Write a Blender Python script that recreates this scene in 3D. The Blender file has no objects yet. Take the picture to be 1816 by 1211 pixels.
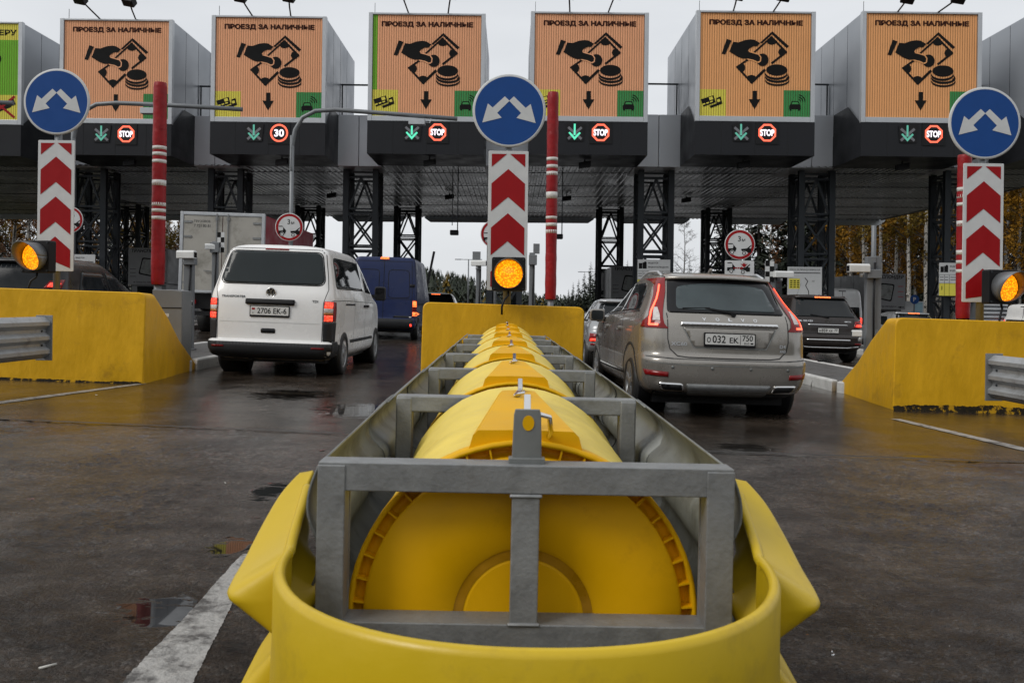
import bpy, bmesh, math, random
from mathutils import Vector, Matrix
from mathutils.bvhtree import BVHTree
from mathutils.geometry import delaunay_2d_cdt, tessellate_polygon

R = math.radians
random.seed(7)
SC = bpy.context.scene
COL = SC.collection

# ------------------------------------------------------------------ camera
F, CX, HY, ROLL, H = 1600.0, 908.0, 542.0, R(0.75), 1.16
cam = bpy.data.cameras.new('camera')
cam_ob = bpy.data.objects.new('camera', cam)
COL.objects.link(cam_ob)
cam.sensor_width = 36.0
cam.lens = 36.0 * F / 1816.0
cam.shift_y = (HY - 605.5) / 1816.0
cam.clip_start, cam.clip_end = 0.05, 3000
cam_ob.matrix_world = Matrix.Translation((0, 0, H)) @ Matrix.Rotation(R(90), 4, 'X') @ Matrix.Rotation(ROLL, 4, 'Z')
cam.dof.use_dof = True
cam.dof.focus_distance = 9.5
cam.dof.aperture_fstop = 12.0
SC.camera = cam_ob

# ------------------------------------------------------------------ world, sun, exposure
SUN_EL, SUN_AZ = R(42), R(238)
w = bpy.data.worlds.new('World')
SC.world = w
w.use_nodes = True
nt = w.node_tree
nt.nodes.clear()
sky = nt.nodes.new('ShaderNodeTexSky')
sky.sky_type = 'NISHITA'
sky.sun_disc = False
sky.sun_elevation = SUN_EL
sky.sun_rotation = SUN_AZ
sky.dust_density = 4.0
tc = nt.nodes.new('ShaderNodeTexCoord')
mp = nt.nodes.new('ShaderNodeMapping')
mp.inputs['Scale'].default_value = (1.2, 1.2, 4.0)
nz = nt.nodes.new('ShaderNodeTexNoise')
nz.inputs['Scale'].default_value = 1.6
nz.inputs['Detail'].default_value = 5
rp = nt.nodes.new('ShaderNodeValToRGB')
rp.color_ramp.elements[0].position = 0.3
rp.color_ramp.elements[0].color = (5.7, 5.9, 6.15, 1)
rp.color_ramp.elements[1].position = 0.75
rp.color_ramp.elements[1].color = (7.5, 7.65, 7.85, 1)
mx = nt.nodes.new('ShaderNodeMixRGB')
mx.inputs[0].default_value = 0.93
bg = nt.nodes.new('ShaderNodeBackground')
bg.inputs['Strength'].default_value = 0.1
wo = nt.nodes.new('ShaderNodeOutputWorld')
L = nt.links.new
L(tc.outputs['Generated'], mp.inputs['Vector'])
L(mp.outputs[0], nz.inputs['Vector'])
L(nz.outputs['Fac'], rp.inputs[0])
L(sky.outputs[0], mx.inputs[1])
L(rp.outputs[0], mx.inputs[2])
L(mx.outputs[0], bg.inputs['Color'])
L(bg.outputs[0], wo.inputs[0])

sl = bpy.data.lights.new('sun', 'SUN')
sl.energy = 1.2
sl.angle = R(25)
sl.color = (1.0, 0.97, 0.92)
so = bpy.data.objects.new('sun', sl)
COL.objects.link(so)
so.rotation_euler = Vector((math.sin(SUN_AZ) * math.cos(SUN_EL), math.cos(SUN_AZ) * math.cos(SUN_EL), math.sin(SUN_EL))).to_track_quat('Z', 'Y').to_euler()

SC.view_settings.view_transform = 'Standard'
SC.view_settings.look = 'None'
SC.view_settings.exposure = 0.3
SC.view_settings.gamma = 1.0
SC.render.engine = 'CYCLES'
SC.cycles.use_denoising = True
SC.cycles.max_bounces = 6
SC.cycles.caustics_reflective = False
SC.cycles.caustics_refractive = False

# ------------------------------------------------------------------ helpers: photo measurements to places
def P(px, py, d):
    u, v = px - CX, HY - py
    c, s = math.cos(ROLL), math.sin(ROLL)
    return Vector(((u * c - v * s) * d / F, d, H + (u * s + v * c) * d / F))

TILT = 0.02
def gz(x):                                  # the road falls gently to the right
    return -TILT * max(-14.0, min(14.0, x))

def G(px, py):                              # where a point of the photo meets the road
    a = P(px, py, 1.0); o = Vector((0, 0, H)); k = a - o
    t = H / (-TILT * k.x - k.z)
    q = o + k * t
    return Vector((q.x, q.y, gz(q.x)))

# ------------------------------------------------------------------ helpers: objects
def put(o, label=None, cat=None, group=None, kind=None):
    if label: o['label'] = label
    if cat: o['category'] = cat
    if group: o['group'] = group
    if kind: o['kind'] = kind
    return o

def thing(name, label, cat, loc=(0, 0, 0), rot=(0, 0, 0), group=None):
    o = bpy.data.objects.new(name, None)
    o.empty_display_size = 0.2
    COL.objects.link(o)
    o.location = loc
    o.rotation_euler = rot
    return put(o, label, cat, group)

def copy_tree(o, parent=None):
    c = o.copy()
    COL.objects.link(c)
    if parent: c.parent = parent
    for ch in list(o.children):
        copy_tree(ch, c)
    return c

def SF(x, y, z, yaw=0.0):                   # a frame for flat work facing the camera side: (a, b, out)
    return Matrix.Translation((x, y, z)) @ Matrix.Rotation(yaw, 4, 'Z') @ Matrix(((1, 0, 0, 0), (0, 0, -1, 0), (0, 1, 0, 0), (0, 0, 0, 1)))

def area3(p, f):
    a, b, c = (p[i] for i in f)
    return (b[0] - a[0]) * (c[1] - a[1]) - (c[0] - a[0]) * (b[1] - a[1])

class MB:
    def __init__(s):
        s.v, s.f, s.sm, s.mi, s.cur = [], [], [], [], 0
    def add(s, vs, fs, smooth=False, M=None):
        b = len(s.v)
        for p in vs:
            p = Vector(p)
            s.v.append(M @ p if M is not None else p)
        for f in fs:
            s.f.append([b + i for i in f]); s.sm.append(smooth); s.mi.append(s.cur)
        return s
    def box(s, x0, x1, y0, y1, z0, z1, M=None):
        return s.add([(x0, y0, z0), (x1, y0, z0), (x1, y1, z0), (x0, y1, z0), (x0, y0, z1), (x1, y0, z1), (x1, y1, z1), (x0, y1, z1)],
                     [(0, 3, 2, 1), (4, 5, 6, 7), (0, 1, 5, 4), (1, 2, 6, 5), (2, 3, 7, 6), (3, 0, 4, 7)], False, M)
    def bar(s, a, b, w, h, up=(0, 0, 1)):
        a, b = Vector(a), Vector(b)
        d = (b - a).normalized(); up = Vector(up)
        if abs(d.dot(up)) > 0.98: up = Vector((0, 1, 0))
        sx = d.cross(up).normalized() * w / 2; sz = sx.cross(d).normalized() * h / 2
        vs = [p + i * sx + j * sz for p in (a, b) for i, j in ((-1, -1), (1, -1), (1, 1), (-1, 1))]
        return s.add(vs, [(3, 2, 1, 0), (4, 5, 6, 7), (0, 1, 5, 4), (1, 2, 6, 5), (2, 3, 7, 6), (3, 0, 4, 7)])
    def tube(s, pts, r, n=10, caps=True, M=None):
        pts = [Vector(p) for p in pts]
        rs = r if isinstance(r, (list, tuple)) else [r] * len(pts)
        d0 = (pts[1] - pts[0]).normalized()
        ref = Vector((0, 0, 1)) if abs(d0.z) < 0.9 else Vector((1, 0, 0))
        vs = []
        for i, p in enumerate(pts):
            d = (pts[min(i + 1, len(pts) - 1)] - pts[max(i - 1, 0)]).normalized()
            a = (ref - d * ref.dot(d)).normalized(); b = d.cross(a); ref = a
            for k in range(n):
                t = 2 * math.pi * k / n
                vs.append(p + (a * math.cos(t) + b * math.sin(t)) * rs[i])
        fs = [(i * n + k, i * n + (k + 1) % n, (i + 1) * n + (k + 1) % n, (i + 1) * n + k) for i in range(len(pts) - 1) for k in range(n)]
        s.add(vs, fs, True, M)
        if caps:
            b = len(s.v) - len(vs)
            s.f.append([b + k for k in range(n)][::-1]); s.sm.append(False); s.mi.append(s.cur)
            e = b + (len(pts) - 1) * n
            s.f.append([e + k for k in range(n)]); s.sm.append(False); s.mi.append(s.cur)
        return s
    def prism(s, pts, M, t0, t1):           # a flat outline given thickness
        n = len(pts)
        if sum(pts[i][0] * pts[(i + 1) % n][1] - pts[(i + 1) % n][0] * pts[i][1] for i in range(n)) < 0:
            pts = pts[::-1]
        vs = [(x, y, t0) for x, y in pts] + [(x, y, t1) for x, y in pts]
        fs = [tuple(range(n))[::-1], tuple(range(n, 2 * n))] + [(i, (i + 1) % n, n + (i + 1) % n, n + i) for i in range(n)]
        return s.add(vs, fs, False, M)
    def flat(s, pts, M, t):
        n = len(pts)
        if sum(pts[i][0] * pts[(i + 1) % n][1] - pts[(i + 1) % n][0] * pts[i][1] for i in range(n)) < 0:
            pts = pts[::-1]
        if n > 4:
            fs = [f if area3(pts, f) > 0 else f[::-1] for f in map(tuple, tessellate_polygon([[Vector((x, y, 0)) for x, y in pts]]))]
        else: fs = [tuple(range(n))]
        return s.add([(x, y, t) for x, y in pts], fs, False, M)
    def revolve(s, prof, M, n=32, arc=2 * math.pi, smooth=True):
        m = len(prof); full = abs(arc - 2 * math.pi) < 1e-6
        k_n = n if full else n + 1
        vs = [(r * math.cos(arc * k / n), r * math.sin(arc * k / n), z) for k in range(k_n) for r, z in prof]
        fs = []
        for k in range(n):
            k2 = (k + 1) % k_n
            for i in range(m - 1):
                fs.append((k * m + i, k2 * m + i, k2 * m + i + 1, k * m + i + 1))
        return s.add(vs, fs, smooth, M)
    def ring(s, r0, r1, M, t0, t1, n=40):
        return s.revolve([(r0, t0), (r1, t0), (r1, t1), (r0, t1), (r0, t0)], M, n, smooth=False)
    def disc(s, r, M, t, n=40, cx=0, cy=0, ry=None):
        ry = ry or r
        return s.flat([(cx + r * math.cos(2 * math.pi * k / n), cy + ry * math.sin(2 * math.pi * k / n)) for k in range(n)], M, t)
    def grid(s, rows, smooth=True, closed=False):
        m = len(rows[0]); vs = [p for r_ in rows for p in r_]
        fs = []
        for i in range(len(rows) - 1):
            for j in range(m if closed else m - 1):
                j2 = (j + 1) % m
                fs.append((i * m + j, i * m + j2, (i + 1) * m + j2, (i + 1) * m + j))
        return s.add(vs, fs, smooth)
    def text(s, body, M, cx, cy, width=None, height=None, t=0.004, bold=0.0, shear=0.0, align=0):
        vs, fs, (x0, x1, y0, y1) = text_geo(body, bold)
        sx = sy = None
        if height: sy = height / (y1 - y0)
        if width: sx = width / (x1 - x0)
        sx = sx or sy; sy = sy or sx
        ox = (x0 + x1) / 2 if align == 0 else (x0 if align < 0 else x1)
        out = [(cx + (x - ox) * sx + shear * (y - y0) * sy, cy + (y - (y0 + y1) / 2) * sy, t) for x, y in vs]
        return s.add(out, fs, False, M)
    def build(s, name, mats, parent=None, bevel=0.0, weld=False, solid=0.0, loc=None, rot=None, segs=2, recalc=True):
        me = bpy.data.meshes.new(name)
        me.from_pydata([tuple(p) for p in s.v], [], s.f)
        mats = mats if isinstance(mats, (list, tuple)) else [mats]
        for m in mats: me.materials.append(m)
        for p, sm, mi in zip(me.polygons, s.sm, s.mi):
            p.use_smooth = sm; p.material_index = mi
        if weld or recalc:
            b = bmesh.new(); b.from_mesh(me)
            if weld: bmesh.ops.remove_doubles(b, verts=b.verts, dist=1e-5)
            if recalc: bmesh.ops.recalc_face_normals(b, faces=b.faces)
            b.to_mesh(me); b.free()
        me.update()
        o = bpy.data.objects.new(name, me)
        COL.objects.link(o)
        if parent: o.parent = parent
        if loc is not None: o.location = loc
        if rot is not None: o.rotation_euler = rot
        if solid:
            q = o.modifiers.new('thickness', 'SOLIDIFY'); q.thickness = solid; q.offset = 0
        if bevel:
            q = o.modifiers.new('bevel', 'BEVEL'); q.width = bevel; q.segments = segs; q.limit_method = 'ANGLE'; q.angle_limit = R(40)
        return o

_tc = {}
def text_geo(body, bold=0.0):
    k = (body, bold)
    if k not in _tc:
        cu = bpy.data.curves.new('t', 'FONT'); cu.body = body; cu.offset = bold; cu.resolution_u = 4
        ob = bpy.data.objects.new('t', cu)
        me = ob.to_mesh()
        vs = [(v.co.x, v.co.y) for v in me.vertices]; fs = [tuple(p.vertices) for p in me.polygons]
        ob.to_mesh_clear(); bpy.data.objects.remove(ob); bpy.data.curves.remove(cu)
        xs = [a for a, b in vs]; ys = [b for a, b in vs]
        _tc[k] = (vs, fs, (min(xs), max(xs), min(ys), max(ys)))
    return _tc[k]

def rpoly(pts, r, n=5):                     # an outline with rounded corners
    out = []; N = len(pts)
    for i in range(N):
        a, b, c = Vector(pts[i - 1]), Vector(pts[i]), Vector(pts[(i + 1) % N])
        rr = r[i] if isinstance(r, (list, tuple)) else r
        da, dc = (a - b), (c - b)
        k = min(rr, da.length * 0.48, dc.length * 0.48)
        p0, p1 = b + da.normalized() * k, b + dc.normalized() * k
        for j in range(n + 1):
            t = j / n
            q = p0 * (1 - t) ** 2 + b * 2 * t * (1 - t) + p1 * t * t
            out.append((q.x, q.y))
    return out

def stroke(a, b, w):                        # a thick line as an outline
    a, b = Vector(a), Vector(b); d = (b - a).normalized(); n = Vector((-d.y, d.x)) * w / 2
    return [tuple(a + n), tuple(b + n), tuple(b - n), tuple(a - n)]

def arc(cx, cy, r0, r1, a0, a1, n=14):
    o = [(cx + r1 * math.cos(a0 + (a1 - a0) * k / n), cy + r1 * math.sin(a0 + (a1 - a0) * k / n)) for k in range(n + 1)]
    i = [(cx + r0 * math.cos(a0 + (a1 - a0) * k / n), cy + r0 * math.sin(a0 + (a1 - a0) * k / n)) for k in range(n + 1)]
    return o + i[::-1]

# ------------------------------------------------------------------ materials
def mk(name, col, rough=0.5, metal=0.0, var=0.12, vs=3.0, bump=0.0, bs=60.0, rvar=0.12, coat=0.0, stretch=None, spec=None, dirt=None, ds=2.0, dlo=0.5, dhi=0.65, bd=0.02):
    m = bpy.data.materials.new(name)
    m.use_nodes = True
    t = m.node_tree; N = t.nodes.new; K = t.links.new
    b = t.nodes['Principled BSDF']
    b.inputs['Metallic'].default_value = metal
    if coat: b.inputs['Coat Weight'].default_value = coat; b.inputs['Coat Roughness'].default_value = 0.04
    if spec is not None: b.inputs['Specular IOR Level'].default_value = spec
    c = N('ShaderNodeTexCoord')
    src = c.outputs['Object']
    if stretch:
        q = N('ShaderNodeMapping'); q.inputs['Scale'].default_value = stretch; K(src, q.inputs[0]); src = q.outputs[0]
    n1 = N('ShaderNodeTexNoise'); n1.inputs['Scale'].default_value = vs; n1.inputs['Detail'].default_value = 6; n1.inputs['Roughness'].default_value = 0.62
    K(src, n1.inputs['Vector'])
    r = N('ShaderNodeMapRange'); r.inputs['From Min'].default_value = 0.3; r.inputs['From Max'].default_value = 0.7
    r.inputs['To Min'].default_value = 1 - var; r.inputs['To Max'].default_value = 1 + var
    K(n1.outputs['Fac'], r.inputs['Value'])
    mul = N('ShaderNodeVectorMath'); mul.operation = 'SCALE'; mul.inputs[0].default_value = col[:3]
    K(r.outputs[0], mul.inputs['Scale'])
    out = mul.outputs[0]
    if dirt:
        n3 = N('ShaderNodeTexNoise'); n3.inputs['Scale'].default_value = ds; n3.inputs['Detail'].default_value = 8; n3.inputs['Roughness'].default_value = 0.7
        K(c.outputs['Object'], n3.inputs['Vector'])
        rr = N('ShaderNodeMapRange'); rr.inputs['From Min'].default_value = dlo; rr.inputs['From Max'].default_value = dhi
        K(n3.outputs['Fac'], rr.inputs['Value'])
        mm = N('ShaderNodeMixRGB'); mm.inputs[2].default_value = (*dirt[:3], 1)
        K(rr.outputs[0], mm.inputs[0]); K(out, mm.inputs[1]); out = mm.outputs[0]
    K(out, b.inputs['Base Color'])
    r2 = N('ShaderNodeMapRange'); r2.inputs['From Min'].default_value = 0.3; r2.inputs['From Max'].default_value = 0.7
    r2.inputs['To Min'].default_value = max(0.02, rough - rvar); r2.inputs['To Max'].default_value = min(1, rough + rvar)
    K(n1.outputs['Fac'], r2.inputs['Value']); K(r2.outputs[0], b.inputs['Roughness'])
    if bump:
        n2 = N('ShaderNodeTexNoise'); n2.inputs['Scale'].default_value = bs; n2.inputs['Detail'].default_value = 5
        K(src, n2.inputs['Vector'])
        bp = N('ShaderNodeBump'); bp.inputs['Strength'].default_value = bump; bp.inputs['Distance'].default_value = bd
        K(n2.outputs['Fac'], bp.inputs['Height']); K(bp.outputs[0], b.inputs['Normal'])
    return m

def glow(name, col, strength, base=(0.05, 0.05, 0.05), cells=0.0, lo=0.35):
    m = bpy.data.materials.new(name); m.use_nodes = True
    t = m.node_tree; b = t.nodes['Principled BSDF']
    b.inputs['Base Color'].default_value = (*base, 1)
    b.inputs['Roughness'].default_value = 0.25
    b.inputs['Emission Color'].default_value = (*col, 1)
    b.inputs['Emission Strength'].default_value = strength
    if cells:
        c = t.nodes.new('ShaderNodeTexCoord'); v = t.nodes.new('ShaderNodeTexVoronoi'); v.inputs['Scale'].default_value = cells
        r = t.nodes.new('ShaderNodeMapRange'); r.inputs['From Min'].default_value = 0.0; r.inputs['From Max'].default_value = 0.6
        r.inputs['To Min'].default_value = strength * 1.5; r.inputs['To Max'].default_value = strength * lo
        t.links.new(c.outputs['Object'], v.inputs['Vector']); t.links.new(v.outputs['Distance'], r.inputs['Value'])
        t.links.new(r.outputs[0], b.inputs['Emission Strength'])
    return m

M = {}
M['plastic'] = mk('yellow_plastic', (0.56, 0.385, 0.008), 0.40, var=0.06, vs=3, bump=0.05, bs=25, dirt=(0.36, 0.24, 0.02), ds=4.5, dlo=0.55, dhi=0.8, spec=0.45)
M['cloth'] = mk('yellow_tarpaulin', (0.76, 0.58, 0.11), 0.5, var=0.07, vs=4, bump=0.45, bs=3.5, bd=0.05, spec=0.35, dirt=(0.60, 0.42, 0.07), ds=7, dlo=0.58, dhi=0.75)
M['endcap'] = mk('deep_yellow_plastic', (0.74, 0.395, 0.0), 0.5, var=0.07, vs=4, spec=0.22, dirt=(0.55, 0.27, 0.004), ds=5, dlo=0.56, dhi=0.8)
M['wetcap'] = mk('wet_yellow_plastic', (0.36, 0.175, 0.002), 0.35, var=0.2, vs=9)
M['yelpaint'] = mk('yellow_painted_concrete', (0.66, 0.36, 0.008), 0.5, var=0.14, vs=2.2, bump=0.35, bs=11, dirt=(0.36, 0.19, 0.016), ds=2.6, dlo=0.56, dhi=0.80, spec=0.3, stretch=(1.6, 1.6, 0.7))
M['grime'] = mk('road_grime', (0.016, 0.013, 0.008), 0.8, var=0.5, vs=9, bump=0.6, bs=30, dirt=(0.36, 0.20, 0.01), ds=8, dlo=0.53, dhi=0.58, spec=0.1)
M['galv'] = mk('galvanised_steel', (0.235, 0.243, 0.245), 0.5, 0.35, var=0.22, vs=14, bump=0.1, bs=80, dirt=(0.15, 0.145, 0.135), ds=7, dlo=0.52, dhi=0.75, spec=0.35)
M['panel'] = mk('silver_panel', (0.60, 0.62, 0.65), 0.4, 0.2, var=0.04, vs=0.8)
M['rail'] = mk('galvanised_rail', (0.36, 0.375, 0.385), 0.45, 0.35, var=0.12, vs=10, dirt=(0.24, 0.24, 0.235), ds=5, spec=0.4)
M['galvdark'] = mk('weathered_steel_panel', (0.20, 0.21, 0.205), 0.5, 0.3, var=0.18, vs=6, dirt=(0.11, 0.11, 0.10), ds=4, spec=0.3)
M['chrome'] = mk('chrome', (0.72, 0.72, 0.72), 0.12, 1.0, var=0.03, rvar=0.04)
M['clad'] = mk('grey_cladding', (0.30, 0.32, 0.35), 0.38, 0.25, var=0.05, vs=0.6)
M['alu'] = mk('aluminium_frame', (0.46, 0.48, 0.50), 0.4, 0.4, var=0.06)
M['fascia'] = mk('charcoal_fascia', (0.014, 0.015, 0.018), 0.45, 0.0, var=0.1, vs=1, spec=0.22)
M['soffit'] = mk('soffit_sheet', (0.21, 0.22, 0.23), 0.28, 0.3, var=0.2, vs=0.5, dirt=(0.07, 0.072, 0.076), ds=0.35, dlo=0.5, dhi=0.8)
M['steel'] = mk('painted_dark_steel', (0.030, 0.035, 0.040), 0.5, 0.0, var=0.15, spec=0.25)
M['pole'] = mk('grey_pole', (0.17, 0.18, 0.19), 0.5, 0.4, var=0.12)
M['orange'] = mk('orange_sign_face', (0.80, 0.39, 0.21), 0.6, var=0.04, vs=2, spec=0.2)
M['orange2'] = mk('amber_sign_face', (0.80, 0.385, 0.158), 0.6, var=0.04, vs=2, spec=0.2)
M['gap'] = mk('slat_gap', (0.34, 0.14, 0.065), 0.8, var=0.1, spec=0.1)
M['sgreen'] = mk('sign_green', (0.05, 0.25, 0.075), 0.6, var=0.05, spec=0.2)
M['slime'] = mk('sign_leaf_green', (0.16, 0.42, 0.03), 0.6, var=0.05, spec=0.2)
M['syellow'] = mk('sign_yellow', (0.70, 0.62, 0.09), 0.6, var=0.05, spec=0.2)
M['ink'] = mk('black_ink', (0.009, 0.009, 0.009), 0.7, var=0.1, spec=0.12)
M['brownink'] = mk('brown_ink', (0.040, 0.012, 0.008), 0.7, var=0.1, spec=0.12)
M['black'] = mk('matt_black', (0.008, 0.008, 0.009), 0.5, var=0.2, spec=0.25)
M['blackglass'] = mk('black_car_glass', (0.010, 0.012, 0.014), 0.12, var=0.2, spec=0.12)
M['gloss'] = mk('gloss_black', (0.005, 0.005, 0.006), 0.12, var=0.1, rvar=0.05, spec=0.3)
M['rubber'] = mk('tyre_rubber', (0.014, 0.014, 0.014), 0.62, var=0.2)
M['trim'] = mk('black_plastic_trim', (0.017, 0.018, 0.020), 0.55, var=0.15, vs=6, spec=0.3)
M['blue'] = mk('sign_blue', (0.010, 0.060, 0.235), 0.4, var=0.05, vs=4, spec=0.2)
M['white'] = mk('sign_white', (0.56, 0.57, 0.57), 0.4, var=0.05, vs=8, spec=0.3)
M['red'] = mk('sign_red', (0.29, 0.006, 0.009), 0.45, var=0.06, vs=6, spec=0.2)
M['redpad'] = mk('red_padding', (0.25, 0.006, 0.009), 0.42, var=0.25, vs=7, bump=0.7, bs=9, spec=0.3)
M['whiteband'] = mk('reflective_band', (0.55, 0.54, 0.52), 0.45, var=0.15, vs=20, bump=0.3, bs=20)
M['vanwhite'] = mk('white_car_paint', (0.76, 0.76, 0.75), 0.3, var=0.03, vs=2, coat=0.4, dirt=(0.55, 0.53, 0.49), ds=1.6, dlo=0.58, dhi=0.9)
M['beige'] = mk('metallic_beige_paint', (0.29, 0.272, 0.245), 0.27, 0.5, var=0.04, vs=2, coat=0.6)
M['bluepaint'] = mk('dark_blue_paint', (0.008, 0.018, 0.075), 0.35, var=0.08, coat=0.1, dirt=(0.028, 0.029, 0.045), ds=1.2, dlo=0.55, dhi=0.9, spec=0.35)
M['brownpaint'] = mk('dark_brown_paint', (0.022, 0.017, 0.015), 0.3, 0.0, var=0.05, coat=0.2, spec=0.35)
M['blackpaint'] = mk('black_paint', (0.006, 0.006, 0.007), 0.3, var=0.05, coat=0.15, spec=0.3)
M['silver'] = mk('silver_paint', (0.33, 0.34, 0.35), 0.3, 0.4, var=0.04, coat=0.6)
M['cream'] = mk('truck_door_panel', (0.36, 0.345, 0.31), 0.45, 0.1, var=0.08, vs=1.2, dirt=(0.22, 0.21, 0.18), ds=1.0)
M['truckred'] = mk('truck_red_panel', (0.25, 0.015, 0.03), 0.4, var=0.08)
M['glass'] = mk('dark_window_glass', (0.006, 0.008, 0.009), 0.03, var=0.1, rvar=0.01, spec=0.4)
M['glassgrey'] = mk('tinted_rear_glass', (0.022, 0.028, 0.030), 0.10, var=0.12, vs=1.5, rvar=0.03, spec=0.22)
M['glassteal'] = mk('rear_glass_teal', (0.050, 0.064, 0.068), 0.08, var=0.25, vs=1.3, rvar=0.03, spec=0.3)
M['lampred'] = mk('red_lamp_lens', (0.20, 0.005, 0.006), 0.15, var=0.1, rvar=0.05, spec=0.4)
M['lampclear'] = mk('clear_lamp_lens', (0.55, 0.52, 0.50), 0.2, var=0.2, vs=30)
M['lampamber'] = mk('amber_lamp_lens', (0.45, 0.16, 0.03), 0.2, var=0.1)
M['litred'] = glow('lit_red_lamp', (1.0, 0.055, 0.025), 2.6, (0.4, 0.02, 0.02), 38, 0.3)
M['litorange'] = glow('lit_orange_lamp', (1.0, 0.17, 0.04), 2.8, (0.4, 0.1, 0.02), 34, 0.4)
M['ledred'] = glow('led_strip', (1.0, 0.085, 0.035), 3.4)
M['amber'] = glow('amber_flash', (1.0, 0.27, 0.004), 1.9, (0.4, 0.15, 0.01), 42, 0.42)
M['stopring'] = glow('stop_ring_led', (1.0, 0.11, 0.05), 1.5)
M['stoptext'] = glow('stop_text_led', (1.0, 0.90, 1.0), 1.35)
M['greenled'] = glow('green_led', (0.07, 0.62, 0.38), 1.2)
M['greendim'] = glow('green_led_dim', (0.09, 0.50, 0.36), 0.62)
M['xgrey'] = mk('unlit_cross', (0.16, 0.165, 0.18), 0.5)
M['plate'] = mk('number_plate', (0.60, 0.60, 0.58), 0.4, var=0.06, vs=10)
M['rim'] = mk('wheel_rim', (0.30, 0.31, 0.32), 0.35, 0.7, var=0.2, vs=8)
M['camwhite'] = mk('camera_housing', (0.62, 0.63, 0.62), 0.4, var=0.08)
M['cabinet'] = mk('grey_cabinet', (0.16, 0.17, 0.18), 0.45, 0.1, var=0.08)
M['booth'] = mk('booth_panel', (0.15, 0.155, 0.16), 0.45, 0.2, var=0.1)
M['banner'] = mk('grey_banner', (0.21, 0.215, 0.22), 0.5, var=0.1)
M['pink'] = mk('banner_red', (0.30, 0.06, 0.07), 0.5)
M['paving'] = mk('island_paving', (0.085, 0.085, 0.083), 0.5, var=0.25, vs=8, bump=0.5, bs=50, dirt=(0.045, 0.043, 0.04), ds=2)
M['kerb'] = mk('white_kerb_paint', (0.52, 0.52, 0.50), 0.5, var=0.15, vs=6, bump=0.4, bs=20, dirt=(0.07, 0.065, 0.055), ds=5, dlo=0.60, dhi=0.70)
M['verge'] = mk('verge_grass', (0.05, 0.05, 0.022), 0.9, var=0.4, vs=0.3)
M['bark'] = mk('birch_bark', (0.36, 0.34, 0.31), 0.8, var=0.2, vs=5, dirt=(0.03, 0.028, 0.025), ds=6, dlo=0.52, dhi=0.56)
M['darkbark'] = mk('dark_bark', (0.035, 0.027, 0.02), 0.85, var=0.3)
M['greybark'] = mk('pale_grey_bark', (0.16, 0.155, 0.15), 0.8, var=0.3)
M['gold'] = mk('golden_leaves', (0.20, 0.098, 0.008), 0.7, var=0.5, vs=1.2, spec=0.15)
M['olive'] = mk('olive_leaves', (0.12, 0.078, 0.010), 0.7, var=0.5, vs=1.2, spec=0.15)
M['needle'] = mk('conifer_needles', (0.018, 0.026, 0.014), 0.8, var=0.5, vs=0.6)
M['rust'] = mk('rust_twigs', (0.11, 0.045, 0.012), 0.8, var=0.5, vs=1)
M['hill'] = mk('far_ground', (0.03, 0.033, 0.022), 0.9, var=0.3, vs=0.02)
M['leaf'] = mk('wet_leaf', (0.13, 0.018, 0.008), 0.4)
M['paper'] = mk('paper_scrap', (0.55, 0.54, 0.5), 0.6)
M['posterblue'] = mk('poster_sky', (0.30, 0.47, 0.55), 0.4, var=0.3, vs=2)

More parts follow.
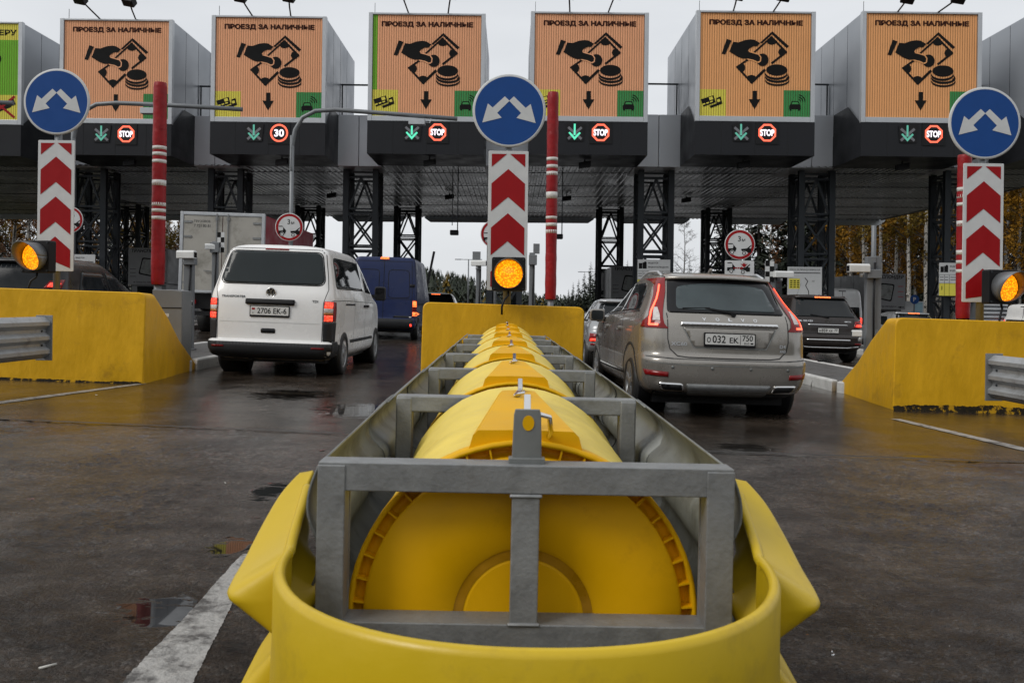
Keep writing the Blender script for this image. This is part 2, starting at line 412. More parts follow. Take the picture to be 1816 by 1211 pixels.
# ------------------------------------------------------------------ setting: road, markings, islands
def road_material():
    m = bpy.data.materials.new('wet_concrete'); m.use_nodes = True
    t = m.node_tree; N = t.nodes.new; K = t.links.new
    b = t.nodes['Principled BSDF']
    c = N('ShaderNodeTexCoord')
    def noise(scale, detail=6, rough=0.6, st=None):
        s = c.outputs['Object']
        if st:
            q = N('ShaderNodeMapping'); q.inputs['Scale'].default_value = st; K(s, q.inputs[0]); s = q.outputs[0]
        n = N('ShaderNodeTexNoise'); n.inputs['Scale'].default_value = scale; n.inputs['Detail'].default_value = detail; n.inputs['Roughness'].default_value = rough
        K(s, n.inputs['Vector']); return n.outputs['Fac']
    def rng(s, a, b_, c_, d):
        r = N('ShaderNodeMapRange'); r.inputs['From Min'].default_value = a; r.inputs['From Max'].default_value = b_
        r.inputs['To Min'].default_value = c_; r.inputs['To Max'].default_value = d; K(s, r.inputs['Value']); return r.outputs[0]
    def mix(f, a, b_):
        x = N('ShaderNodeMixRGB')
        K(f, x.inputs[0])
        for i, v in ((1, a), (2, b_)):
            if isinstance(v, tuple): x.inputs[i].default_value = (*v, 1)
            else: K(v, x.inputs[i])
        return x.outputs[0]
    def add(a, b_, op='ADD'):
        x = N('ShaderNodeMath'); x.operation = op
        for i, v in ((0, a), (1, b_)):
            if isinstance(v, (int, float)): x.inputs[i].default_value = v
            else: K(v, x.inputs[i])
        return x.outputs[0]
    big = noise(0.45, 7, 0.6, (1, 0.5, 1))
    mid = noise(3.2, 8, 0.65, (1, 0.8, 1))
    wear = noise(6, 9, 0.72, (1.0, 2.6, 1))
    fine = noise(95, 4, 0.7)
    speck = noise(160, 2, 0.5)
    sep = N('ShaderNodeSeparateXYZ'); K(c.outputs['Object'], sep.inputs[0])
    grit = noise(17, 9, 0.78)
    vor = N('ShaderNodeTexVoronoi'); vor.inputs['Scale'].default_value = 75; vor.inputs['Randomness'].default_value = 1.0; K(c.outputs['Object'], vor.inputs['Vector'])
    stone = N('ShaderNodeSeparateColor'); K(vor.outputs['Color'], stone.inputs[0])
    col = mix(rng(mid, 0.32, 0.68, 0, 1), (0.026, 0.0165, 0.0105), (0.105, 0.070, 0.045))
    col = mix(rng(stone.outputs[1], 0.45, 0.85, 0.0, 0.8), col, (0.010, 0.009, 0.008))
    col = mix(rng(stone.outputs[0], 0.72, 0.92, 0.0, 0.75), col, (0.17, 0.155, 0.14))
    col = mix(rng(grit, 0.42, 0.58, 0.75, 0.0), col, (0.009, 0.008, 0.007))
    col = mix(rng(big, 0.35, 0.65, 0, 0.55), col, (0.050, 0.037, 0.026))
    damp = noise(1.5, 7, 0.68, (1, 1.3, 1))
    col = mix(rng(damp, 0.44, 0.56, 0.0, 0.6), col, (0.016, 0.012, 0.0095))
    ax_ = N('ShaderNodeMath'); ax_.operation = 'ABSOLUTE'; K(sep.outputs['X'], ax_.inputs[0])
    a1 = N('ShaderNodeMath'); a1.operation = 'ABSOLUTE'; K(add(ax_.outputs[0], 2.95, 'SUBTRACT'), a1.inputs[0])
    a2 = N('ShaderNodeMath'); a2.operation = 'ABSOLUTE'; K(add(a1.outputs[0], 0.82, 'SUBTRACT'), a2.inputs[0])
    track = add(rng(add(a2.outputs[0], add(mid, 0.35, 'MULTIPLY')), 0.25, 0.60, 1.0, 0.0), rng(damp, 0.35, 0.65, 0.35, 1.0), 'MULTIPLY')
    col = mix(add(track, 0.45, 'MULTIPLY'), col, (0.017, 0.0125, 0.0095))
    pit = rng(wear, 0.56, 0.66, 0, 0.75)
    col = mix(pit, col, (0.012, 0.011, 0.010))
    col = mix(rng(speck, 0.70, 0.76, 0, 0.6), col, (0.20, 0.19, 0.18))
    K(col, b.inputs['Base Color'])
    far = rng(add(sep.outputs['Y'], add(big, 6.0, 'MULTIPLY')), 6.0, 11.0, 0.0, 1.0)
    dry = add(1.0, add(far, 0.88, 'MULTIPLY'), 'SUBTRACT')
    wet = add(rng(big, 0.40, 0.62, 0.10, 0.26), add(dry, 0.12, 'MULTIPLY'))
    ro = add(wet, rng(mid, 0.3, 0.7, -0.05, 0.08))
    ro = add(ro, add(pit, -0.10, 'MULTIPLY'))
    ro = add(ro, add(track, -0.07, 'MULTIPLY'))
    # standing water in the hollows, with ragged edges
    pud = None
    for (cx, cy, rx, ry) in PUDDLES:
        dx = add(add(sep.outputs['X'], cx, 'SUBTRACT'), 1.0 / rx, 'MULTIPLY'); dy = add(add(sep.outputs['Y'], cy, 'SUBTRACT'), 1.0 / ry, 'MULTIPLY')
        q = add(add(dx, dx, 'MULTIPLY'), add(dy, dy, 'MULTIPLY'))
        q = add(q, add(add(wear, 0.5, 'SUBTRACT'), 7.0, 'MULTIPLY'))
        mk_ = rng(q, 0.7, 1.0, 1.0, 0.0)
        pud = mk_ if pud is None else add(pud, mk_, 'MAXIMUM')
    ro = mix(pud, ro, (0.02, 0.02, 0.02))
    K(ro, b.inputs['Roughness'])
    K(add(add(far, 0.26, 'MULTIPLY'), add(rng(damp, 0.40, 0.60, 0.36, 0.12), 0.0)), b.inputs['Specular IOR Level'])
    wv = N('ShaderNodeTexWave'); wv.bands_direction = 'Y'; wv.inputs['Scale'].default_value = 17.0; wv.inputs['Distortion'].default_value = 1.6; wv.inputs['Detail'].default_value = 2
    K(c.outputs['Object'], wv.inputs['Vector'])
    K(mix(pud, col, (0.010, 0.009, 0.008)), b.inputs['Base Color'])
    h = add(add(fine, 0.55, 'MULTIPLY'), add(wv.outputs['Fac'], 0.10, 'MULTIPLY'))
    h = add(h, add(mid, 0.9, 'MULTIPLY'))
    h = add(h, add(grit, 1.6, 'MULTIPLY'))
    h = add(h, add(vor.outputs['Distance'], -0.5, 'MULTIPLY'))
    h = add(h, add(pit, -0.5, 'MULTIPLY'))
    bp = N('ShaderNodeBump'); K(add(add(dry, 0.75, 'MULTIPLY'), add(1.0, pud, 'SUBTRACT'), 'MULTIPLY'), bp.inputs['Strength']); bp.inputs['Distance'].default_value = 0.028
    K(h, bp.inputs['Height']); K(bp.outputs[0], b.inputs['Normal'])
    return m
PUDDLES = []
for px, py, rx, ry in ((300, 1085, 0.20, 0.17), (402, 972, 0.10, 0.16), (1322, 793, 0.26, 0.22), (1636, 810, 0.14, 0.08), (520, 700, 0.5, 0.6), (648, 728, 0.5, 0.6), (480, 872, 0.12, 0.25)):
    q_ = G(px, py); PUDDLES.append((q_.x, q_.y, rx, ry))
M['road'] = road_material()
M['puddle'] = mk('puddle_water', (0.010, 0.009, 0.008), 0.02, var=0.2, rvar=0.01, spec=0.6, bump=0.02, bs=3)
M['line'] = mk('worn_white_line', (0.36, 0.35, 0.33), 0.42, var=0.2, vs=7, bump=0.6, bs=40, dirt=(0.06, 0.055, 0.05), ds=7, dlo=0.47, dhi=0.62)
M['joint'] = mk('joint_sealant', (0.012, 0.011, 0.010), 0.4, var=0.3, vs=20)

mb = MB()
xs = [-900, -14, -7, 0, 7, 14, 900]
ys = [-30, 0, 5, 12, 30, 60, 200, 1600]
mb.grid([[(x, y, gz(x)) for x in xs] for y in ys], smooth=False)
put(mb.build('road', M['road']), kind='structure')

# the near slab is badly worn: its surface is modelled
from mathutils import noise as NZ
JA, JB, JC, JD = G(0, 745), G(570, 770), G(1240, 805), G(1816, 822)
def joint_y(x):
    if x < JB.x: return JA.y + (JB.y - JA.y) * (x - JA.x) / (JB.x - JA.x)
    if x < JC.x: return JB.y + (JC.y - JB.y) * (x - JB.x) / (JC.x - JB.x)
    return JC.y + (JD.y - JC.y) * (x - JC.x) / (JD.x - JC.x)
def worn(x, y):
    a = NZ.fractal(Vector((x * 9, y * 9, 0.3)), 0.62, 2.1, 7)
    b = NZ.noise(Vector((x * 1.3 + 5, y * 1.3, 2.2)))
    c = NZ.noise(Vector((x * 4.2, y * 4.2, 7.7)))
    h = 0.010 + 0.0085 * a * (0.8 + 0.9 * b) - 0.007 * max(0.0, c - 0.25)
    for cx, cy, rx, ry in PUDDLES:
        q = ((x - cx) / rx) ** 2 + ((y - cy) / ry) ** 2
        if q < 4: h = 0.0035 + (h - 0.0035) * max(0.0, min(1.0, (q - 0.8) / 3.0))
    return max(0.001, min(0.03, h))
nr, ncol = 330, 520
rows = []
for i in range(nr + 1):
    row = []
    for j in range(ncol + 1):
        s_ = 2 * j / ncol - 1
        f = i / nr
        x = s_ * (0.95 + 0.60 * 1.15 * (8.3 / 1.15) ** f)
        y = 1.15 * ((joint_y(x) - 0.03) / 1.15) ** f
        row.append((x, y, gz(x) + worn(x, y)))
    rows.append(row)
mb = MB(); mb.grid(rows, True)
put(mb.build('road', M['road'], recalc=False), kind='structure')

def ground_poly(name, pts, mat, dz=0.004, kind='structure'):
    mb = MB(); mb.add([(p.x, p.y, gz(p.x) + dz) for p in pts], [tuple(range(len(pts)))])
    return put(mb.build(name, mat), kind=kind)

def gpath(name, pix, w0, w1, mat, dz=0.004, jag=0.006):
    rs = random.Random(len(name) + int(pix[0][1]))
    a, b = G(*pix[0]), G(*pix[1]); n = 40
    d = (b - a).normalized(); s = Vector((-d.y, d.x, 0))
    rows = []
    for i in range(n + 1):
        p = a.lerp(b, i / n); w_ = (w0 + (w1 - w0) * i / n) / 2
        q0, q1 = p - s * (w_ + rs.uniform(-jag, jag)), p + s * (w_ + rs.uniform(-jag, jag))
        rows.append([(q0.x, q0.y, gz(q0.x) + dz), (q1.x, q1.y, gz(q1.x) + dz)])
    mb = MB(); mb.grid(rows, smooth=False)
    return put(mb.build(name, mat), kind='structure')

# lane lines
qa, qb, qc, qd = G(205, 1230), G(335, 1230), G(455, 985), G(430, 985)
rows = []
rs = random.Random(2)
for i in range(161):
    a, b = qa.lerp(qd, i / 160), qb.lerp(qc, i / 160); row = []
    e0, e1 = rs.uniform(-0.012, 0.012), rs.uniform(-0.012, 0.012)
    for j in range(25):
        p = a.lerp(b, (j / 24) * (1 + e1 - e0) + e0); row.append((p.x, p.y, gz(p.x) + worn(p.x, p.y) + 0.0018))
    rows.append(row)
mb = MB(); mb.grid(rows, True); put(mb.build('road_marking', M['line']), kind='structure')
gpath('road_marking', [(-60, 722), (255, 680)], 0.16, 0.10, M['line'])
gpath('road_marking', [(1588, 743), (1830, 800)], 0.12, 0.15, M['line'])
# expansion joint across the slab
gpath('expansion_joint', [(-80, 743), (640, 773)], 0.06, 0.06, M['joint'], 0.019, 0.014)
gpath('expansion_joint', [(1190, 801), (1900, 826)], 0.06, 0.06, M['joint'], 0.019, 0.014)

# islands with painted kerbs
ISL = [-17.35, -11.55, -5.75, 0.1, 5.85, 11.7, 17.5]
for i, x in enumerate(ISL):
    g = gz(x); hw = 0.88; y0 = 12.9 if abs(x) < 7 else 13.2
    tl = math.atan(TILT)
    def plan(w_, y_a, y_b):
        return [(-w_ * 0.55, y_a), (w_ * 0.55, y_a), (w_, y_a + 0.9), (w_, y_b), (-w_, y_b), (-w_, y_a + 0.9)]
    Mk = Matrix.Translation((x, 0, g)) @ Matrix.Rotation(tl, 4, 'Y')
    mb = MB(); mb.prism(plan(hw - 0.14, y0 + 0.12, 60), Mk, -0.2, 0.155)
    put(mb.build('pavement', M['paving']), kind='structure')
    mb = MB()
    o, n_ = plan(hw, y0, 60.1), plan(hw - 0.14, y0 + 0.12, 60)
    segs = [(0, 1), (1, 2), (2, 3), (5, 0), (4, 5)]
    for a, b in segs:
        L_ = (Vector(o[a]) - Vector(o[b])).length; k = max(1, min(16, int(L_ / 1.0)))
        for j in range(k):
            f0, f1 = j / k + 0.004, (j + 1) / k - 0.004
            q = [Vector(o[a]).lerp(Vector(o[b]), f0), Vector(o[a]).lerp(Vector(o[b]), f1), Vector(n_[a]).lerp(Vector(n_[b]), f1), Vector(n_[a]).lerp(Vector(n_[b]), f0)]
            mb.prism([tuple(v) for v in q], Mk, -0.2, 0.17)
    put(mb.build('kerb', M['kerb'], bevel=0.025), kind='structure')

for sx in (-1, 1):
    mb = MB(); x0, x1 = sorted((sx * 24.5, sx * 800))
    mb.grid([[(x0, 14, gz(x0) + 0.03), (x1, 14, gz(x1) + 0.03)], [(x0, 1200, gz(x0) + 0.03), (x1, 1200, gz(x1) + 0.03)]])
    put(mb.build('grass_verge', M['verge']), kind='structure')

# ------------------------------------------------------------------ crash cushion (foreground)
FR = [1.95, 3.39, 4.87, 6.36, 7.87, 9.25, 10.45]
cc = thing('crash_cushion', 'long crash cushion with yellow nose and caged barrels in the foreground', 'crash cushion',
           (0.052, 0, -0.0), (0, R(0.45), R(0.63)))
ZT = 0.815
for i, y in enumerate(FR):
    mb = MB()
    hw = 0.45
    mb.box(-hw, hw, y, y + 0.07, ZT - 0.062, ZT)
    mb.box(-hw, hw, y - 0.002, y + 0.082, 0.395, 0.472)
    mb.box(-hw + 0.01, hw - 0.01, y + 0.004, y + 0.066, 0.06, 0.12)
    for s in (-1, 1):
        a, b = sorted((s * hw, s * (hw - 0.058)))
        mb.box(a - 0.001, b + 0.001, y - 0.003, y + 0.058, 0.02, ZT - 0.006)
        mb.box(min(s * (hw + 0.002), s * (hw - 0.06)), max(s * (hw + 0.002), s * (hw - 0.06)), y + 0.06, y + 0.072, 0.35, ZT - 0.05)
    mb.box(-0.031, 0.029, y - 0.002, y + 0.05, 0.472, ZT - 0.063)
    mb.box(-0.031, 0.029, y - 0.002, y + 0.05, 0.12, 0.395)
    if i == 0:
        for dx in (-0.034, 0.026):
            mb.box(dx, dx + 0.008, y - 0.006, y, 0.47, 0.475)
        for zz in (0.472, 0.402, ZT - 0.066):
            mb.tube([(-0.036, y - 0.002, zz), (0.034, y - 0.002, zz)], 0.005, 6)
    mb.build('frame', M['galv'], cc, bevel=0.006)
# bracket plate with a hole, standing on the front bar
mb = MB()
pts = [(-0.033, 0.0), (0.033, 0.0), (0.030, 0.105), (0.027, 0.118), (-0.027, 0.118), (-0.030, 0.105)]
mb.prism(pts, SF(0, FR[0] + 0.035, ZT), -0.004, 0.004)
mb.box(-0.04, 0.04, FR[0] + 0.022, FR[0] + 0.052, ZT - 0.001, ZT + 0.012)
mb.build('bracket', M['galvdark'], cc, bevel=0.002)
mb = MB(); mb.cur = 0
mb.disc(0.013, SF(0.002, FR[0] + 0.0305, ZT + 0.088), 0.001, 20, ry=0.017)
mb.build('bracket_hole', M['endcap'], cc)

BR, BZ = 0.396, 0.455
def arcp(r, t): return (r * math.cos(t), BZ + r * math.sin(t))
for i, y in enumerate(FR):
    BZ = 0.455 + 0.011 * i
    y0 = y + 0.10
    y1 = (FR[i + 1] - 0.03) if i < 6 else 11.25
    # tarpaulin skin
    rs = random.Random(i)
    rows = []
    nt_, ny = 48, 14
    for j in range(ny + 1):
        f = j / ny; yy = y0 + 0.03 + (y1 - y0 - 0.03) * f
        row = []
        for k in range(nt_):
            t = 2 * math.pi * k / nt_
            r = BR - 0.004 + 0.003 * math.sin(f * 9 + 3 * t + i) * math.sin(math.pi * f) + rs.uniform(-0.0015, 0.0015) + 0.012 * math.exp(-((f - 1) / 0.05) ** 2)
            x, z = arcp(r, t); row.append((x, yy, z))
        rows.append(row)
    mb = MB(); mb.grid(rows, True, True)
    brl = mb.build('barrel', M['cloth'], cc)
    # end cap: rim, ribbed groove, disc
    mb = MB()
    Mc = Matrix.Translation((0, y0, BZ)) @ Matrix.Rotation(R(90), 4, 'X')
    mb.revolve([(0.0, 0.0185), (0.13, 0.0175)], Mc, 64)
    mb.revolve([(0.130, 0.0175), (0.136, 0.016), (0.158, 0.016), (0.164, 0.022), (0.25, 0.020), (0.355, 0.006), (0.362, 0.0)], Mc, 64)
    mb.revolve([(0.362, 0.0), (0.363, -0.03), (0.386, -0.03), (0.387, 0.004), (BR + 0.002, 0.004), (BR + 0.002, -0.06)], Mc, 64)
    for k in range(44):
        t = 2 * math.pi * (k + 0.5) / 44
        a = Vector((0.362 * math.cos(t), 0.362 * math.sin(t), -0.012)); b = Vector((0.388 * math.cos(t), 0.388 * math.sin(t), -0.012))
        mb.bar(Mc @ a, Mc @ b, 0.004, 0.028, up=(0, 1, 0))
    cap = mb.build('end_cap', M['endcap'], brl)
    mb = MB()
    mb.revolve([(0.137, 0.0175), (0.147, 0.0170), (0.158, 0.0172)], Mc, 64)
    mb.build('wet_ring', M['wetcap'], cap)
    # ridge strap on top
    mb = MB()
    ya, yb = y0 + 0.02, y0 + min(1.0, (y1 - y0) * 0.86)
    n = 8; up, dn = [], []
    for j in range(n + 1):
        f = j / n
        wa = 0.122 - 0.056 * f
        yy = ya + (yb - ya) * f
        zt = BZ + 0.418
        up.append([(-wa - 0.008, yy, BZ + math.sqrt(BR ** 2 - (wa + 0.008) ** 2) + 0.003), (-wa, yy, zt - 0.012), (-wa + 0.012, yy, zt), (-0.02, yy, zt + 0.002), (0.02, yy, zt + 0.002), (wa - 0.012, yy, zt), (wa, yy, zt - 0.012), (wa + 0.008, yy, BZ + math.sqrt(BR ** 2 - (wa + 0.008) ** 2) + 0.003)])
    mb.grid(up, False)
    mb.add(up[0] + [(0.09, ya, BZ + 0.375), (-0.09, ya, BZ + 0.375)], [(0, 1, 2, 3, 4, 5, 6, 7, 8, 9)])
    mb.add(up[-1] + [(0.06, yb, BZ + 0.375), (-0.06, yb, BZ + 0.375)], [(0, 1, 2, 3, 4, 5, 6, 7, 8, 9)])
    st = mb.build('ridge_strap', M['endcap'], brl)
    # steel latch
    mb = MB()
    mb.bar((0.004, yb - 0.09, BZ + 0.430), (0.006, yb + 0.05, BZ + 0.450), 0.016, 0.012)
    mb.bar((0.004, yb - 0.09, BZ + 0.429), (-0.012, yb - 0.24, BZ + 0.425), 0.016, 0.006)
    mb.tube([(-0.012, yb - 0.24, BZ + 0.428), (-0.004, yb - 0.26, BZ + 0.433), (0.012, yb - 0.245, BZ + 0.435), (0.014, yb - 0.19, BZ + 0.435)], 0.005, 6)
    mb.build('latch', M['chrome'], st, bevel=0.003)
# front latch strap over the bracket
mb = MB()
mb.tube([(0.004, 2.02, 0.905), (0.03, 2.015, 0.918), (0.05, 2.02, 0.912), (0.056, 2.05, 0.875), (0.052, 2.07, 0.86)], 0.0065, 8)
mb.bar((0.002, 2.06, 0.90), (0.004, 2.16, 0.945), 0.016, 0.010)
mb.build('latch', M['chrome'], cc, bevel=0.002)

def cr(p, n=5):
    out = []
    for i in range(len(p) - 1):
        p0, p1, p2, p3 = (Vector(p[max(0, i - 1)]), Vector(p[i]), Vector(p[i + 1]), Vector(p[min(len(p) - 1, i + 2)]))
        for j in range(n):
            t = j / n
            out.append(0.5 * ((2 * p1) + (p2 - p0) * t + (2 * p0 - 5 * p1 + 4 * p2 - p3) * t * t + (3 * p1 - p0 - 3 * p2 + p3) * t ** 3))
    out.append(Vector(p[-1])); return out
# W-beam side panels, one per bay, each lapping over the next
WB = [(0.012, 0.80), (0.03, 0.79), (0.085, 0.735), (0.09, 0.68), (0.03, 0.625), (0.022, 0.585), (0.03, 0.545), (0.09, 0.49), (0.092, 0.44), (0.03, 0.38), (0.012, 0.365)]
WBS = [tuple(v) for v in cr(WB, 3)]
for i in range(len(FR)):
    ya = FR[i] - 0.10 if i else 2.03
    yb = (FR[i + 1] + 0.16) if i < 6 else 11.3
    for s in (-1, 1):
        rows = []
        for j in range(7):
            f = j / 6; off = 0.455 + 0.010 * f
            k = 1.0 if i else 0.35 + 0.65 * f
            rows.append([(s * (off + dx * k), ya + (yb - ya) * f, z) for dx, z in WBS])
        mb = MB(); mb.grid(rows, True)
        mb.build('side_panel', M['galvdark'], cc, solid=0.006)

# yellow nose: a U-shaped wrap at the front, flaring into corrugated ears at both sides
def rim(t):
    e = 0.92
    c_, s_ = math.cos(t), math.sin(t)
    return (0.508 * math.copysign(abs(c_) ** e, c_), 1.95 - 0.565 * abs(s_) ** e)
rows = []
nn = 48
prof = [(-0.006, 0.612), (-0.013, 0.620), (-0.013, 0.628), (-0.006, 0.634), (0.004, 0.632), (0.010, 0.62), (0.010, 0.5), (0.014, 0.35), (0.02, 0.2), (0.03, 0.05)]
for k in range(nn + 1):
    t = math.pi * k / nn
    x, y = rim(t)
    nx_, ny_ = math.cos(t), -math.sin(t)
    rows.append([(x + nx_ * o, y + ny_ * o, z) for o, z in prof] + [(x + nx_ * -0.004, y + ny_ * -0.004, 0.05), (x - nx_ * 0.006, y - ny_ * 0.006, 0.612)])
mb = MB(); mb.grid(rows, True)
mb.build('nose', M['plastic'], cc)
ear = [  # y, rim (x, z), crest (x, z), valley (x, z), lower crest (x, z), foot (x, z)
    (1.880, (0.502, 0.604), (0.506, 0.535), (0.500, 0.455), (0.506, 0.33), (0.51, 0.10)),
    (1.888, (0.508, 0.612), (0.590, 0.535), (0.500, 0.452), (0.570, 0.33), (0.53, 0.10)),
    (1.905, (0.510, 0.616), (0.622, 0.540), (0.498, 0.452), (0.595, 0.33), (0.55, 0.10)),
    (1.945, (0.512, 0.620), (0.628, 0.552), (0.488, 0.460), (0.600, 0.33), (0.56, 0.10)),
    (2.00, (0.512, 0.642), (0.618, 0.582), (0.470, 0.490), (0.600, 0.34), (0.56, 0.10)),
    (2.08, (0.513, 0.682), (0.600, 0.640), (0.464, 0.530), (0.595, 0.36), (0.56, 0.12)),
    (2.15, (0.513, 0.718), (0.576, 0.696), (0.515, 0.570), (0.58, 0.38), (0.55, 0.14)),
    (2.20, (0.510, 0.744), (0.542, 0.738), (0.525, 0.600), (0.57, 0.40), (0.54, 0.16))]
def fat(q):
    def mixp(a, b, t): return (a[0] + (b[0] - a[0]) * t, a[1] + (b[1] - a[1]) * t)
    r_, c_, v_, l_, f_ = q
    return [r_, mixp(r_, c_, 0.3), mixp(r_, c_, 0.6), mixp(r_, c_, 0.84), mixp(mixp(r_, c_, 0.97), mixp(c_, v_, 0.03), 0.5), mixp(c_, v_, 0.14), mixp(c_, v_, 0.45), mixp(c_, v_, 0.8), v_, mixp(v_, l_, 0.2), mixp(v_, l_, 0.5), mixp(v_, l_, 0.85), l_, mixp(l_, f_, 0.2), f_]
for s in (-1, 1):
    rows = []
    for y, *q in ear:
        rows.append([Vector((s * x, y, z)) for x, z in [tuple(v) for v in cr(fat(q), 3)]])
    # smooth along the length too
    cols = [cr([r_[j] for r_ in rows], 4) for j in range(len(rows[0]))]
    rows = [[cols[j][i] for j in range(len(cols))] for i in range(len(cols[0]))]
    mb = MB(); mb.grid(rows, True)
    er = mb.build('nose_ear', M['plastic'], cc, solid=0.014)
    lip = [tuple(v) for v in cr([(s * 0.503, 1.91, 0.622), (s * 0.507, 1.95, 0.624), (s * 0.510, 2.0, 0.648), (s * 0.512, 2.08, 0.686), (s * 0.515, 2.15, 0.718)], 5)]
    mb = MB(); mb.tube(lip, 0.0115, 10); mb.build('lip', M['plastic'], er)

# neighbouring cushions: the ends of their side rails, fixed to the outer barriers
TB = [(0, 0.0), (0.03, -0.02), (0.075, -0.06), (0.075, -0.10), (0.02, -0.15), (0.02, -0.19), (0.075, -0.235), (0.075, -0.275), (0.02, -0.32), (0.02, -0.355), (0.075, -0.40), (0.075, -0.44), (0.03, -0.48), (0, -0.50)]
for s, px, y_e, lab in ((-1, 78, 11.0, 'grey corrugated guard rail ending at the yellow barrier left of the white van'),
                        (1, 1764, 10.5, 'grey corrugated guard rail ending at the yellow barrier at the right edge')):
    top = P(px, 562 if s < 0 else 630, y_e)
    gr = thing('guard_rail', lab, 'guard rail', top, group='guard rails of the outer crash cushions')
    rows = [[(-s * dx, -6.0 * j / 8, z) for dx, z in TB] for j in range(9)]
    mb = MB(); mb.grid(rows, False); mb.build('rail', M['rail'], gr, solid=0.008)
    mb = MB(); mb.box(-0.10, 0.10, 0.002, 0.02, -0.53, 0.02)
    mb.build('end_plate', M['galv'], gr, bevel=0.004)
    mb = MB()
    for z in (-0.17, -0.34):
        mb.tube([(-s * 0.02, -0.10, z), (-s * 0.035, -0.10, z)], 0.014, 8)
    mb.build('bolt', M['steel'], gr)
    mb = MB()
    for yy in (-1.5, -3.2, -5.0): mb.box(-0.04 + s * 0.06, 0.04 + s * 0.06, yy - 0.03, yy + 0.03, gz(top.x) - top.z, -0.02)
    mb.build('post', M['galv'], gr)

# ------------------------------------------------------------------ yellow concrete barriers
def barrier(label, x, y, hw, h=1.17, taper=0.22, depth=2.6, foot=0.025):
    r = thing('concrete_barrier', label, 'barrier', (x, y, gz(x)), (0, math.atan(TILT), 0), 'yellow concrete island barriers')
    def outline(w_, hh, rr, z0): return rpoly([(-w_, z0), (w_, z0), (w_, hh), (-w_, hh)], [0.001, 0.001, rr, rr], 6)
    st = [(0.0, hw - 0.012, h - 0.01, 0.10, 0.0), (0.012, hw, h, 0.10, 0.0), (0.40, hw - 0.03, h - 0.01, 0.10, 0.0), (0.95, hw - 0.07, h * 0.74, 0.06, 0.0), (1.6, hw - 0.14, h * 0.44, 0.05, 0.0), (depth, hw - taper, 0.06, 0.02, 0.0)]
    rows = []
    for yy, w_, hh, rr, z0 in st:
        rows.append([(a, yy, b) for a, b in outline(w_, hh, rr, z0)])
    mb = MB(); mb.grid(rows, False, True)
    mb.add(rows[0], [tuple(range(len(rows[0])))]); mb.add(rows[-1], [tuple(range(len(rows[-1])))])
    mb.build('body', M['yelpaint'], r, weld=True, bevel=0.015)
    # broken grimy foot
    rs = random.Random(int(x * 10)); mb = MB(); n = 160
    a, b, c_ = [], [], []
    ph = [rs.uniform(0, 6.28) for _ in range(6)]
    for k in range(n + 1):
        xx = -hw - 0.004 + (2 * hw + 0.008) * k / n
        e = sum(math.sin(xx * f_ + p_) / f_ ** 0.6 for f_, p_ in zip((3, 7, 13, 29, 53, 91), ph))
        a.append((xx, -0.004, foot + foot * 0.35 * e + rs.uniform(-0.004, 0.004))); b.append((xx, -0.010 - foot * 0.12 * (1 + 0.5 * e), foot * 0.45)); c_.append((xx, -0.02 - foot * 0.3, -0.01))
    mb.grid([a, b, c_], True)
    mb.build('grimy_foot', M['grime'], r)
    return r
barrier('yellow concrete barrier behind the crash cushion, in the middle of the photo', -0.13, 11.7, 1.05)
barrier('yellow concrete barrier left of the white van', -5.80, 11.55, 1.09)
barrier('yellow concrete barrier right of the beige car, with a dirty broken foot', 5.92, 11.45, 1.07, foot=0.075)

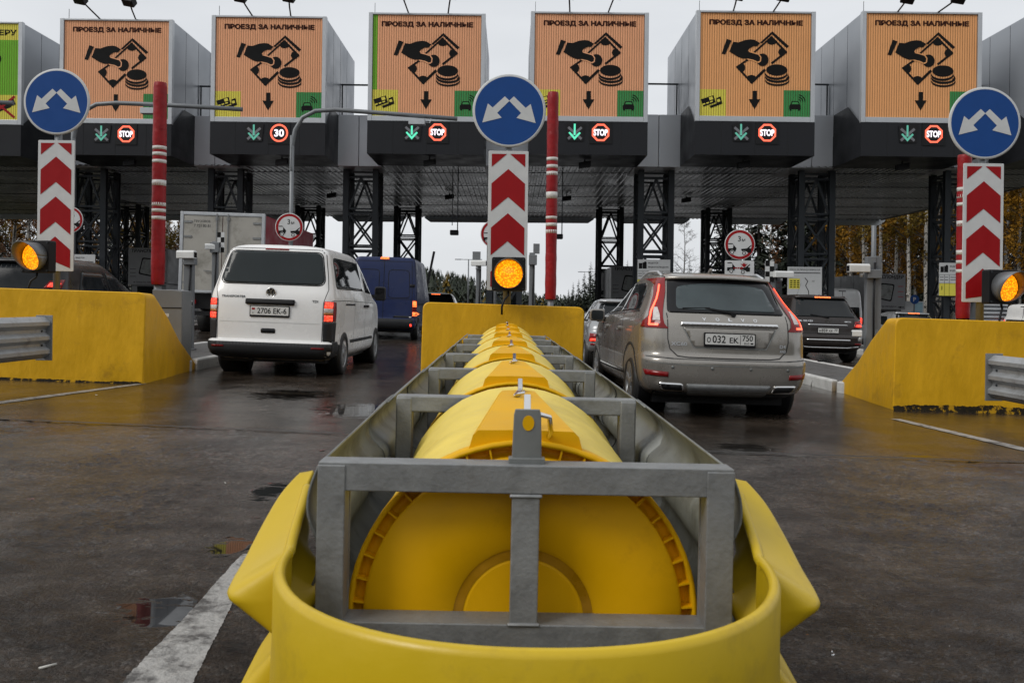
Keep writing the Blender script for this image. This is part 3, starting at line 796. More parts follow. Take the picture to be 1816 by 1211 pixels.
# ------------------------------------------------------------------ direction signs with chevron boards
def direction_sign(label, x, y, zc, ztop, zbot, pw=0.52, foot=1.1):
    r = thing('direction_sign', label, 'road sign', (x, y, foot), group='blue keep-either-side signs with chevron boards')
    mb = MB(); mb.tube([(0, 0.06, 0), (0, 0.06, zc + 0.3 - foot)], 0.05, 14); mb.build('post', M['pole'], r)
    S = SF(0, 0, zc - foot)
    mb = MB(); mb.revolve([(0, -0.02), (0.472, -0.02), (0.478, 0.0), (0.472, 0.014), (0.445, 0.012)], S, 56)
    d = mb.build('disc_rim', M['white'], r)
    mb = MB(); mb.revolve([(0.445, 0.012), (0.0, 0.012)], S, 56, smooth=False)
    d2 = mb.build('disc_face', M['blue'], r)
    mb = MB()
    k = 0.945 / 870.0
    al = [(434, 342), (490, 395), (345, 540), (400, 598), (168, 658), (232, 430), (290, 478)]
    for sgn in (1, -1):
        mb.flat([(sgn * (a - 488) * k, -(b - 512) * k) for a, b in al], S, 0.016)
    mb.build('arrow', M['white'], d2)
    T = SF(0, 0, ztop - foot); hgt = ztop - zbot; w_ = pw / 2
    mb = MB(); mb.prism(rpoly([(-w_, -hgt), (w_, -hgt), (w_, 0), (-w_, 0)], 0.015), T, -0.02, 0.0)
    b = mb.build('chevron_board', M['white'], r, bevel=0.003)
    mb = MB(); rw = w_ - 0.042
    bot = -hgt + 0.045
    mb.flat([(-rw, -0.04), (-0.02, -0.04), (-rw, -0.21)], T, 0.004)
    mb.flat([(rw, -0.04), (0.02, -0.04), (rw, -0.21)], T, 0.004)
    kk = 0
    while True:
        ap = -0.235 - 0.575 * kk
        pts = [(0, ap), (rw, ap - 0.19), (rw, ap - 0.55), (0, ap - 0.365), (-rw, ap - 0.55), (-rw, ap - 0.19)]
        if ap < bot + 0.1: break
        if ap - 0.55 < bot:
            pts = [(0, ap), (rw, ap - 0.19), (rw, bot), (rw - 0.001, bot), (0, max(bot, ap - 0.365)), (-rw + 0.001, bot), (-rw, bot), (-rw, ap - 0.19)]
            if ap - 0.365 <= bot: pts = [(0, ap), (rw, max(bot, ap - 0.19)), (rw, bot), (-rw, bot), (-rw, max(bot, ap - 0.19))]
        mb.flat(pts, T, 0.004); kk += 1
    mb.build('chevron', M['red'], b)
    mb = MB(); mb.box(-0.08, 0.08, 0.015, 0.09, 0.45 + zbot - foot, 0.49 + zbot - foot); mb.box(-0.08, 0.08, 0.015, 0.09, ztop - foot - 0.3, ztop - foot - 0.26)
    mb.build('clamp', M['pole'], r)
    return r
c0 = P(903, 197, 11.75); direction_sign('blue two-arrow sign and red chevron board behind the middle barrier', c0.x, c0.y, c0.z, P(902, 268, 11.75).z, P(902, 515, 11.75).z, 0.52, 1.10)
c1 = P(101, 181, 13.0); direction_sign('blue two-arrow sign and red chevron board at the left, above the left barrier', c1.x, c1.y, c1.z, P(99, 249, 13.0).z, P(99, 481, 13.0).z, 0.525, 0.75)
c2 = P(1746, 219, 11.9); direction_sign('blue two-arrow sign and red chevron board at the right edge', c2.x, c2.y, c2.z, P(1745, 290, 11.9).z, P(1742, 536, 11.9).z, 0.53, 0.95)

# ------------------------------------------------------------------ amber flashers
def flasher(label, px, py, d, size, yaw=0.0):
    c_ = P(px, py, d)
    r = thing('warning_light', label, 'warning light', c_, group='amber flashing lights on the barriers')
    r.rotation_euler = (0, 0, R(yaw))
    h_ = size / 2
    mb = MB(); mb.prism(rpoly([(-h_, -h_), (h_, -h_), (h_, h_), (-h_, h_)], 0.03), SF(0, 0, 0), -0.14, 0.0)
    mb.build('housing', M['black'], r, bevel=0.01)
    rr = size * 0.41
    mb = MB(); mb.revolve([(rr, 0.02), (rr * 0.86, 0.035), (rr * 0.5, 0.05), (0, 0.055)], SF(0, 0, 0), 40)
    mb.build('lens', M['amber'], r)
    n = 40; rows = [[], []]; T = SF(0, 0, 0)
    rows = []
    for k in range(n + 1):
        t = 2 * math.pi * k / n
        ln = 0.05 + 0.25 * (0.5 + 0.5 * math.sin(t)) ** 0.8
        rows.append([T @ Vector((rr * 1.04 * math.cos(t), rr * 1.04 * math.sin(t), z)) for z in (0.0, ln * 0.5, ln)])
    mb = MB(); mb.grid(rows, True); mb.build('visor', M['pole'], r, solid=0.006)
    mb = MB()
    for sx in (-1, 1):
        for sz in (-1, 1): mb.tube([(sx * h_ * 0.86, -0.002, sz * h_ * 0.86), (sx * h_ * 0.86, -0.014, sz * h_ * 0.86)], 0.012, 8)
    mb.build('screw', M['steel'], r)
    mb = MB(); mb.tube([(0, 0.05, -h_), (0.0, 0.03, -h_ - 0.06), (-0.05, -0.01, -h_ - 0.11), (-0.08, -0.02, -h_ - 0.2), (-0.08, 0.0, -h_ - 0.3)], 0.014, 8)
    mb.build('cable', M['black'], r)
    mb = MB(); mb.box(-0.05, 0.05, 0.12, 0.22, h_ * 0.7, h_ * 0.85); mb.build('bracket', M['pole'], r)
flasher('round amber flasher on the middle barrier, seen head-on', 902, 486, 11.45, 0.43)
flasher('round amber flasher on the left barrier, its hood glowing orange', 62, 455, 12.3, 0.44, -11)
flasher('round amber flasher on the right barrier, at the right edge', 1781, 509, 11.5, 0.44, 11)

# ------------------------------------------------------------------ red padded marker posts
def red_post(label, px, d, ytop, ypad, ybase, dia, bands):
    a, b, c_ = P(px, ytop, d), P(px, ypad, d), P(px, ybase, d)
    r = thing('marker_post', label, 'padded post', (a.x, d, c_.z), group='red padded posts beside the lanes')
    zt, zp = a.z - c_.z, b.z - c_.z
    n = 40; rs = random.Random(int(px))
    pts = [(0, 0, zp + (zt - zp) * k / n) for k in range(n + 1)]
    rad = [dia / 2 * (1 + rs.uniform(-0.03, 0.03)) for _ in pts]; rad[0] *= 0.93; rad[-1] *= 0.93
    mb = MB(); mb.tube(pts, rad, 18); mb.build('pad', M['redpad'], r, bevel=0.01)
    mb = MB(); mb.tube([(0, 0, 0), (0, 0, zp)], dia * 0.28, 12); mb.build('base_post', M['pole'], r)
    for y0, y1 in bands:
        z0, z1 = P(px, y1, d).z - c_.z, P(px, y0, d).z - c_.z
        mb = MB(); mb.tube([(0, 0, z0), (0, 0, z1)], dia / 2 * 1.02, 20); mb.build('stripe', M['whiteband'], r)
    return r
red_post('red padded post with white stripes left of the white van', 284.5, 14.0, 147, 505, 545, 0.205, [(260, 266), (271, 277), (284, 290), (320, 330), (360, 366), (371, 377), (384, 390)])
red_post('red padded post with white stripes right of the middle blue sign', 981, 13.6, 164, 531, 560, 0.17, [(280, 286), (293, 299), (305, 312), (341, 353), (384, 389), (396, 402), (408, 414)])
red_post('red padded post mostly hidden behind the right chevron board', 1711, 13.4, 275, 565, 600, 0.20, [(333, 340), (346, 352), (360, 366), (392, 402), (444, 452), (462, 468), (478, 484)])

# ------------------------------------------------------------------ canopy, sign boxes, columns
BX = [-20.9, -14.98, -9.09, -3.21, 2.66, 8.53, 14.36, 20.25]
BD = [34.4, 33.9, 33.3, 32.75, 32.4, 32.05, 31.9, 31.7]
ZB, ZF, ZS, ZTP = 6.60, 7.62, 7.80, 11.72
def skew(x): return -0.066 * x
tcn = thing('toll_canopy', 'wide grey steel canopy spanning all the toll lanes', 'canopy', (0, 32.6, ZB))
def ysk(x, y): return y + skew(x)
# ribbed soffit
mb = MB()
x, xs, k = -42.0, [], 0
while x < 22.2:
    for dx, dz in ((0, 0), (0.10, 0), (0.13, 0.035), (0.22, 0.035)): xs.append((x + dx, dz))
    x += 0.25
yrows = [2.78, 6, 12, 18, 23.6]
mb.grid([[(x, ysk(x, yy), 0.02 + dz) for x, dz in xs] for yy in yrows], False)
mb.build('soffit', M['soffit'], tcn)
mb = MB()
for yy in (4.5, 8.5, 12.5, 16.5, 20.5):
    mb.bar((-42, ysk(-42, yy), 0.012), (22.2, ysk(22.2, yy), 0.012), 0.05, 0.02)
mb.build('soffit_seam', M['fascia'], tcn)
mb = MB()
mb.add([(-42, ysk(-42, 5.3), 2.4), (22.3, ysk(22.3, 5.3), 2.4), (22.3, ysk(22.3, 23.6), 2.4), (-42, ysk(-42, 23.6), 2.4)], [(0, 1, 2, 3)])
mb.add([(-42, ysk(-42, 23.6), 2.4), (22.3, ysk(22.3, 23.6), 2.4), (22.3, ysk(22.3, 23.6), 0.06), (-42, ysk(-42, 23.6), 0.06)], [(0, 1, 2, 3)])
mb.add([(22.3, ysk(22.3, 0.4), 2.4), (22.3, ysk(22.3, 23.6), 2.4), (22.3, ysk(22.3, 23.6), 0.0), (22.3, ysk(22.3, 0.4), 0.0)], [(0, 1, 2, 3)])
mb.build('roof_deck', M['clad'], tcn)
# hanging panels at the rear edge and bright panels between the boxes
for i in range(-3, 8):
    xm = BX[i] if i >= 0 else BX[0] + 5.88 * i
    mb = MB(); T = SF(xm, 23.7 + skew(xm), 0, -0.066)
    mb.prism([(-2.35, 0.16), (-2.35, -0.02), (-2.0, -0.26), (2.0, -0.26), (2.35, -0.02), (2.35, 0.16)], T, -0.2, 0.0)
    mb.build('rear_panel', M['alu'], tcn)
for i in range(7):
    x0, x1 = BX[i] + 2.05, BX[i + 1] - 2.05
    yv = (BD[i] + BD[i + 1]) / 2 + 2.7 - 32.6
    xm = (x0 + x1) / 2
    w_ = (x1 - x0) / 2
    for j in range(2):
        mb = MB(); a = x0 + (x1 - x0) * j / 2
        mb.box(a + 0.008, a + (x1 - x0) / 2 - 0.008, yv, yv + 2.6, 0.0, 2.02)
        mb.build('fascia_panel', M['panel'], tcn, bevel=0.01)
    mb = MB()
    yr = yv + 0.6
    mb.bar((x0 - 0.2, yr, 3.35), (x1 + 0.2, yr, 3.35), 0.06, 0.06)
    for xx in (x0 + 0.1, x1 - 0.1): mb.bar((xx, yr, 2.0), (xx, yr, 3.35), 0.05, 0.05)
    mb.build('railing', M['steel'], tcn)
# small lamps and hangers under the soffit
for k, (px, py, d) in enumerate([(762, 284, 33.5), (1037, 284, 33.5), (588, 347, 44), (797, 349, 44), (1005, 349, 44), (1217, 350, 44), (500, 284, 33.8), (1318, 285, 33), (1600, 288, 33), (230, 284, 34.5)]):
    p = P(px, py, d); x = p.x
    t_ = thing('ceiling_lamp', ['small dark lamp under the canopy, above the front of a lane', 'small dark lamp under the middle of the canopy'][0 if d < 40 else 1], 'lamp', (x, d, ZB - 0.02), group='lamps under the front of the canopy' if d < 40 else 'lamps under the middle of the canopy')
    mb = MB(); mb.prism([(-0.22, -0.30), (0.22, -0.24), (0.22, -0.02), (-0.22, -0.10)], SF(0, 0, 0), -0.12, 0.12); mb.build('housing', M['black'], t_, bevel=0.01)
    mb = MB(); mb.bar((0, 0, -0.1), (0, 0, 0.03), 0.05, 0.05); mb.build('mount', M['steel'], t_)
for px, y0, d, lab in ((807, 411, 36.5, 'thin rod with a camera hanging from the canopy left of the middle chevron board'), (992, 418, 36.5, 'thin rod with a camera hanging from the canopy right of the red post')):
    p = P(px, y0, d)
    t_ = thing('hanging_camera', lab, 'camera', (p.x, d, p.z))
    mb = MB(); mb.bar((0.1, 0, 0), (0.1, 0, ZB - p.z + 0.03), 0.04, 0.04); mb.bar((-0.12, 0, 0.25), (-0.12, 0, ZB - p.z + 0.03), 0.03, 0.03); mb.build('rod', M['steel'], t_)
    mb = MB(); mb.box(-0.2, 0.14, -0.16, 0.16, -0.14, 0.06); mb.build('housing', M['black'], t_, bevel=0.03)

# pictogram drawn in sign units, taken to metres around the middle of the box front
def sg(pts): return [((a - 485) * 0.00437, 11.66 - ZB - (b - 30) * 0.00437) for a, b in pts]
def oval(cx, cy, rx, ry, a0=0, a1=360, n=30): return [(cx + rx * math.cos(R(a0 + (a1 - a0) * k / n)), cy - ry * math.sin(R(a0 + (a1 - a0) * k / n))) for k in range(n + 1)]
HAND = [(302, 268), (345, 272), (400, 252), (445, 246), (478, 250), (522, 276), (497, 302), (468, 301), (436, 320), (425, 335), (432, 350), (470, 360), (508, 371), (524, 392), (521, 420), (502, 427), (470, 412), (420, 402), (380, 402), (340, 388), (272, 347)]
HALO = [(440, 322), (425, 338), (432, 344), (474, 353), (514, 363), (533, 390), (530, 424), (510, 437), (490, 432), (465, 420), (420, 411), (420, 380)]
CUFF = [(250, 244), (290, 257), (240, 371), (210, 366)]
INK = [[(620, 178), (757, 297), (738, 314), (622, 208)], [(620, 178), (625, 196), (535, 280), (522, 270)],
       stroke((617, 222), (474, 352), 15), stroke((610, 222), (738, 350), 17), stroke((736, 344), (616, 440), 18), stroke((566, 488), (452, 600), 22), stroke((462, 602), (334, 468), 17), stroke((334, 474), (424, 410), 16),
       [(572, 262), (615, 218), (660, 266), (642, 282), (615, 288), (590, 283)], [(742, 348), (700, 306), (677, 324), (668, 348), (680, 370), (706, 380)],
       [(456, 606), (410, 560), (430, 541), (455, 534), (480, 540), (504, 562)], [(330, 470), (378, 438), (399, 455), (404, 478), (398, 500), (374, 518)],
       CUFF, oval(660, 492, 86, 46)]
def cres(cx, cy, rx, ry, sh): return oval(cx, cy, rx, ry, 180, 360) + oval(cx, cy - sh, rx * 0.97, ry * 0.92, 360, 180)
INK += [cres(655, 524, 92, 48, 15), cres(664, 552, 99, 44, 15), cres(664, 578, 99, 44, 12), [(745, 522), (763, 548), (740, 580), (735, 560), (748, 545)]]
ARROW = [(467, 663), (501, 663), (501, 731), (531, 731), (483, 814), (434, 731), (467, 731)]
def rotrect(cx, cy, w_, h_, a):
    c_, s_ = math.cos(R(a)), math.sin(R(a))
    return [(cx + x * c_ - y * s_, cy + x * s_ + y * c_) for x, y in ((-w_, -h_), (w_, -h_), (w_, h_), (-w_, h_))]

def lane_sign(i, label, disp, face='orange', yellow=True, green=True, lit=False):
    x, d = BX[i], BD[i]
    r = thing('lane_sign_box', label, 'lane sign', (x, d, ZB), group='sign boxes over the toll lanes')
    mb = MB(); mb.box(-2.10, 2.10, 0.10, 6.0, 1.22, ZTP - ZB - 0.03)
    bod = mb.build('box', M['clad'], r, bevel=0.02)
    mb = MB()
    for s in (-1, 1):
        for yy in (1.4, 2.8, 4.2):
            mb.box(min(s * 2.10, s * 2.103), max(s * 2.10, s * 2.103), yy - 0.01, yy + 0.01, 1.3, ZTP - ZB - 0.08)
    mb.build('seam', M['fascia'], bod)
    mb = MB(); mb.prism([(-2.12, 0), (2.12, 0), (2.12, 1.19), (-2.12, 1.19)], SF(0, 0, 0), -2.75, 0.06)
    for s in (-1, 1):
        mb.add([(s * 2.125, 0.1, 1.18), (s * 2.125, 2.70, 1.18), (s * 2.125, 2.70, 2.0), (s * 2.125, 1.2, 2.0), (s * 2.125, 0.1, 1.25)], [(0, 1, 2, 3, 4)])
    dk = mb.build('lower_housing', M['fascia'], r)
    mb = MB()
    for a in (-1.19, 0.02, 1.17): mb.box(a - 0.008, a + 0.008, -0.066, -0.061, 0.02, 1.18)
    mb.build('seam', M['gloss'], dk)
    # frame
    mb = MB(); z0, z1 = 1.19, ZTP - ZB
    mb.box(-2.12, -1.97, -0.05, 0.14, z0, z1); mb.box(1.97, 2.12, -0.05, 0.14, z0, z1)
    mb.box(-1.968, 1.968, -0.045, 0.14, z0 + 0.003, z0 + 0.19); mb.box(-1.968, 1.968, -0.045, 0.14, z1 - 0.075, z1 - 0.003)
    mb.build('frame', M['alu'], r, bevel=0.012)
    # slatted face
    fz0, fz1 = z0 + 0.19, z1 - 0.075
    mb = MB(); mb.add([(-1.968, 0.035, fz0), (1.968, 0.035, fz0), (1.968, 0.035, fz1), (-1.968, 0.035, fz1)], [(0, 1, 2, 3)])
    mb.build('slat_backing', M['gap'], r)
    n = 46; pit = 3.93 / n
    mb = MB()
    for k in range(n):
        a = -1.965 + k * pit
        cx = (a / 0.00437 + 485 + pit / 0.00874)
        mb.cur = 0
        left_strip = (i == 3 and k < 2)
        if left_strip: mb.cur = 1
        if face == 'green':
            mb.cur = 1
        segs = [(fz0, fz1, mb.cur)]
        zc = 11.66 - ZB - (655 - 30) * 0.00437
        if yellow and cx < 242: segs = [(fz0, zc, 2), (zc, fz1, mb.cur)]
        if green and cx > 722: segs = [(fz0, zc, 3), (zc, fz1, mb.cur)]
        if face == 'green':
            zt = fz1 - 0.62; segs = [(fz0, zc, 2), (zc, zt, 1), (zt, fz1, 2)]
        for s0, s1, mi in segs:
            mb.cur = mi
            mb.add([(a + 0.006, 0.008, s0), (a + pit / 2, 0.0, s0), (a + pit - 0.006, 0.008, s0), (a + pit - 0.006, 0.008, s1), (a + pit / 2, 0.0, s1), (a + 0.006, 0.008, s1)], [(0, 1, 4, 5), (1, 2, 3, 4)])
    fc = mb.build('sign_face', [M[face] if face != 'green' else M['orange'], M['slime'], M['syellow'], M['sgreen']], r)
    T = SF(0, -0.004, 0)
    if face == 'green':
        mb = MB(); mb.text('ТРАНСПОНДЕРУ', T, 1.88, sg([(0, 115)])[0][1], height=0.26, width=3.1, t=0.0, bold=0.03, align=1)
        mb.build('lettering', M['ink'], fc)
        mb = MB(); mb.flat(sg(oval(688, 340, 96, 58)), T, 0); mb.build('pictogram', M['ink'], fc)
        mb = MB(); mb.flat(sg(rotrect(800, 760, 70, 28, -22)), T, 0); mb.flat(sg(rotrect(850, 735, 60, 25, -22)), T, 0.001); mb.build('pictogram', M['ink'], fc)
        mb = MB(); mb.flat(sg(stroke((690, 680), (905, 850), 20)), T, 0.003); mb.flat(sg(stroke((690, 850), (905, 665), 20)), T, 0.004); mb.build('red_cross', M['red'], fc)
    else:
        mb = MB()
        for k_, (ox_, oz_) in enumerate(((0, 0), (0.014, 0), (-0.014, 0), (0, 0.010), (0, -0.010))): mb.text('ПРОЕЗД ЗА НАЛИЧНЫЕ', T, sg([(487, 0)])[0][0] + ox_, sg([(0, 112)])[0][1] + oz_, width=3.30, height=0.205, t=0.0004 * k_, bold=0.012)
        mb.build('lettering', M['brownink'], fc)
        mb = MB()
        for k_, q in enumerate(INK): mb.flat(sg(q), T, 0.0002 * k_)
        mb.flat(sg(oval(543, 411, 49, 51, 0, 360)), T, 0.0055)
        mb.flat(sg(ARROW), T, 0.0)
        mb.flat(sg(HAND), T, 0.008)
        mb.build('cash_pictogram', M['ink'], fc)
        mb = MB(); mb.flat(sg(HALO), T, 0.0065); mb.build('pictogram_outline', M[face], fc)
        if yellow:
            mb = MB(); mb.flat(sg([(45, 738), (148, 703), (167, 760), (68, 797)]), T, 0.001); mb.flat(sg([(172, 726), (206, 712), (221, 770), (127, 808), (117, 790), (175, 768)]), T, 0.001); mb.build('card_pictogram', M['ink'], fc)
            mb = MB(); mb.flat(sg([(110, 722), (138, 713), (147, 735), (119, 746)]), T, 0.003); mb.flat(sg([(176, 740), (198, 732), (205, 752), (183, 760)]), T, 0.003)
            for q in ((72, 776), (102, 766), (132, 755)): mb.flat(sg(rotrect(q[0], q[1], 11, 5, -19)), T, 0.003)
            mb.build('card_detail', M['syellow'], fc)
        if green:
            mb = MB()
            mb.flat(sg([(764, 780), (775, 770), (786, 742), (840, 742), (850, 770), (858, 780), (858, 808), (764, 808)]), T, 0.001)
            mb.flat(sg([(768, 808), (784, 808), (784, 819), (768, 819)]), T, 0.001); mb.flat(sg([(838, 808), (853, 808), (853, 819), (838, 819)]), T, 0.001)
            for r0 in (14, 32, 50): mb.flat(sg([(838 + a, 745 - b) for a, b in arc(0, 0, r0, r0 + 7, R(2), R(85))]), T, 0.001)
            mb.build('car_pictogram', M['ink'], fc)
            mb = MB(); mb.flat(sg([(784, 768), (792, 750), (834, 750), (842, 768)]), T, 0.003); mb.build('car_pictogram_window', M['sgreen'], fc)
    # lane signals on the lower housing
    T = SF(0, -0.062, 0)
    mb = MB(); mb.prism(sg([(300, 946), (330, 930), (455, 932), (440, 1078), (310, 1078)]), T, 0, 0.03); sig = mb.build('lane_signal', M['black'], r)
    T2 = SF(0, -0.094, 0)
    mb = MB(); mb.flat(sg(stroke((318, 966), (428, 1062), 20)), T2, 0); mb.flat(sg(stroke((428, 966), (318, 1062), 20)), T2, 0.001); mb.build('unlit_cross', M['xgrey'], sig)
    gm = M['greenled'] if lit else M['greendim']
    mb = MB(); mb.flat(sg(stroke((371, 938), (371, 1030), 15)), T2, 0.003); mb.flat(sg([(320, 1012), (332, 1004), (371, 1044), (410, 1004), (421, 1014), (371, 1070)]), T2, 0.004); mb.build('green_arrow', gm, sig)
    mb = MB(); mb.prism(sg([(492, 916), (676, 916), (676, 1098), (492, 1098)]), T, 0, 0.025); dsp = mb.build('speed_display', M['black'], r)
    T3 = SF(*Vector((sg([(584, 0)])[0][0], -0.090, sg([(0, 1006)])[0][1])))
    mb = MB()
    if disp == 'STOP':
        o = [(0.335 * math.cos(R(22.5 + 45 * k)), 0.335 * math.sin(R(22.5 + 45 * k))) for k in range(8)]
        q = [(0.265 * math.cos(R(22.5 + 45 * k)), 0.265 * math.sin(R(22.5 + 45 * k))) for k in range(8)]
        for k in range(8): mb.flat([o[k], o[(k + 1) % 8], q[(k + 1) % 8], q[k]], T3, 0)
    else:
        for k in range(40):
            a0, a1 = 2 * math.pi * k / 40, 2 * math.pi * (k + 1) / 40
            mb.flat([(0.33 * math.cos(a0), 0.33 * math.sin(a0)), (0.33 * math.cos(a1), 0.33 * math.sin(a1)), (0.265 * math.cos(a1), 0.265 * math.sin(a1)), (0.265 * math.cos(a0), 0.265 * math.sin(a0))], T3, 0)
    mb.build('red_ring', M['stopring'], dsp)
    mb = MB()
    if disp == 'STOP': mb.text('STOP', T3, 0, 0, width=0.50, height=0.235, t=0.002, bold=0.04)
    else: mb.text('30', T3, 0, 0, width=0.36, height=0.27, t=0.002, bold=0.03)
    mb.build('lettering', M['stoptext'], dsp)
    # thin lightning rod
    mb = MB(); mb.bar((-1.95, 0.3, ZTP - ZB - 0.05), (-1.95, 0.3, ZTP - ZB + 0.45), 0.015, 0.015); mb.build('antenna', M['steel'], r)
    return r
lane_sign(0, 'green and yellow lane sign box cut off by the left edge', 'STOP', 'green')
lane_sign(1, 'orange cash lane sign box behind the left blue sign', 'STOP', 'orange', False, True)
lane_sign(2, 'orange cash lane sign box showing a red ring with 30', '30', 'orange')
lane_sign(3, 'orange cash lane sign box with a sliver of green down its left edge', 'STOP', 'orange', lit=True)
lane_sign(4, 'orange cash lane sign box behind the red post beside the middle blue sign', 'STOP', 'orange', lit=True)
lane_sign(5, 'amber cash lane sign box with yellow and green corners both in view', 'STOP', 'orange2', lit=False)
lane_sign(6, 'amber cash lane sign box without a yellow corner, behind the right blue sign', 'STOP', 'orange2', False, True)
lane_sign(7, 'grey sign box cut off by the right edge, only its side in view', 'STOP', 'orange2')

# floodlights leaning out over the boxes
def flood(bi, px0, py0, px1, py1, side):
    d = BD[bi] - 0.02
    a = P(px0, py0, d + 0.05); b = P(px1, py1, d - 1.2)
    t_ = thing('floodlight', f'black floodlight on an arm, {side}', 'floodlight', (a.x, a.y, ZTP - 0.02), group='floodlights above the lane signs')
    dv = Vector((b.x - a.x, b.y - a.y, b.z - ZTP))
    mb = MB(); mb.tube([(0, 0.1, 0), tuple(dv * 0.5), tuple(dv)], 0.028, 8); mb.build('arm', M['black'], t_)
    mb = MB(); mb.box(-0.22, 0.22, -0.15, 0.15, -0.14, 0.14, Matrix.Translation(dv) @ Matrix.Rotation(R(-35), 4, 'X') @ Matrix.Rotation(R(15), 4, 'Y')); mb.build('lamp_head', M['black'], t_, bevel=0.03)
nm = {1: 'box behind the left blue sign', 2: 'box showing 30', 3: 'box over the blue van', 4: 'box by the middle blue sign', 5: 'two-cornered amber box', 6: 'amber box behind the right blue sign'}
for bi, l_, r_ in ((1, (178, 33, 142, -2), (240, 31, 229, 2)), (2, (448, 27, 426, -6), (515, 25, 512, -6)), (3, (725, 24, 712, -12), (794, 24, 800, -12)),
                   (4, (1011, 23, 1009, -12), (1078, 22, 1092, -12)), (5, (1301, 22, 1308, -10), (1371, 22, 1390, -8)), (6, (1592, 24, 1610, -4), (1662, 24, 1700, -4))):
    flood(bi, *l_, 'left one above the ' + nm[bi]); flood(bi, *r_, 'right one above the ' + nm[bi])

# lattice columns
def make_column(wd, hgt):
    r = thing('lattice_column', 'c', 'column')
    h_ = wd / 2; p_ = wd * 0.16
    for sx in (-1, 1):
        for sy in (-1, 1):
            mb = MB(); cx, cy = sx * (h_ - p_ / 2), sy * (h_ - p_ / 2)
            mb.box(cx - p_ / 2, cx + p_ / 2, cy - p_ / 2, cy - p_ / 2 + 0.03, 0, hgt); mb.box(cx - p_ / 2, cx + p_ / 2, cy + p_ / 2 - 0.03, cy + p_ / 2, 0, hgt)
            mb.box(cx - 0.015, cx + 0.015, cy - p_ / 2 + 0.03, cy + p_ / 2 - 0.03, 0, hgt)
            mb.build('chord', M['steel'], r)
    zz = [0.25, 1.75, 3.25, 4.75, 6.25]
    for axis in (0, 1):
        for s in (-1, 1):
            mb = MB(); o = s * (h_ - p_ / 2)
            def q(a, z): return (a, o, z) if axis == 0 else (o, a, z)
            e = h_ - p_
            for z in zz:
                for dz in (0, 0.2):
                    if z + dz < hgt: mb.bar(q(-e, z + dz), q(e, z + dz), 0.07, 0.07)
            for k in range(len(zz) - 1):
                z0, z1 = zz[k] + 0.2, zz[k + 1]
                if k == len(zz) - 2:
                    mb.bar(q(-e, z0), q(0, z1), 0.08, 0.08); mb.bar(q(e, z0), q(0, z1), 0.08, 0.08)
                else:
                    mb.bar(q(-e, z0), q(e, z1), 0.08, 0.08); mb.bar(q(e, z0), q(-e, z1), 0.08, 0.08)
            mb.build('bracing', M['steel'], r)
    return r
protoA = make_column(1.42, ZB - 0.02); protoB = make_column(1.40, ZB - 0.02)
first = {0: True, 1: True}
c_names = ['far left, behind the black car', 'behind the box truck', 'between the white and the blue van', 'hidden behind the middle chevron board', 'left of the beige car roof, carrying a white notice', 'right of the beige car, carrying a map board', 'at the right chevron board, carrying a yellow notice']
for k, (px, y) in enumerate(((147, 36.6), (398, 36.6), (641, 36.6), (896, 36.6), (1156, 36.6), (1427, 36.6), (1668, 36.6))):
    x = (px - CX - 2) * y / F
    c_ = protoA if k == 0 else copy_tree(protoA)
    c_.location = (x, y + skew(x), gz(x) + 0.0); c_.scale = (1, 1, (ZB - gz(x)) / ZB)
    put(c_, 'dark steel lattice column in the front row, ' + c_names[k], 'column', 'lattice columns holding the canopy')
b_names = {215: 'seen past the left chevron board', 545: 'right of the round 3 m sign above the white van', 722: 'right above the blue van', 1080: 'left of the notice board above the beige car', 1265: 'behind the round 3 m sign above the beige car', 895: 'hidden behind the middle chevron board'}
for k, px in enumerate(b_names):
    y = 50.0; x = (px - CX - 2) * y / F
    c_ = protoB if k == 0 else copy_tree(protoB)
    c_.location = (x, y + skew(x), gz(x)); c_.scale = (1, 1, (ZB - gz(x)) / ZB)
    put(c_, 'black steel lattice column in the rear row, ' + b_names[px], 'column', 'lattice columns holding the canopy')

# ------------------------------------------------------------------ vehicles
def pchip(xs, ys):
    n = len(xs); h = [xs[i + 1] - xs[i] for i in range(n - 1)]; dl = [(ys[i + 1] - ys[i]) / h[i] for i in range(n - 1)]
    m = [0.0] * n; m[0], m[-1] = dl[0], dl[-1]
    for i in range(1, n - 1):
        if dl[i - 1] * dl[i] > 0:
            w1, w2 = 2 * h[i] + h[i - 1], h[i] + 2 * h[i - 1]
            m[i] = (w1 + w2) / (w1 / dl[i - 1] + w2 / dl[i])
    def f(x):
        i = 0
        while i < n - 2 and x > xs[i + 1]: i += 1
        t = (x - xs[i]) / h[i]; t = max(0, min(1, t))
        return (ys[i] * (1 + 2 * t) * (1 - t) ** 2 + m[i] * h[i] * t * (1 - t) ** 2 + ys[i + 1] * t * t * (3 - 2 * t) + m[i + 1] * h[i] * t * t * (t - 1))
    return f

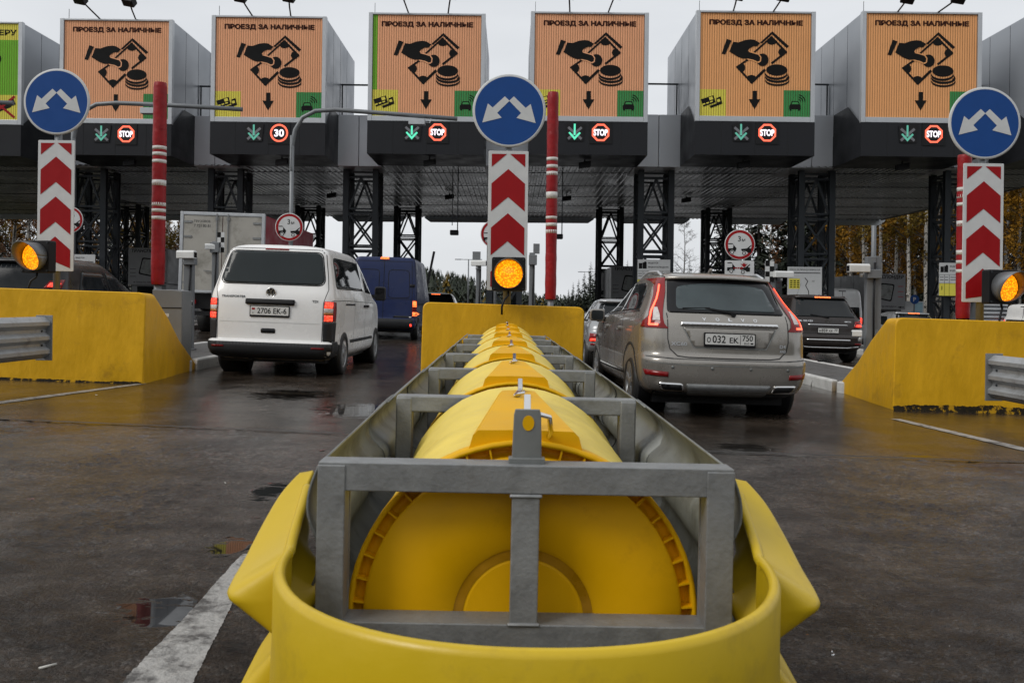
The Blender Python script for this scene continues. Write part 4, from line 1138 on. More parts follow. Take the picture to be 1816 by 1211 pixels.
class Car:
    """Body built from horizontal outlines; windows, lamps and trim are laid on its skin."""
    def __init__(s, name, label, cat, loc, yaw, roll, paint, levels, bow=0.05, rr=0.16, rf=0.35, crown=None, arches=(), arch_r=0.38, sidebow=0.03, group=None, zm=None):
        s.zm = zm or (lambda z: z)
        levels = [(s.zm(l[0]),) + tuple(l[1:]) for l in levels]
        s.root = thing(name, label, cat, loc, (0, roll, yaw), group)
        zs = [l[0] for l in levels]
        fw, fr, ff = (pchip(zs, [l[i] for l in levels]) for i in (1, 2, 3))
        Z = []
        for i in range(len(zs) - 1):
            k = max(1, int(round((zs[i + 1] - zs[i]) / 0.022)))
            Z += [zs[i] + (zs[i + 1] - zs[i]) * j / k for j in range(k)]
        Z.append(zs[-1])
        ztop = zs[-1]
        rows = []
        for z in Z:
            w_, yr, yf = max(0.02, fw(z)), fr(z), ff(z)
            r0, r1 = min(rr, w_ * 0.6), min(rf, w_ * 0.7, (yf - yr) * 0.3)
            half = []
            for k in range(6): half.append(((w_ - r0) * k / 6, yr, 'r'))
            for k in range(7):
                t = R(90) * k / 6; half.append((w_ - r0 + r0 * math.sin(t), yr + r0 * (1 - math.cos(t)), 'r'))
            n = 26
            for k in range(1, n): half.append((w_, yr + r0 + (yf - r1 - yr - r0) * k / n, 's'))
            for k in range(6):
                t = R(90) * k / 5; half.append((w_ - r1 + r1 * math.cos(t), yf - r1 + r1 * math.sin(t), 'f'))
            for k in range(1, 5): half.append(((w_ - r1) * (1 - k / 4), yf, 'f'))
            pts = []
            mid = (yr + yf) / 2; ln = (yf - yr) / 2
            for x, y, c_ in half:
                q = (x / max(w_, 0.01))
                y2 = y + (bow * q * q if c_ == 'r' else (-0.12 * q * q if c_ == 'f' else bow * max(0, 1 - (y - yr) / max(ln, .1)) ** 3))
                x2 = x * (1 - sidebow * ((y - mid) / max(ln, 0.1)) ** 2 * (1 if ln > 0 else 0))
                dz = crown(y2) * max(0.0, min(1.0, (z - ztop * 0.62) / (ztop * 0.38))) if crown else 0.0
                pts.append((x2, y2, z + dz))
            rows.append(pts + [(-x, y, z_) for x, y, z_ in pts[-2:0:-1]])
        mb = MB(); mb.grid(rows, True, True)
        mb.add(rows[0], [tuple(range(len(rows[0])))][::1]); mb.add(rows[-1], [tuple(range(len(rows[-1])))], True)
        s.body = mb.build('body', paint, s.root, weld=True)
        me = s.body.data
        s.bvh = BVHTree.FromPolygons([v.co.copy() for v in me.vertices], [tuple(p.vertices) for p in me.polygons])
        if arches:
            for (x, y, z) in arches:
                for sd in (-1, 1):
                    c = MB(); c.tube([(sd * (x - 0.36), y, z), (sd * (x + 0.4), y, z)], arch_r, 36); cu = c.build('cutter', M['black'])
                    md = s.body.modifiers.new('arch', 'BOOLEAN'); md.object = cu; md.operation = 'DIFFERENCE'; md.solver = 'EXACT'
                    bpy.context.view_layer.update()
                    dg = bpy.context.evaluated_depsgraph_get()
                    new = bpy.data.meshes.new_from_object(s.body.evaluated_get(dg))
                    s.body.modifiers.clear(); s.body.data = new; bpy.data.objects.remove(cu)
            for (x, y, z) in arches:
                for sd in (-1, 1):
                    c = MB(); c.revolve([(arch_r - 0.004, 0.03), (arch_r - 0.004, 0.34), (0, 0.34)], Matrix.Translation((sd * (x - 0.02), y, z)) @ Matrix.Rotation(R(90 * -sd), 4, 'Y'), 36)
                    c.build('wheel_well', M['black'], s.root)
    def hit(s, a, b, axis):
        if axis != 'top': b = s.zm(b)
        if axis == 'rear': o, d = Vector((a, -4, b)), Vector((0, 1, 0))
        elif axis == 'right': o, d = Vector((4, a, b)), Vector((-1, 0, 0))
        elif axis == 'left': o, d = Vector((-4, a, b)), Vector((1, 0, 0))
        else: o, d = Vector((a, b, 6)), Vector((0, 0, -1))
        h = s.bvh.ray_cast(o, d)
        if h[0] is None:
            tgt = {'rear': Vector((a, 0.2, b)), 'right': Vector((0.9, a, b)), 'left': Vector((-0.9, a, b)), 'top': Vector((a, b, 1.7))}[axis]
            h = s.bvh.find_nearest(tgt)
        n = h[1]
        if n.dot(d) > 0: n = -n
        return h[0], n, d
    def lay(s, name, poly, axis, mat, off=0.004, depth=0.012, step=0.06, parent=None, flatn=False):
        pts = []
        for i in range(len(poly)):
            a, b = Vector(poly[i]), Vector(poly[(i + 1) % len(poly)])
            k = max(1, int((b - a).length / step))
            for j in range(k): pts.append(a.lerp(b, j / k))
        nb = len(pts)
        xs = [p.x for p in pts]; ys = [p.y for p in pts]
        inner = []
        y = min(ys) + step / 2
        while y < max(ys):
            x = min(xs) + step / 2
            while x < max(xs):
                inner.append(Vector((x, y))); x += step
            y += step
        vs, es, fs, *_ = delaunay_2d_cdt(pts + inner, [], [list(range(nb))], 1, 1e-4)
        out = []
        for v in vs:
            p, n, d = s.hit(v.x, v.y, axis)
            out.append(p + n * off)
        cnt = {}
        for f in fs:
            for i in range(len(f)):
                e = (f[i], f[(i + 1) % len(f)]); cnt[e] = cnt.get(e, 0) + 1
        bd = [e for e in cnt if (e[1], e[0]) not in cnt]
        base = len(out); mp_ = {}
        d = Vector({'rear': (0, 1, 0), 'right': (-1, 0, 0), 'left': (1, 0, 0), 'top': (0, 0, -1)}[axis])
        faces = [tuple(f) for f in fs]
        for a, b in bd:
            for q in (a, b):
                if q not in mp_: mp_[q] = len(out); out.append(out[q] + d * depth)
            faces.append((b, a, mp_[a], mp_[b]))
        mb = MB(); mb.add(out, faces[:len(fs)], True); 
        base0 = 0
        for f in faces[len(fs):]: mb.f.append(list(f)); mb.sm.append(False); mb.mi.append(0)
        return mb.build(name, mat, parent or s.body)
    def line(s, name, pts, axis, mat, wd=0.008, off=0.002, parent=None, closed=False, step=0.04):
        P_ = [Vector(p) for p in pts]
        if closed: P_ = P_ + [P_[0]]
        q = []
        for i in range(len(P_) - 1):
            k = max(1, int((P_[i + 1] - P_[i]).length / step))
            for j in range(k): q.append(P_[i].lerp(P_[i + 1], j / k))
        q.append(P_[-1])
        rows = []
        for i, p in enumerate(q):
            d = (q[min(i + 1, len(q) - 1)] - q[max(i - 1, 0)]).normalized(); n2 = Vector((-d.y, d.x)) * wd / 2
            r_ = []
            for e in (p - n2, p + n2):
                h, n, _ = s.hit(e.x, e.y, axis); r_.append(h + n * off)
            rows.append(r_)
        mb = MB(); mb.grid(rows, True)
        return mb.build(name, mat, parent or s.body)
    def strip(s, name, A, B, axis, mat, off=0.006, n=30, m=4, parent=None):
        """a band between two lines, laid on the skin"""
        def rs(L_):
            L_ = [Vector(p) for p in L_]; t = [0]
            for i in range(len(L_) - 1): t.append(t[-1] + (L_[i + 1] - L_[i]).length)
            out = []
            for k in range(n + 1):
                u = t[-1] * k / n; i = 0
                while i < len(L_) - 2 and u > t[i + 1]: i += 1
                out.append(L_[i].lerp(L_[i + 1], (u - t[i]) / max(1e-6, t[i + 1] - t[i])))
            return out
        a, b = rs(A), rs(B); rows = []
        for k in range(n + 1):
            row = []
            for j in range(m + 1):
                p = a[k].lerp(b[k], j / m); h, nn, _ = s.hit(p.x, p.y, axis)
                row.append(h + nn * off)
            rows.append(row)
        mb = MB(); mb.grid(rows, True)
        return mb.build(name, mat, parent or s.body)
    def write(s, name, body, x, z, w_, h_, mat, parent=None, off=0.006, bold=0.02):
        vs, fs, (x0, x1, y0, y1) = text_geo(body, bold)
        out = []
        for a, b in vs:
            px, pz = x + ((a - x0) / (x1 - x0) - 0.5) * w_, z + ((b - y0) / (y1 - y0) - 0.5) * h_
            p, n, d = s.hit(px, pz, 'rear'); out.append(p - Vector((0, off, 0)))
        mb = MB(); mb.add(out, fs)
        return mb.build(name, mat, parent or s.body)
    def wheel(s, x, y, r, wd=0.22, spokes=5, rim=None, z=None):
        rim = rim or M['rim']
        for sd in (-1, 1):
            T = Matrix.Translation((sd * x, y, z or r)) @ Matrix.Rotation(R(90 * sd), 4, 'Y')
            k = r * 0.66
            mb = MB(); mb.revolve([(k, -wd * 0.98), (r * 0.93, -wd), (r, -wd * 0.88), (r, -0.03), (r * 0.95, -0.004), (k * 1.04, 0.0), (k, -0.012), (k, -wd * 0.98)], T, 44)
            for j in range(4): mb.revolve([(r + 0.0008, -wd * (0.2 + 0.18 * j)), (r + 0.003, -wd * (0.21 + 0.18 * j)), (r + 0.003, -wd * (0.31 + 0.18 * j)), (r + 0.0008, -wd * (0.32 + 0.18 * j))], T, 44)
            wh = mb.build('wheel', M['rubber'], s.root)
            mb = MB()
            mb.revolve([(k, -0.008), (k * 0.93, -0.012), (k * 0.9, -0.05)], T, 44)
            for j in range(spokes):
                a = 2 * math.pi * j / spokes
                if spokes <= 7:
                    for da in (-0.13, 0.13):
                        mb.bar(T @ Vector((k * 0.15 * math.cos(a), k * 0.15 * math.sin(a), -0.02)), T @ Vector((k * 0.92 * math.cos(a + da), k * 0.92 * math.sin(a + da), -0.018)), 0.035, 0.02, up=(sd, 0, 0))
                else:
                    mb.bar(T @ Vector((k * 0.3 * math.cos(a), k * 0.3 * math.sin(a), -0.02)), T @ Vector((k * 0.9 * math.cos(a), k * 0.9 * math.sin(a), -0.022)), 0.045, 0.012, up=(sd, 0, 0))
            mb.revolve([(k * 0.32, -0.03), (k * 0.28, -0.01), (k * 0.1, -0.006), (0, -0.006)], T, 24)
            mb.build('rim', rim, wh)
            mb = MB(); mb.revolve([(k * 0.9, -0.06), (0, -0.06)], T, 30); mb.build('brake_disc', M['black'], wh)
    def plate(s, x, z, w_, h_, runs, frame=True, tiny=None):
        p, n, d = s.hit(x, z, 'rear')
        y = min(s.hit(x + dx, z + dz, 'rear')[0].y for dx in (-w_ / 2, w_ / 2, 0) for dz in (-h_ / 2, h_ / 2)) - 0.012
        T = SF(x, y, s.zm(z))
        mb = MB(); mb.prism(rpoly([(-w_ / 2 - 0.012, -h_ / 2 - 0.028), (w_ / 2 + 0.012, -h_ / 2 - 0.028), (w_ / 2 + 0.012, h_ / 2 + 0.012), (-w_ / 2 - 0.012, h_ / 2 + 0.012)], 0.012), T, -0.03, 0.0)
        pf = mb.build('plate_holder', M['black'], s.body)
        mb = MB(); mb.prism(rpoly([(-w_ / 2, -h_ / 2), (w_ / 2, -h_ / 2), (w_ / 2, h_ / 2), (-w_ / 2, h_ / 2)], 0.01), T, 0.0, 0.003)
        mb.build('number_plate', M['plate'], pf)
        mb = MB()
        for body, cx, cy, ww, hh in runs: mb.text(body, T, cx, cy, width=ww, height=hh, t=0.0045, bold=0.012)
        return mb, T, pf

# ---- white van
lv = [(0.24, 0.80, 0.30, 4.50), (0.30, 0.89, 0.09, 4.74), (0.36, 0.925, 0.01, 4.82), (0.48, 0.94, 0.0, 4.86), (0.515, 0.94, 0.015, 4.87), (0.535, 0.935, 0.075, 4.87), (0.80, 0.945, 0.082, 4.84), (1.0, 0.95, 0.09, 4.72), (1.12, 0.945, 0.10, 4.55), (1.20, 0.935, 0.115, 4.25), (1.34, 0.905, 0.165, 3.98), (1.5, 0.868, 0.225, 3.75), (1.66, 0.828, 0.285, 3.5), (1.78, 0.795, 0.33, 3.3), (1.85, 0.765, 0.36, 3.15), (1.90, 0.71, 0.40, 3.0), (1.935, 0.60, 0.47, 2.9), (1.955, 0.40, 0.6, 2.7), (1.962, 0.10, 0.9, 2.4)]
VD = 13.15
VX = (473 - CX) * VD / F
van = Car('white_van', 'white van with a dark rear window, waiting left of the crash cushion', 'van', (VX, VD, gz(VX)), R(-0.7), R(1.3), M['vanwhite'], lv, bow=0.045, rr=0.13, rf=0.5, arches=[(0.93, 0.98, 0.33), (0.93, 3.98, 0.33)], arch_r=0.39, crown=lambda y: 0.02 - 0.006 * (y - 1.8) ** 2)
van.lay('rear_window', rpoly([(-0.775, 1.365), (0.775, 1.365), (0.675, 1.845), (-0.675, 1.845)], [0.12, 0.12, 0.09, 0.09]), 'rear', M['glassgrey'], 0.004, 0.01)
van.line('window_seal', rpoly([(-0.785, 1.355), (0.785, 1.355), (0.685, 1.855), (-0.685, 1.855)], [0.12, 0.12, 0.09, 0.09]), 'rear', M['black'], 0.014, 0.003, closed=True)
tg = [(-0.77, 0.535), (-0.775, 0.8), (-0.775, 1.1), (-0.83, 1.3), (-0.80, 1.5), (-0.735, 1.82), (-0.66, 1.895)]
van.line('tailgate_seam', tg + [(-x, z) for x, z in tg[::-1]], 'rear', M['black'], 0.009, 0.0015)
for sd in (-1, 1):
    lmp = van.lay('tail_lamp', [(sd * 0.785, 0.83), (sd * 0.905, 0.83), (sd * 0.908, 1.13), (sd * 0.785, 1.13)], 'rear', M['lampred'], 0.007, 0.02, 0.03)
    van.lay('lit_lamp', [(sd * 0.797, 1.03), (sd * 0.90, 1.03), (sd * 0.90, 1.12), (sd * 0.797, 1.12)], 'rear', M['litred'], 0.009, 0.002, 0.03, lmp)
    van.lay('clear_lamp', [(sd * 0.79, 0.965), (sd * 0.903, 0.965), (sd * 0.903, 1.025), (sd * 0.79, 1.025)], 'rear', M['lampclear'], 0.009, 0.002, 0.03, lmp)
    van.lay('amber_lamp', [(sd * 0.79, 0.935), (sd * 0.903, 0.935), (sd * 0.903, 0.964), (sd * 0.79, 0.964)], 'rear', M['lampamber'], 0.009, 0.002, 0.03, lmp)
    van.lay('lit_lamp', [(sd * 0.797, 0.84), (sd * 0.90, 0.84), (sd * 0.90, 0.925), (sd * 0.797, 0.925)], 'rear', M['litred'], 0.009, 0.002, 0.03, lmp)
    van.lay('corner_trim', [(sd * 0.782, 0.535), (sd * 0.905, 0.535), (sd * 0.905, 0.825), (sd * 0.782, 0.825)], 'rear', M['trim'], 0.006, 0.02, 0.03)
    van.lay('reflector', [(sd * 0.64, 0.425), (sd * 0.82, 0.425), (sd * 0.82, 0.452), (sd * 0.64, 0.452)], 'rear', M['lampred'], 0.012, 0.01, 0.04)
    ax = 'right' if sd > 0 else 'left'
    van.lay('corner_trim', [(0.165, 0.535), (0.36, 0.535), (0.36, 0.825), (0.165, 0.825)], ax, M['trim'], 0.005, 0.01)
    van.lay('side_window', rpoly([(0.46, 1.32), (2.62, 1.32), (2.62, 1.80), (0.62, 1.80)], [0.1, 0.05, 0.06, 0.1]), ax, M['glass'], 0.004, 0.01, 0.1)
    van.lay('door_window', rpoly([(2.80, 1.30), (3.85, 1.28), (3.25, 1.77), (2.80, 1.80)], [0.05, 0.05, 0.1, 0.05]), ax, M['glass'], 0.004, 0.01, 0.1)
    van.lay('lamp_side', [(0.165, 0.832), (0.34, 0.832), (0.34, 1.12), (0.165, 1.128)], ax, M['lampred'], 0.006, 0.012, 0.05)
    van.line('body_crease', [(0.2, 1.14), (1.2, 1.15), (3.6, 1.12)], ax, M['galvdark'], 0.012, 0.002)
    van.line('slide_rail', [(1.0, 1.09), (1.75, 1.09)], ax, M['black'], 0.028, 0.003)
    for yy in (1.72, 2.72): van.line('door_seam', [(yy, 0.45), (yy, 1.30)], ax, M['black'], 0.010, 0.002)
    van.line('sill_line', [(1.42, 0.50), (3.55, 0.50)], ax, M['trim'], 0.05, 0.003)
    for yy in (2.60, 2.86): van.lay('door_handle', rpoly([(yy - 0.09, 1.045), (yy + 0.09, 1.045), (yy + 0.09, 1.085), (yy - 0.09, 1.085)], 0.015), ax, M['black'], 0.025, 0.03)
van.lay('bumper', rpoly([(-0.915, 0.27), (0.915, 0.27), (0.925, 0.50), (-0.925, 0.50)], 0.03), 'rear', M['trim'], 0.010, 0.05, 0.05)
for ax in ('left', 'right'): van.lay('bumper', [(0.16, 0.28), (0.60, 0.30), (0.57, 0.42), (0.50, 0.53), (0.16, 0.53)], ax, M['trim'], 0.008, 0.02, 0.05)
van.lay('handle_bar', rpoly([(-0.36, 1.055), (0.36, 1.055), (0.36, 1.135), (-0.36, 1.135)], 0.02), 'rear', M['black'], 0.03, 0.05)
van.lay('latch_handle', rpoly([(-0.12, 0.64), (0.09, 0.64), (0.09, 0.71), (-0.12, 0.71)], 0.02), 'rear', M['gloss'], 0.008, 0.02)
van.lay('brake_lamp', rpoly([(-0.18, 1.874), (0.18, 1.874), (0.17, 1.896), (-0.17, 1.896)], 0.008), 'rear', M['lampred'], 0.008, 0.02, 0.03)
van.line('tailgate_crease', [(-0.74, 0.80), (0.74, 0.80)], 'rear', M['camwhite'], 0.012, 0.003)
mb, T, pf = van.plate(0.0, 0.965, 0.56, 0.125, [('2706 EK-6', 0.035, 0.0, 0.43, 0.082)], tiny=True)
mb.text('BY', T, -0.238, -0.035, width=0.03, height=0.022, t=0.0045)
mb.build('plate_number', M['ink'], pf)
mb = MB(); mb.flat([(-0.26, 0.012), (-0.215, 0.012), (-0.215, 0.04), (-0.26, 0.04)], T, 0.0045); mb.build('plate_flag', M['red'], pf)
mb = MB()
p0 = van.hit(0, 1.235, 'rear')[0]; T = SF(0, p0.y - 0.006, 1.235)
mb.revolve([(0.060, 0.0), (0.066, 0.010), (0.073, 0.010), (0.078, 0.0)], T, 36)
kq = 0.072
for a, b in (((-0.36, 0.80), (-0.02, 0.10)), ((0.36, 0.80), (0.02, 0.10)), ((-0.78, 0.42), (-0.36, -0.70)), ((0.78, 0.42), (0.36, -0.70)), ((-0.36, -0.70), (0.0, 0.02)), ((0.36, -0.70), (0.0, 0.02))):
    mb.prism(stroke((a[0] * kq, a[1] * kq), (b[0] * kq, b[1] * kq), 0.013), T, 0.001, 0.009)
em = mb.build('emblem', M['chrome'], van.body)
mb = MB(); mb.revolve([(0.064, 0.001), (0.0, 0.001)], T, 36); mb.build('emblem_ground', M['trim'], em)
van.write('lettering', 'TRANSPORTER', -0.55, 1.165, 0.36, 0.034, M['steel'])
van.write('lettering', 'TDI', 0.655, 1.125, 0.085, 0.034, M['steel'])
van.wheel(0.945, 0.98, 0.335, 0.22, 16)
van.wheel(0.945, 3.98, 0.335, 0.22, 16)
def mirror(car, x, y, z, mat, glass=None, w_=0.2, h_=0.26):
    for sd in (-1, 1):
        mb = MB(); mb.prism(rpoly([(-w_ / 2, -h_ / 2), (w_ / 2, -h_ / 2), (w_ / 2, h_ / 2), (-w_ / 2, h_ / 2)], 0.05), SF(sd * (x + w_ / 2), y, z), -0.13, 0.0)
        mr = mb.build('mirror', mat, car.root, bevel=0.02, segs=3)
        mb = MB(); mb.prism(rpoly([(-w_ / 2 + 0.02, -h_ / 2 + 0.02), (w_ / 2 - 0.02, -h_ / 2 + 0.02), (w_ / 2 - 0.02, h_ / 2 - 0.02), (-w_ / 2 + 0.02, h_ / 2 - 0.02)], 0.04), SF(sd * (x + w_ / 2), y, z), 0.0, 0.004)
        mb.build('mirror_glass', glass or M['glassgrey'], mr)
        mb = MB(); mb.bar((sd * (x - 0.06), y + 0.08, z - 0.05), (sd * (x + 0.05), y + 0.06, z - 0.05), 0.08, 0.06); mb.build('mirror_arm', M['black'], mr)
mirror(van, 0.93, 3.70, 1.30, M['trim'], M['gloss'])
mb = MB(); mb.box(-0.78, 0.78, 0.35, 4.5, 0.20, 0.32); mb.tube([(-0.3, 0.25, 0.26), (-0.3, 0.6, 0.26)], 0.04, 10); mb.build('chassis', M['black'], van.root)

# ---- beige sport utility car
lv = [(0.26, 0.74, 0.42, 4.2), (0.31, 0.83, 0.22, 4.42), (0.36, 0.885, 0.09, 4.54), (0.44, 0.92, 0.035, 4.6), (0.55, 0.938, 0.008, 4.63), (0.64, 0.944, 0.0, 4.63), (0.685, 0.944, 0.012, 4.62), (0.705, 0.942, 0.055, 4.60), (0.73, 0.940, 0.075, 4.58), (0.86, 0.938, 0.085, 4.5), (0.97, 0.934, 0.10, 4.35), (1.04, 0.924, 0.115, 4.1), (1.09, 0.905, 0.14, 3.75), (1.13, 0.880, 0.175, 3.45), (1.20, 0.840, 0.245, 3.22), (1.32, 0.790, 0.355, 2.98), (1.44, 0.738, 0.45, 2.72), (1.54, 0.692, 0.525, 2.48), (1.60, 0.655, 0.57, 2.3), (1.635, 0.61, 0.61, 2.15), (1.66, 0.53, 0.68, 2.05), (1.675, 0.42, 0.8, 1.95), (1.685, 0.10, 1.1, 1.7)]
UX = 2.42 * 0.985 * 10.72 / 10.72
ud = 10.45
ud = 9.7
UX = (1297 - CX - 1.5) * ud / F
suv = Car('beige_car', 'beige sport utility car with tall glowing tail lamps, right of the crash cushion', 'car', (UX, ud, gz(UX) - 0.09), R(2.6), R(1.2), M['beige'], lv, bow=0.10, rr=0.22, rf=0.55, arches=[(0.92, 0.96, 0.43), (0.92, 3.735, 0.43)], arch_r=0.415, crown=lambda y: 0.035 - 0.022 * (y - 2.0) ** 2 if y < 3.4 else 0.0, zm=lambda z: z * 1.075 if z < 1.15 else 1.23625 + (z - 1.15) * (1.70 - 1.23625) / (1.685 - 1.15))
suv.lay('rear_window', rpoly([(-0.655, 1.145), (0.655, 1.145), (0.575, 1.60), (-0.575, 1.60)], [0.05, 0.05, 0.06, 0.06]), 'rear', M['gloss'], 0.004, 0.01, 0.05)
suv.lay('rear_glass', rpoly([(-0.55, 1.19), (0.57, 1.175), (0.49, 1.49), (0.2, 1.535), (-0.2, 1.535), (-0.50, 1.49)], 0.06), 'rear', M['glassteal'], 0.006, 0.002, 0.05)
# spoiler over the window with a red brake lamp
mb = MB(); rows = []
for k in range(21):
    x = -0.60 + 1.2 * k / 20; q = abs(x) / 0.6
    h_, n_, _ = suv.hit(x * 0.97, 1.612 - 0.02 * q * q, 'rear')
    rows.append([(x, h_.y + 0.16, h_.z + 0.045), (x, h_.y - 0.05 + 0.02 * q, h_.z + 0.025), (x, h_.y - 0.085 + 0.05 * q * q, h_.z + 0.004), (x, h_.y - 0.075 + 0.05 * q * q, h_.z - 0.014), (x, h_.y + 0.03, h_.z - 0.016)])
mb.grid(rows, True); sp = mb.build('spoiler', M['beige'], suv.root)
mb = MB()
mb.grid([[(a * 1.0, rows[k][2][1] + 0.03 - 0.0, rows[k][1][2] + 0.006), (a, rows[k][1][1] - 0.008, rows[k][1][2] + 0.004)] for k in range(5, 16) for a in [rows[k][0][0]]], True)
mb.build('brake_lamp', M['lampred'], sp)
lo = [(0.62, 1.60), (0.675, 1.60), (0.70, 1.50), (0.738, 1.36), (0.785, 1.24), (0.830, 1.13), (0.858, 1.06), (0.880, 0.985)]
li = [(0.585, 1.60), (0.60, 1.55), (0.62, 1.42), (0.66, 1.28), (0.69, 1.17), (0.71, 1.09), (0.70, 1.03), (0.66, 0.985)]
for sd in (-1, 1):
    lmp = suv.strip('tail_lamp', [(sd * x, z) for x, z in li], [(sd * x, z) for x, z in lo[1:]], 'rear', M['lampred'], 0.010, 40, 10)
    suv.strip('clear_lamp', [(sd * 0.735, 1.20), (sd * 0.735, 1.12), (sd * 0.74, 1.06)], [(sd * 0.765, 1.20), (sd * 0.795, 1.12), (sd * 0.81, 1.06)], 'rear', M['lampclear'], 0.013, 10, 5, lmp)
    led = [(0.650, 1.50), (0.675, 1.41), (0.710, 1.31), (0.752, 1.225), (0.795, 1.145), (0.825, 1.075), (0.835, 1.01)]
    suv.strip('led_strip', [(sd * x, z) for x, z in led], [(sd * (x + 0.014), z + 0.004) for x, z in led], 'rear', M['ledred'], 0.016, 50, 2, lmp)
    suv.strip('led_strip', [(sd * 0.848, 1.008), (sd * 0.76, 1.008)], [(sd * 0.848, 1.026), (sd * 0.76, 1.026)], 'rear', M['ledred'], 0.016, 10, 2, lmp)
    ax = 'right' if sd > 0 else 'left'
    suv.lay('lamp_side', [(0.26, 0.985), (0.44, 0.99), (0.41, 1.05), (0.36, 1.10), (0.27, 1.12)], ax, M['lampred'], 0.006, 0.01, 0.04, lmp)
    suv.lay('side_window', rpoly([(0.86, 1.17), (1.95, 1.14), (1.95, 1.54), (1.22, 1.54), (1.0, 1.42)], 0.06), ax, M['glass'], 0.004, 0.01, 0.08)
    suv.lay('door_window', rpoly([(2.02, 1.14), (3.15, 1.10), (2.62, 1.46), (2.02, 1.545)], 0.05), ax, M['glass'], 0.004, 0.01, 0.08)
    suv.line('window_trim', [(0.80, 1.155), (1.95, 1.125), (3.2, 1.085)], ax, M['chrome'], 0.016, 0.005)
    suv.line('door_seam', [(1.40, 0.62), (1.50, 0.9), (1.62, 1.12)], ax, M['black'], 0.008, 0.002)
    suv.line('door_seam', [(1.98, 0.42), (2.0, 1.12)], ax, M['black'], 0.008, 0.002)
    suv.line('door_seam', [(3.05, 0.42), (3.15, 0.8), (3.18, 1.07)], ax, M['black'], 0.008, 0.002)
    for yy in (1.72, 2.72): suv.lay('door_handle', rpoly([(yy - 0.10, 0.93), (yy + 0.10, 0.925), (yy + 0.10, 0.965), (yy - 0.10, 0.97)], 0.015), ax, M['beige'], 0.03, 0.03)
    suv.line('sill_trim', [(1.35, 0.40), (3.35, 0.40)], ax, M['trim'], 0.13, 0.006)
    suv.line('sill_strip', [(1.42, 0.475), (3.30, 0.475)], ax, M['chrome'], 0.018, 0.010)
    suv.lay('reflector', [(sd * 0.66, 0.500), (sd * 0.88, 0.510), (sd * 0.90, 0.565), (sd * 0.66, 0.550)], 'rear', M['lampred'], 0.006, 0.01, 0.04)
    ex = suv.lay('exhaust_trim', rpoly([(sd * 0.47, 0.355), (sd * 0.71, 0.365), (sd * 0.76, 0.445), (sd * 0.50, 0.44)], 0.03), 'rear', M['chrome'], 0.012, 0.04, 0.04)
    suv.lay('exhaust_mouth', rpoly([(sd * 0.492, 0.37), (sd * 0.70, 0.378), (sd * 0.735, 0.432), (sd * 0.515, 0.428)], 0.02), 'rear', M['black'], 0.014, 0.002, 0.04, ex)
    suv.line('arch_trim', [(0.96 + 0.43 * math.cos(R(a)), (0.36 + 0.07 + 0.43 * math.sin(R(a))) / 1.075) for a in range(0, 181, 9)], ax, M['trim'], 0.03, 0.004)
    suv.line('arch_trim', [(3.735 + 0.43 * math.cos(R(a)), (0.36 + 0.07 + 0.43 * math.sin(R(a))) / 1.075) for a in range(0, 181, 9)], ax, M['trim'], 0.03, 0.004)
suv.lay('skid_plate', rpoly([(-0.42, 0.315), (0.42, 0.315), (0.47, 0.44), (-0.47, 0.44)], 0.03), 'rear', M['galv'], 0.008, 0.03, 0.05)
suv.lay('lower_trim', [(-0.80, 0.275), (0.80, 0.275), (0.84, 0.345), (-0.84, 0.345)], 'rear', M['trim'], 0.005, 0.03, 0.05)
tg = [(-0.662, 1.14), (-0.665, 0.98), (-0.665, 0.88), (-0.64, 0.78), (-0.56, 0.712), (-0.45, 0.70), (0, 0.697)]
suv.line('tailgate_seam', tg + [(-x, z) for x, z in tg[-2::-1]], 'rear', M['black'], 0.010, 0.002)
suv.lay('tailgate_recess', rpoly([(-0.50, 1.005), (0.52, 1.005), (0.41, 0.80), (-0.39, 0.80)], [0.02, 0.02, 0.06, 0.06]), 'rear', M['beige'], 0.003, 0.004, 0.05)
suv.line('recess_edge', [(-0.50, 1.0), (-0.39, 0.803), (0.41, 0.803), (0.52, 1.0)], 'rear', M['galvdark'], 0.010, 0.006)
suv.lay('chrome_strip', rpoly([(-0.53, 1.015), (0.55, 1.015), (0.54, 1.05), (-0.52, 1.05)], 0.008), 'rear', M['chrome'], 0.020, 0.02, 0.05)
suv.line('bumper_crease', [(-0.93, 0.645), (-0.5, 0.628), (0, 0.625), (0.5, 0.628), (0.93, 0.645)], 'rear', M['galvdark'], 0.008, 0.002)
suv.line('bumper_lip', [(-0.92, 0.70), (-0.6, 0.685), (0, 0.683), (0.6, 0.685), (0.92, 0.70)], 'rear', M['trim'], 0.008, 0.002)
for x in (-0.62, -0.2, 0.22, 0.64): suv.lay('parking_sensor', [(x + 0.016 * math.cos(R(a)), 0.60 + 0.016 * math.sin(R(a))) for a in range(0, 360, 30)], 'rear', M['galvdark'], 0.004, 0.004, 0.03)
mb, T, pf = suv.plate(0.0, 0.893, 0.54, 0.115, [('O', -0.232, -0.008, 0.042, 0.058), ('032', -0.12, 0.0, 0.145, 0.08), ('EK', 0.045, -0.008, 0.10, 0.058), ('750', 0.192, 0.018, 0.115, 0.062)])
mb.text('RUS', T, 0.185, -0.038, width=0.055, height=0.022, t=0.0045)
mb.flat([(0.112, -0.052), (0.117, -0.052), (0.117, 0.052), (0.112, 0.052)], T, 0.0045)
mb.flat([(0.226, -0.047), (0.256, -0.047), (0.256, -0.03), (0.226, -0.03)], T, 0.0045)
mb.build('plate_number', M['ink'], pf)
for ch, x in zip('VOLVO', (-0.27, -0.125, 0.015, 0.155, 0.295)): suv.write('lettering', ch, x, 1.090, 0.042, 0.032, M['chrome'], bold=0.03)
suv.write('lettering', 'XC60', -0.545, 0.835, 0.17, 0.036, M['alu'], bold=0.02)
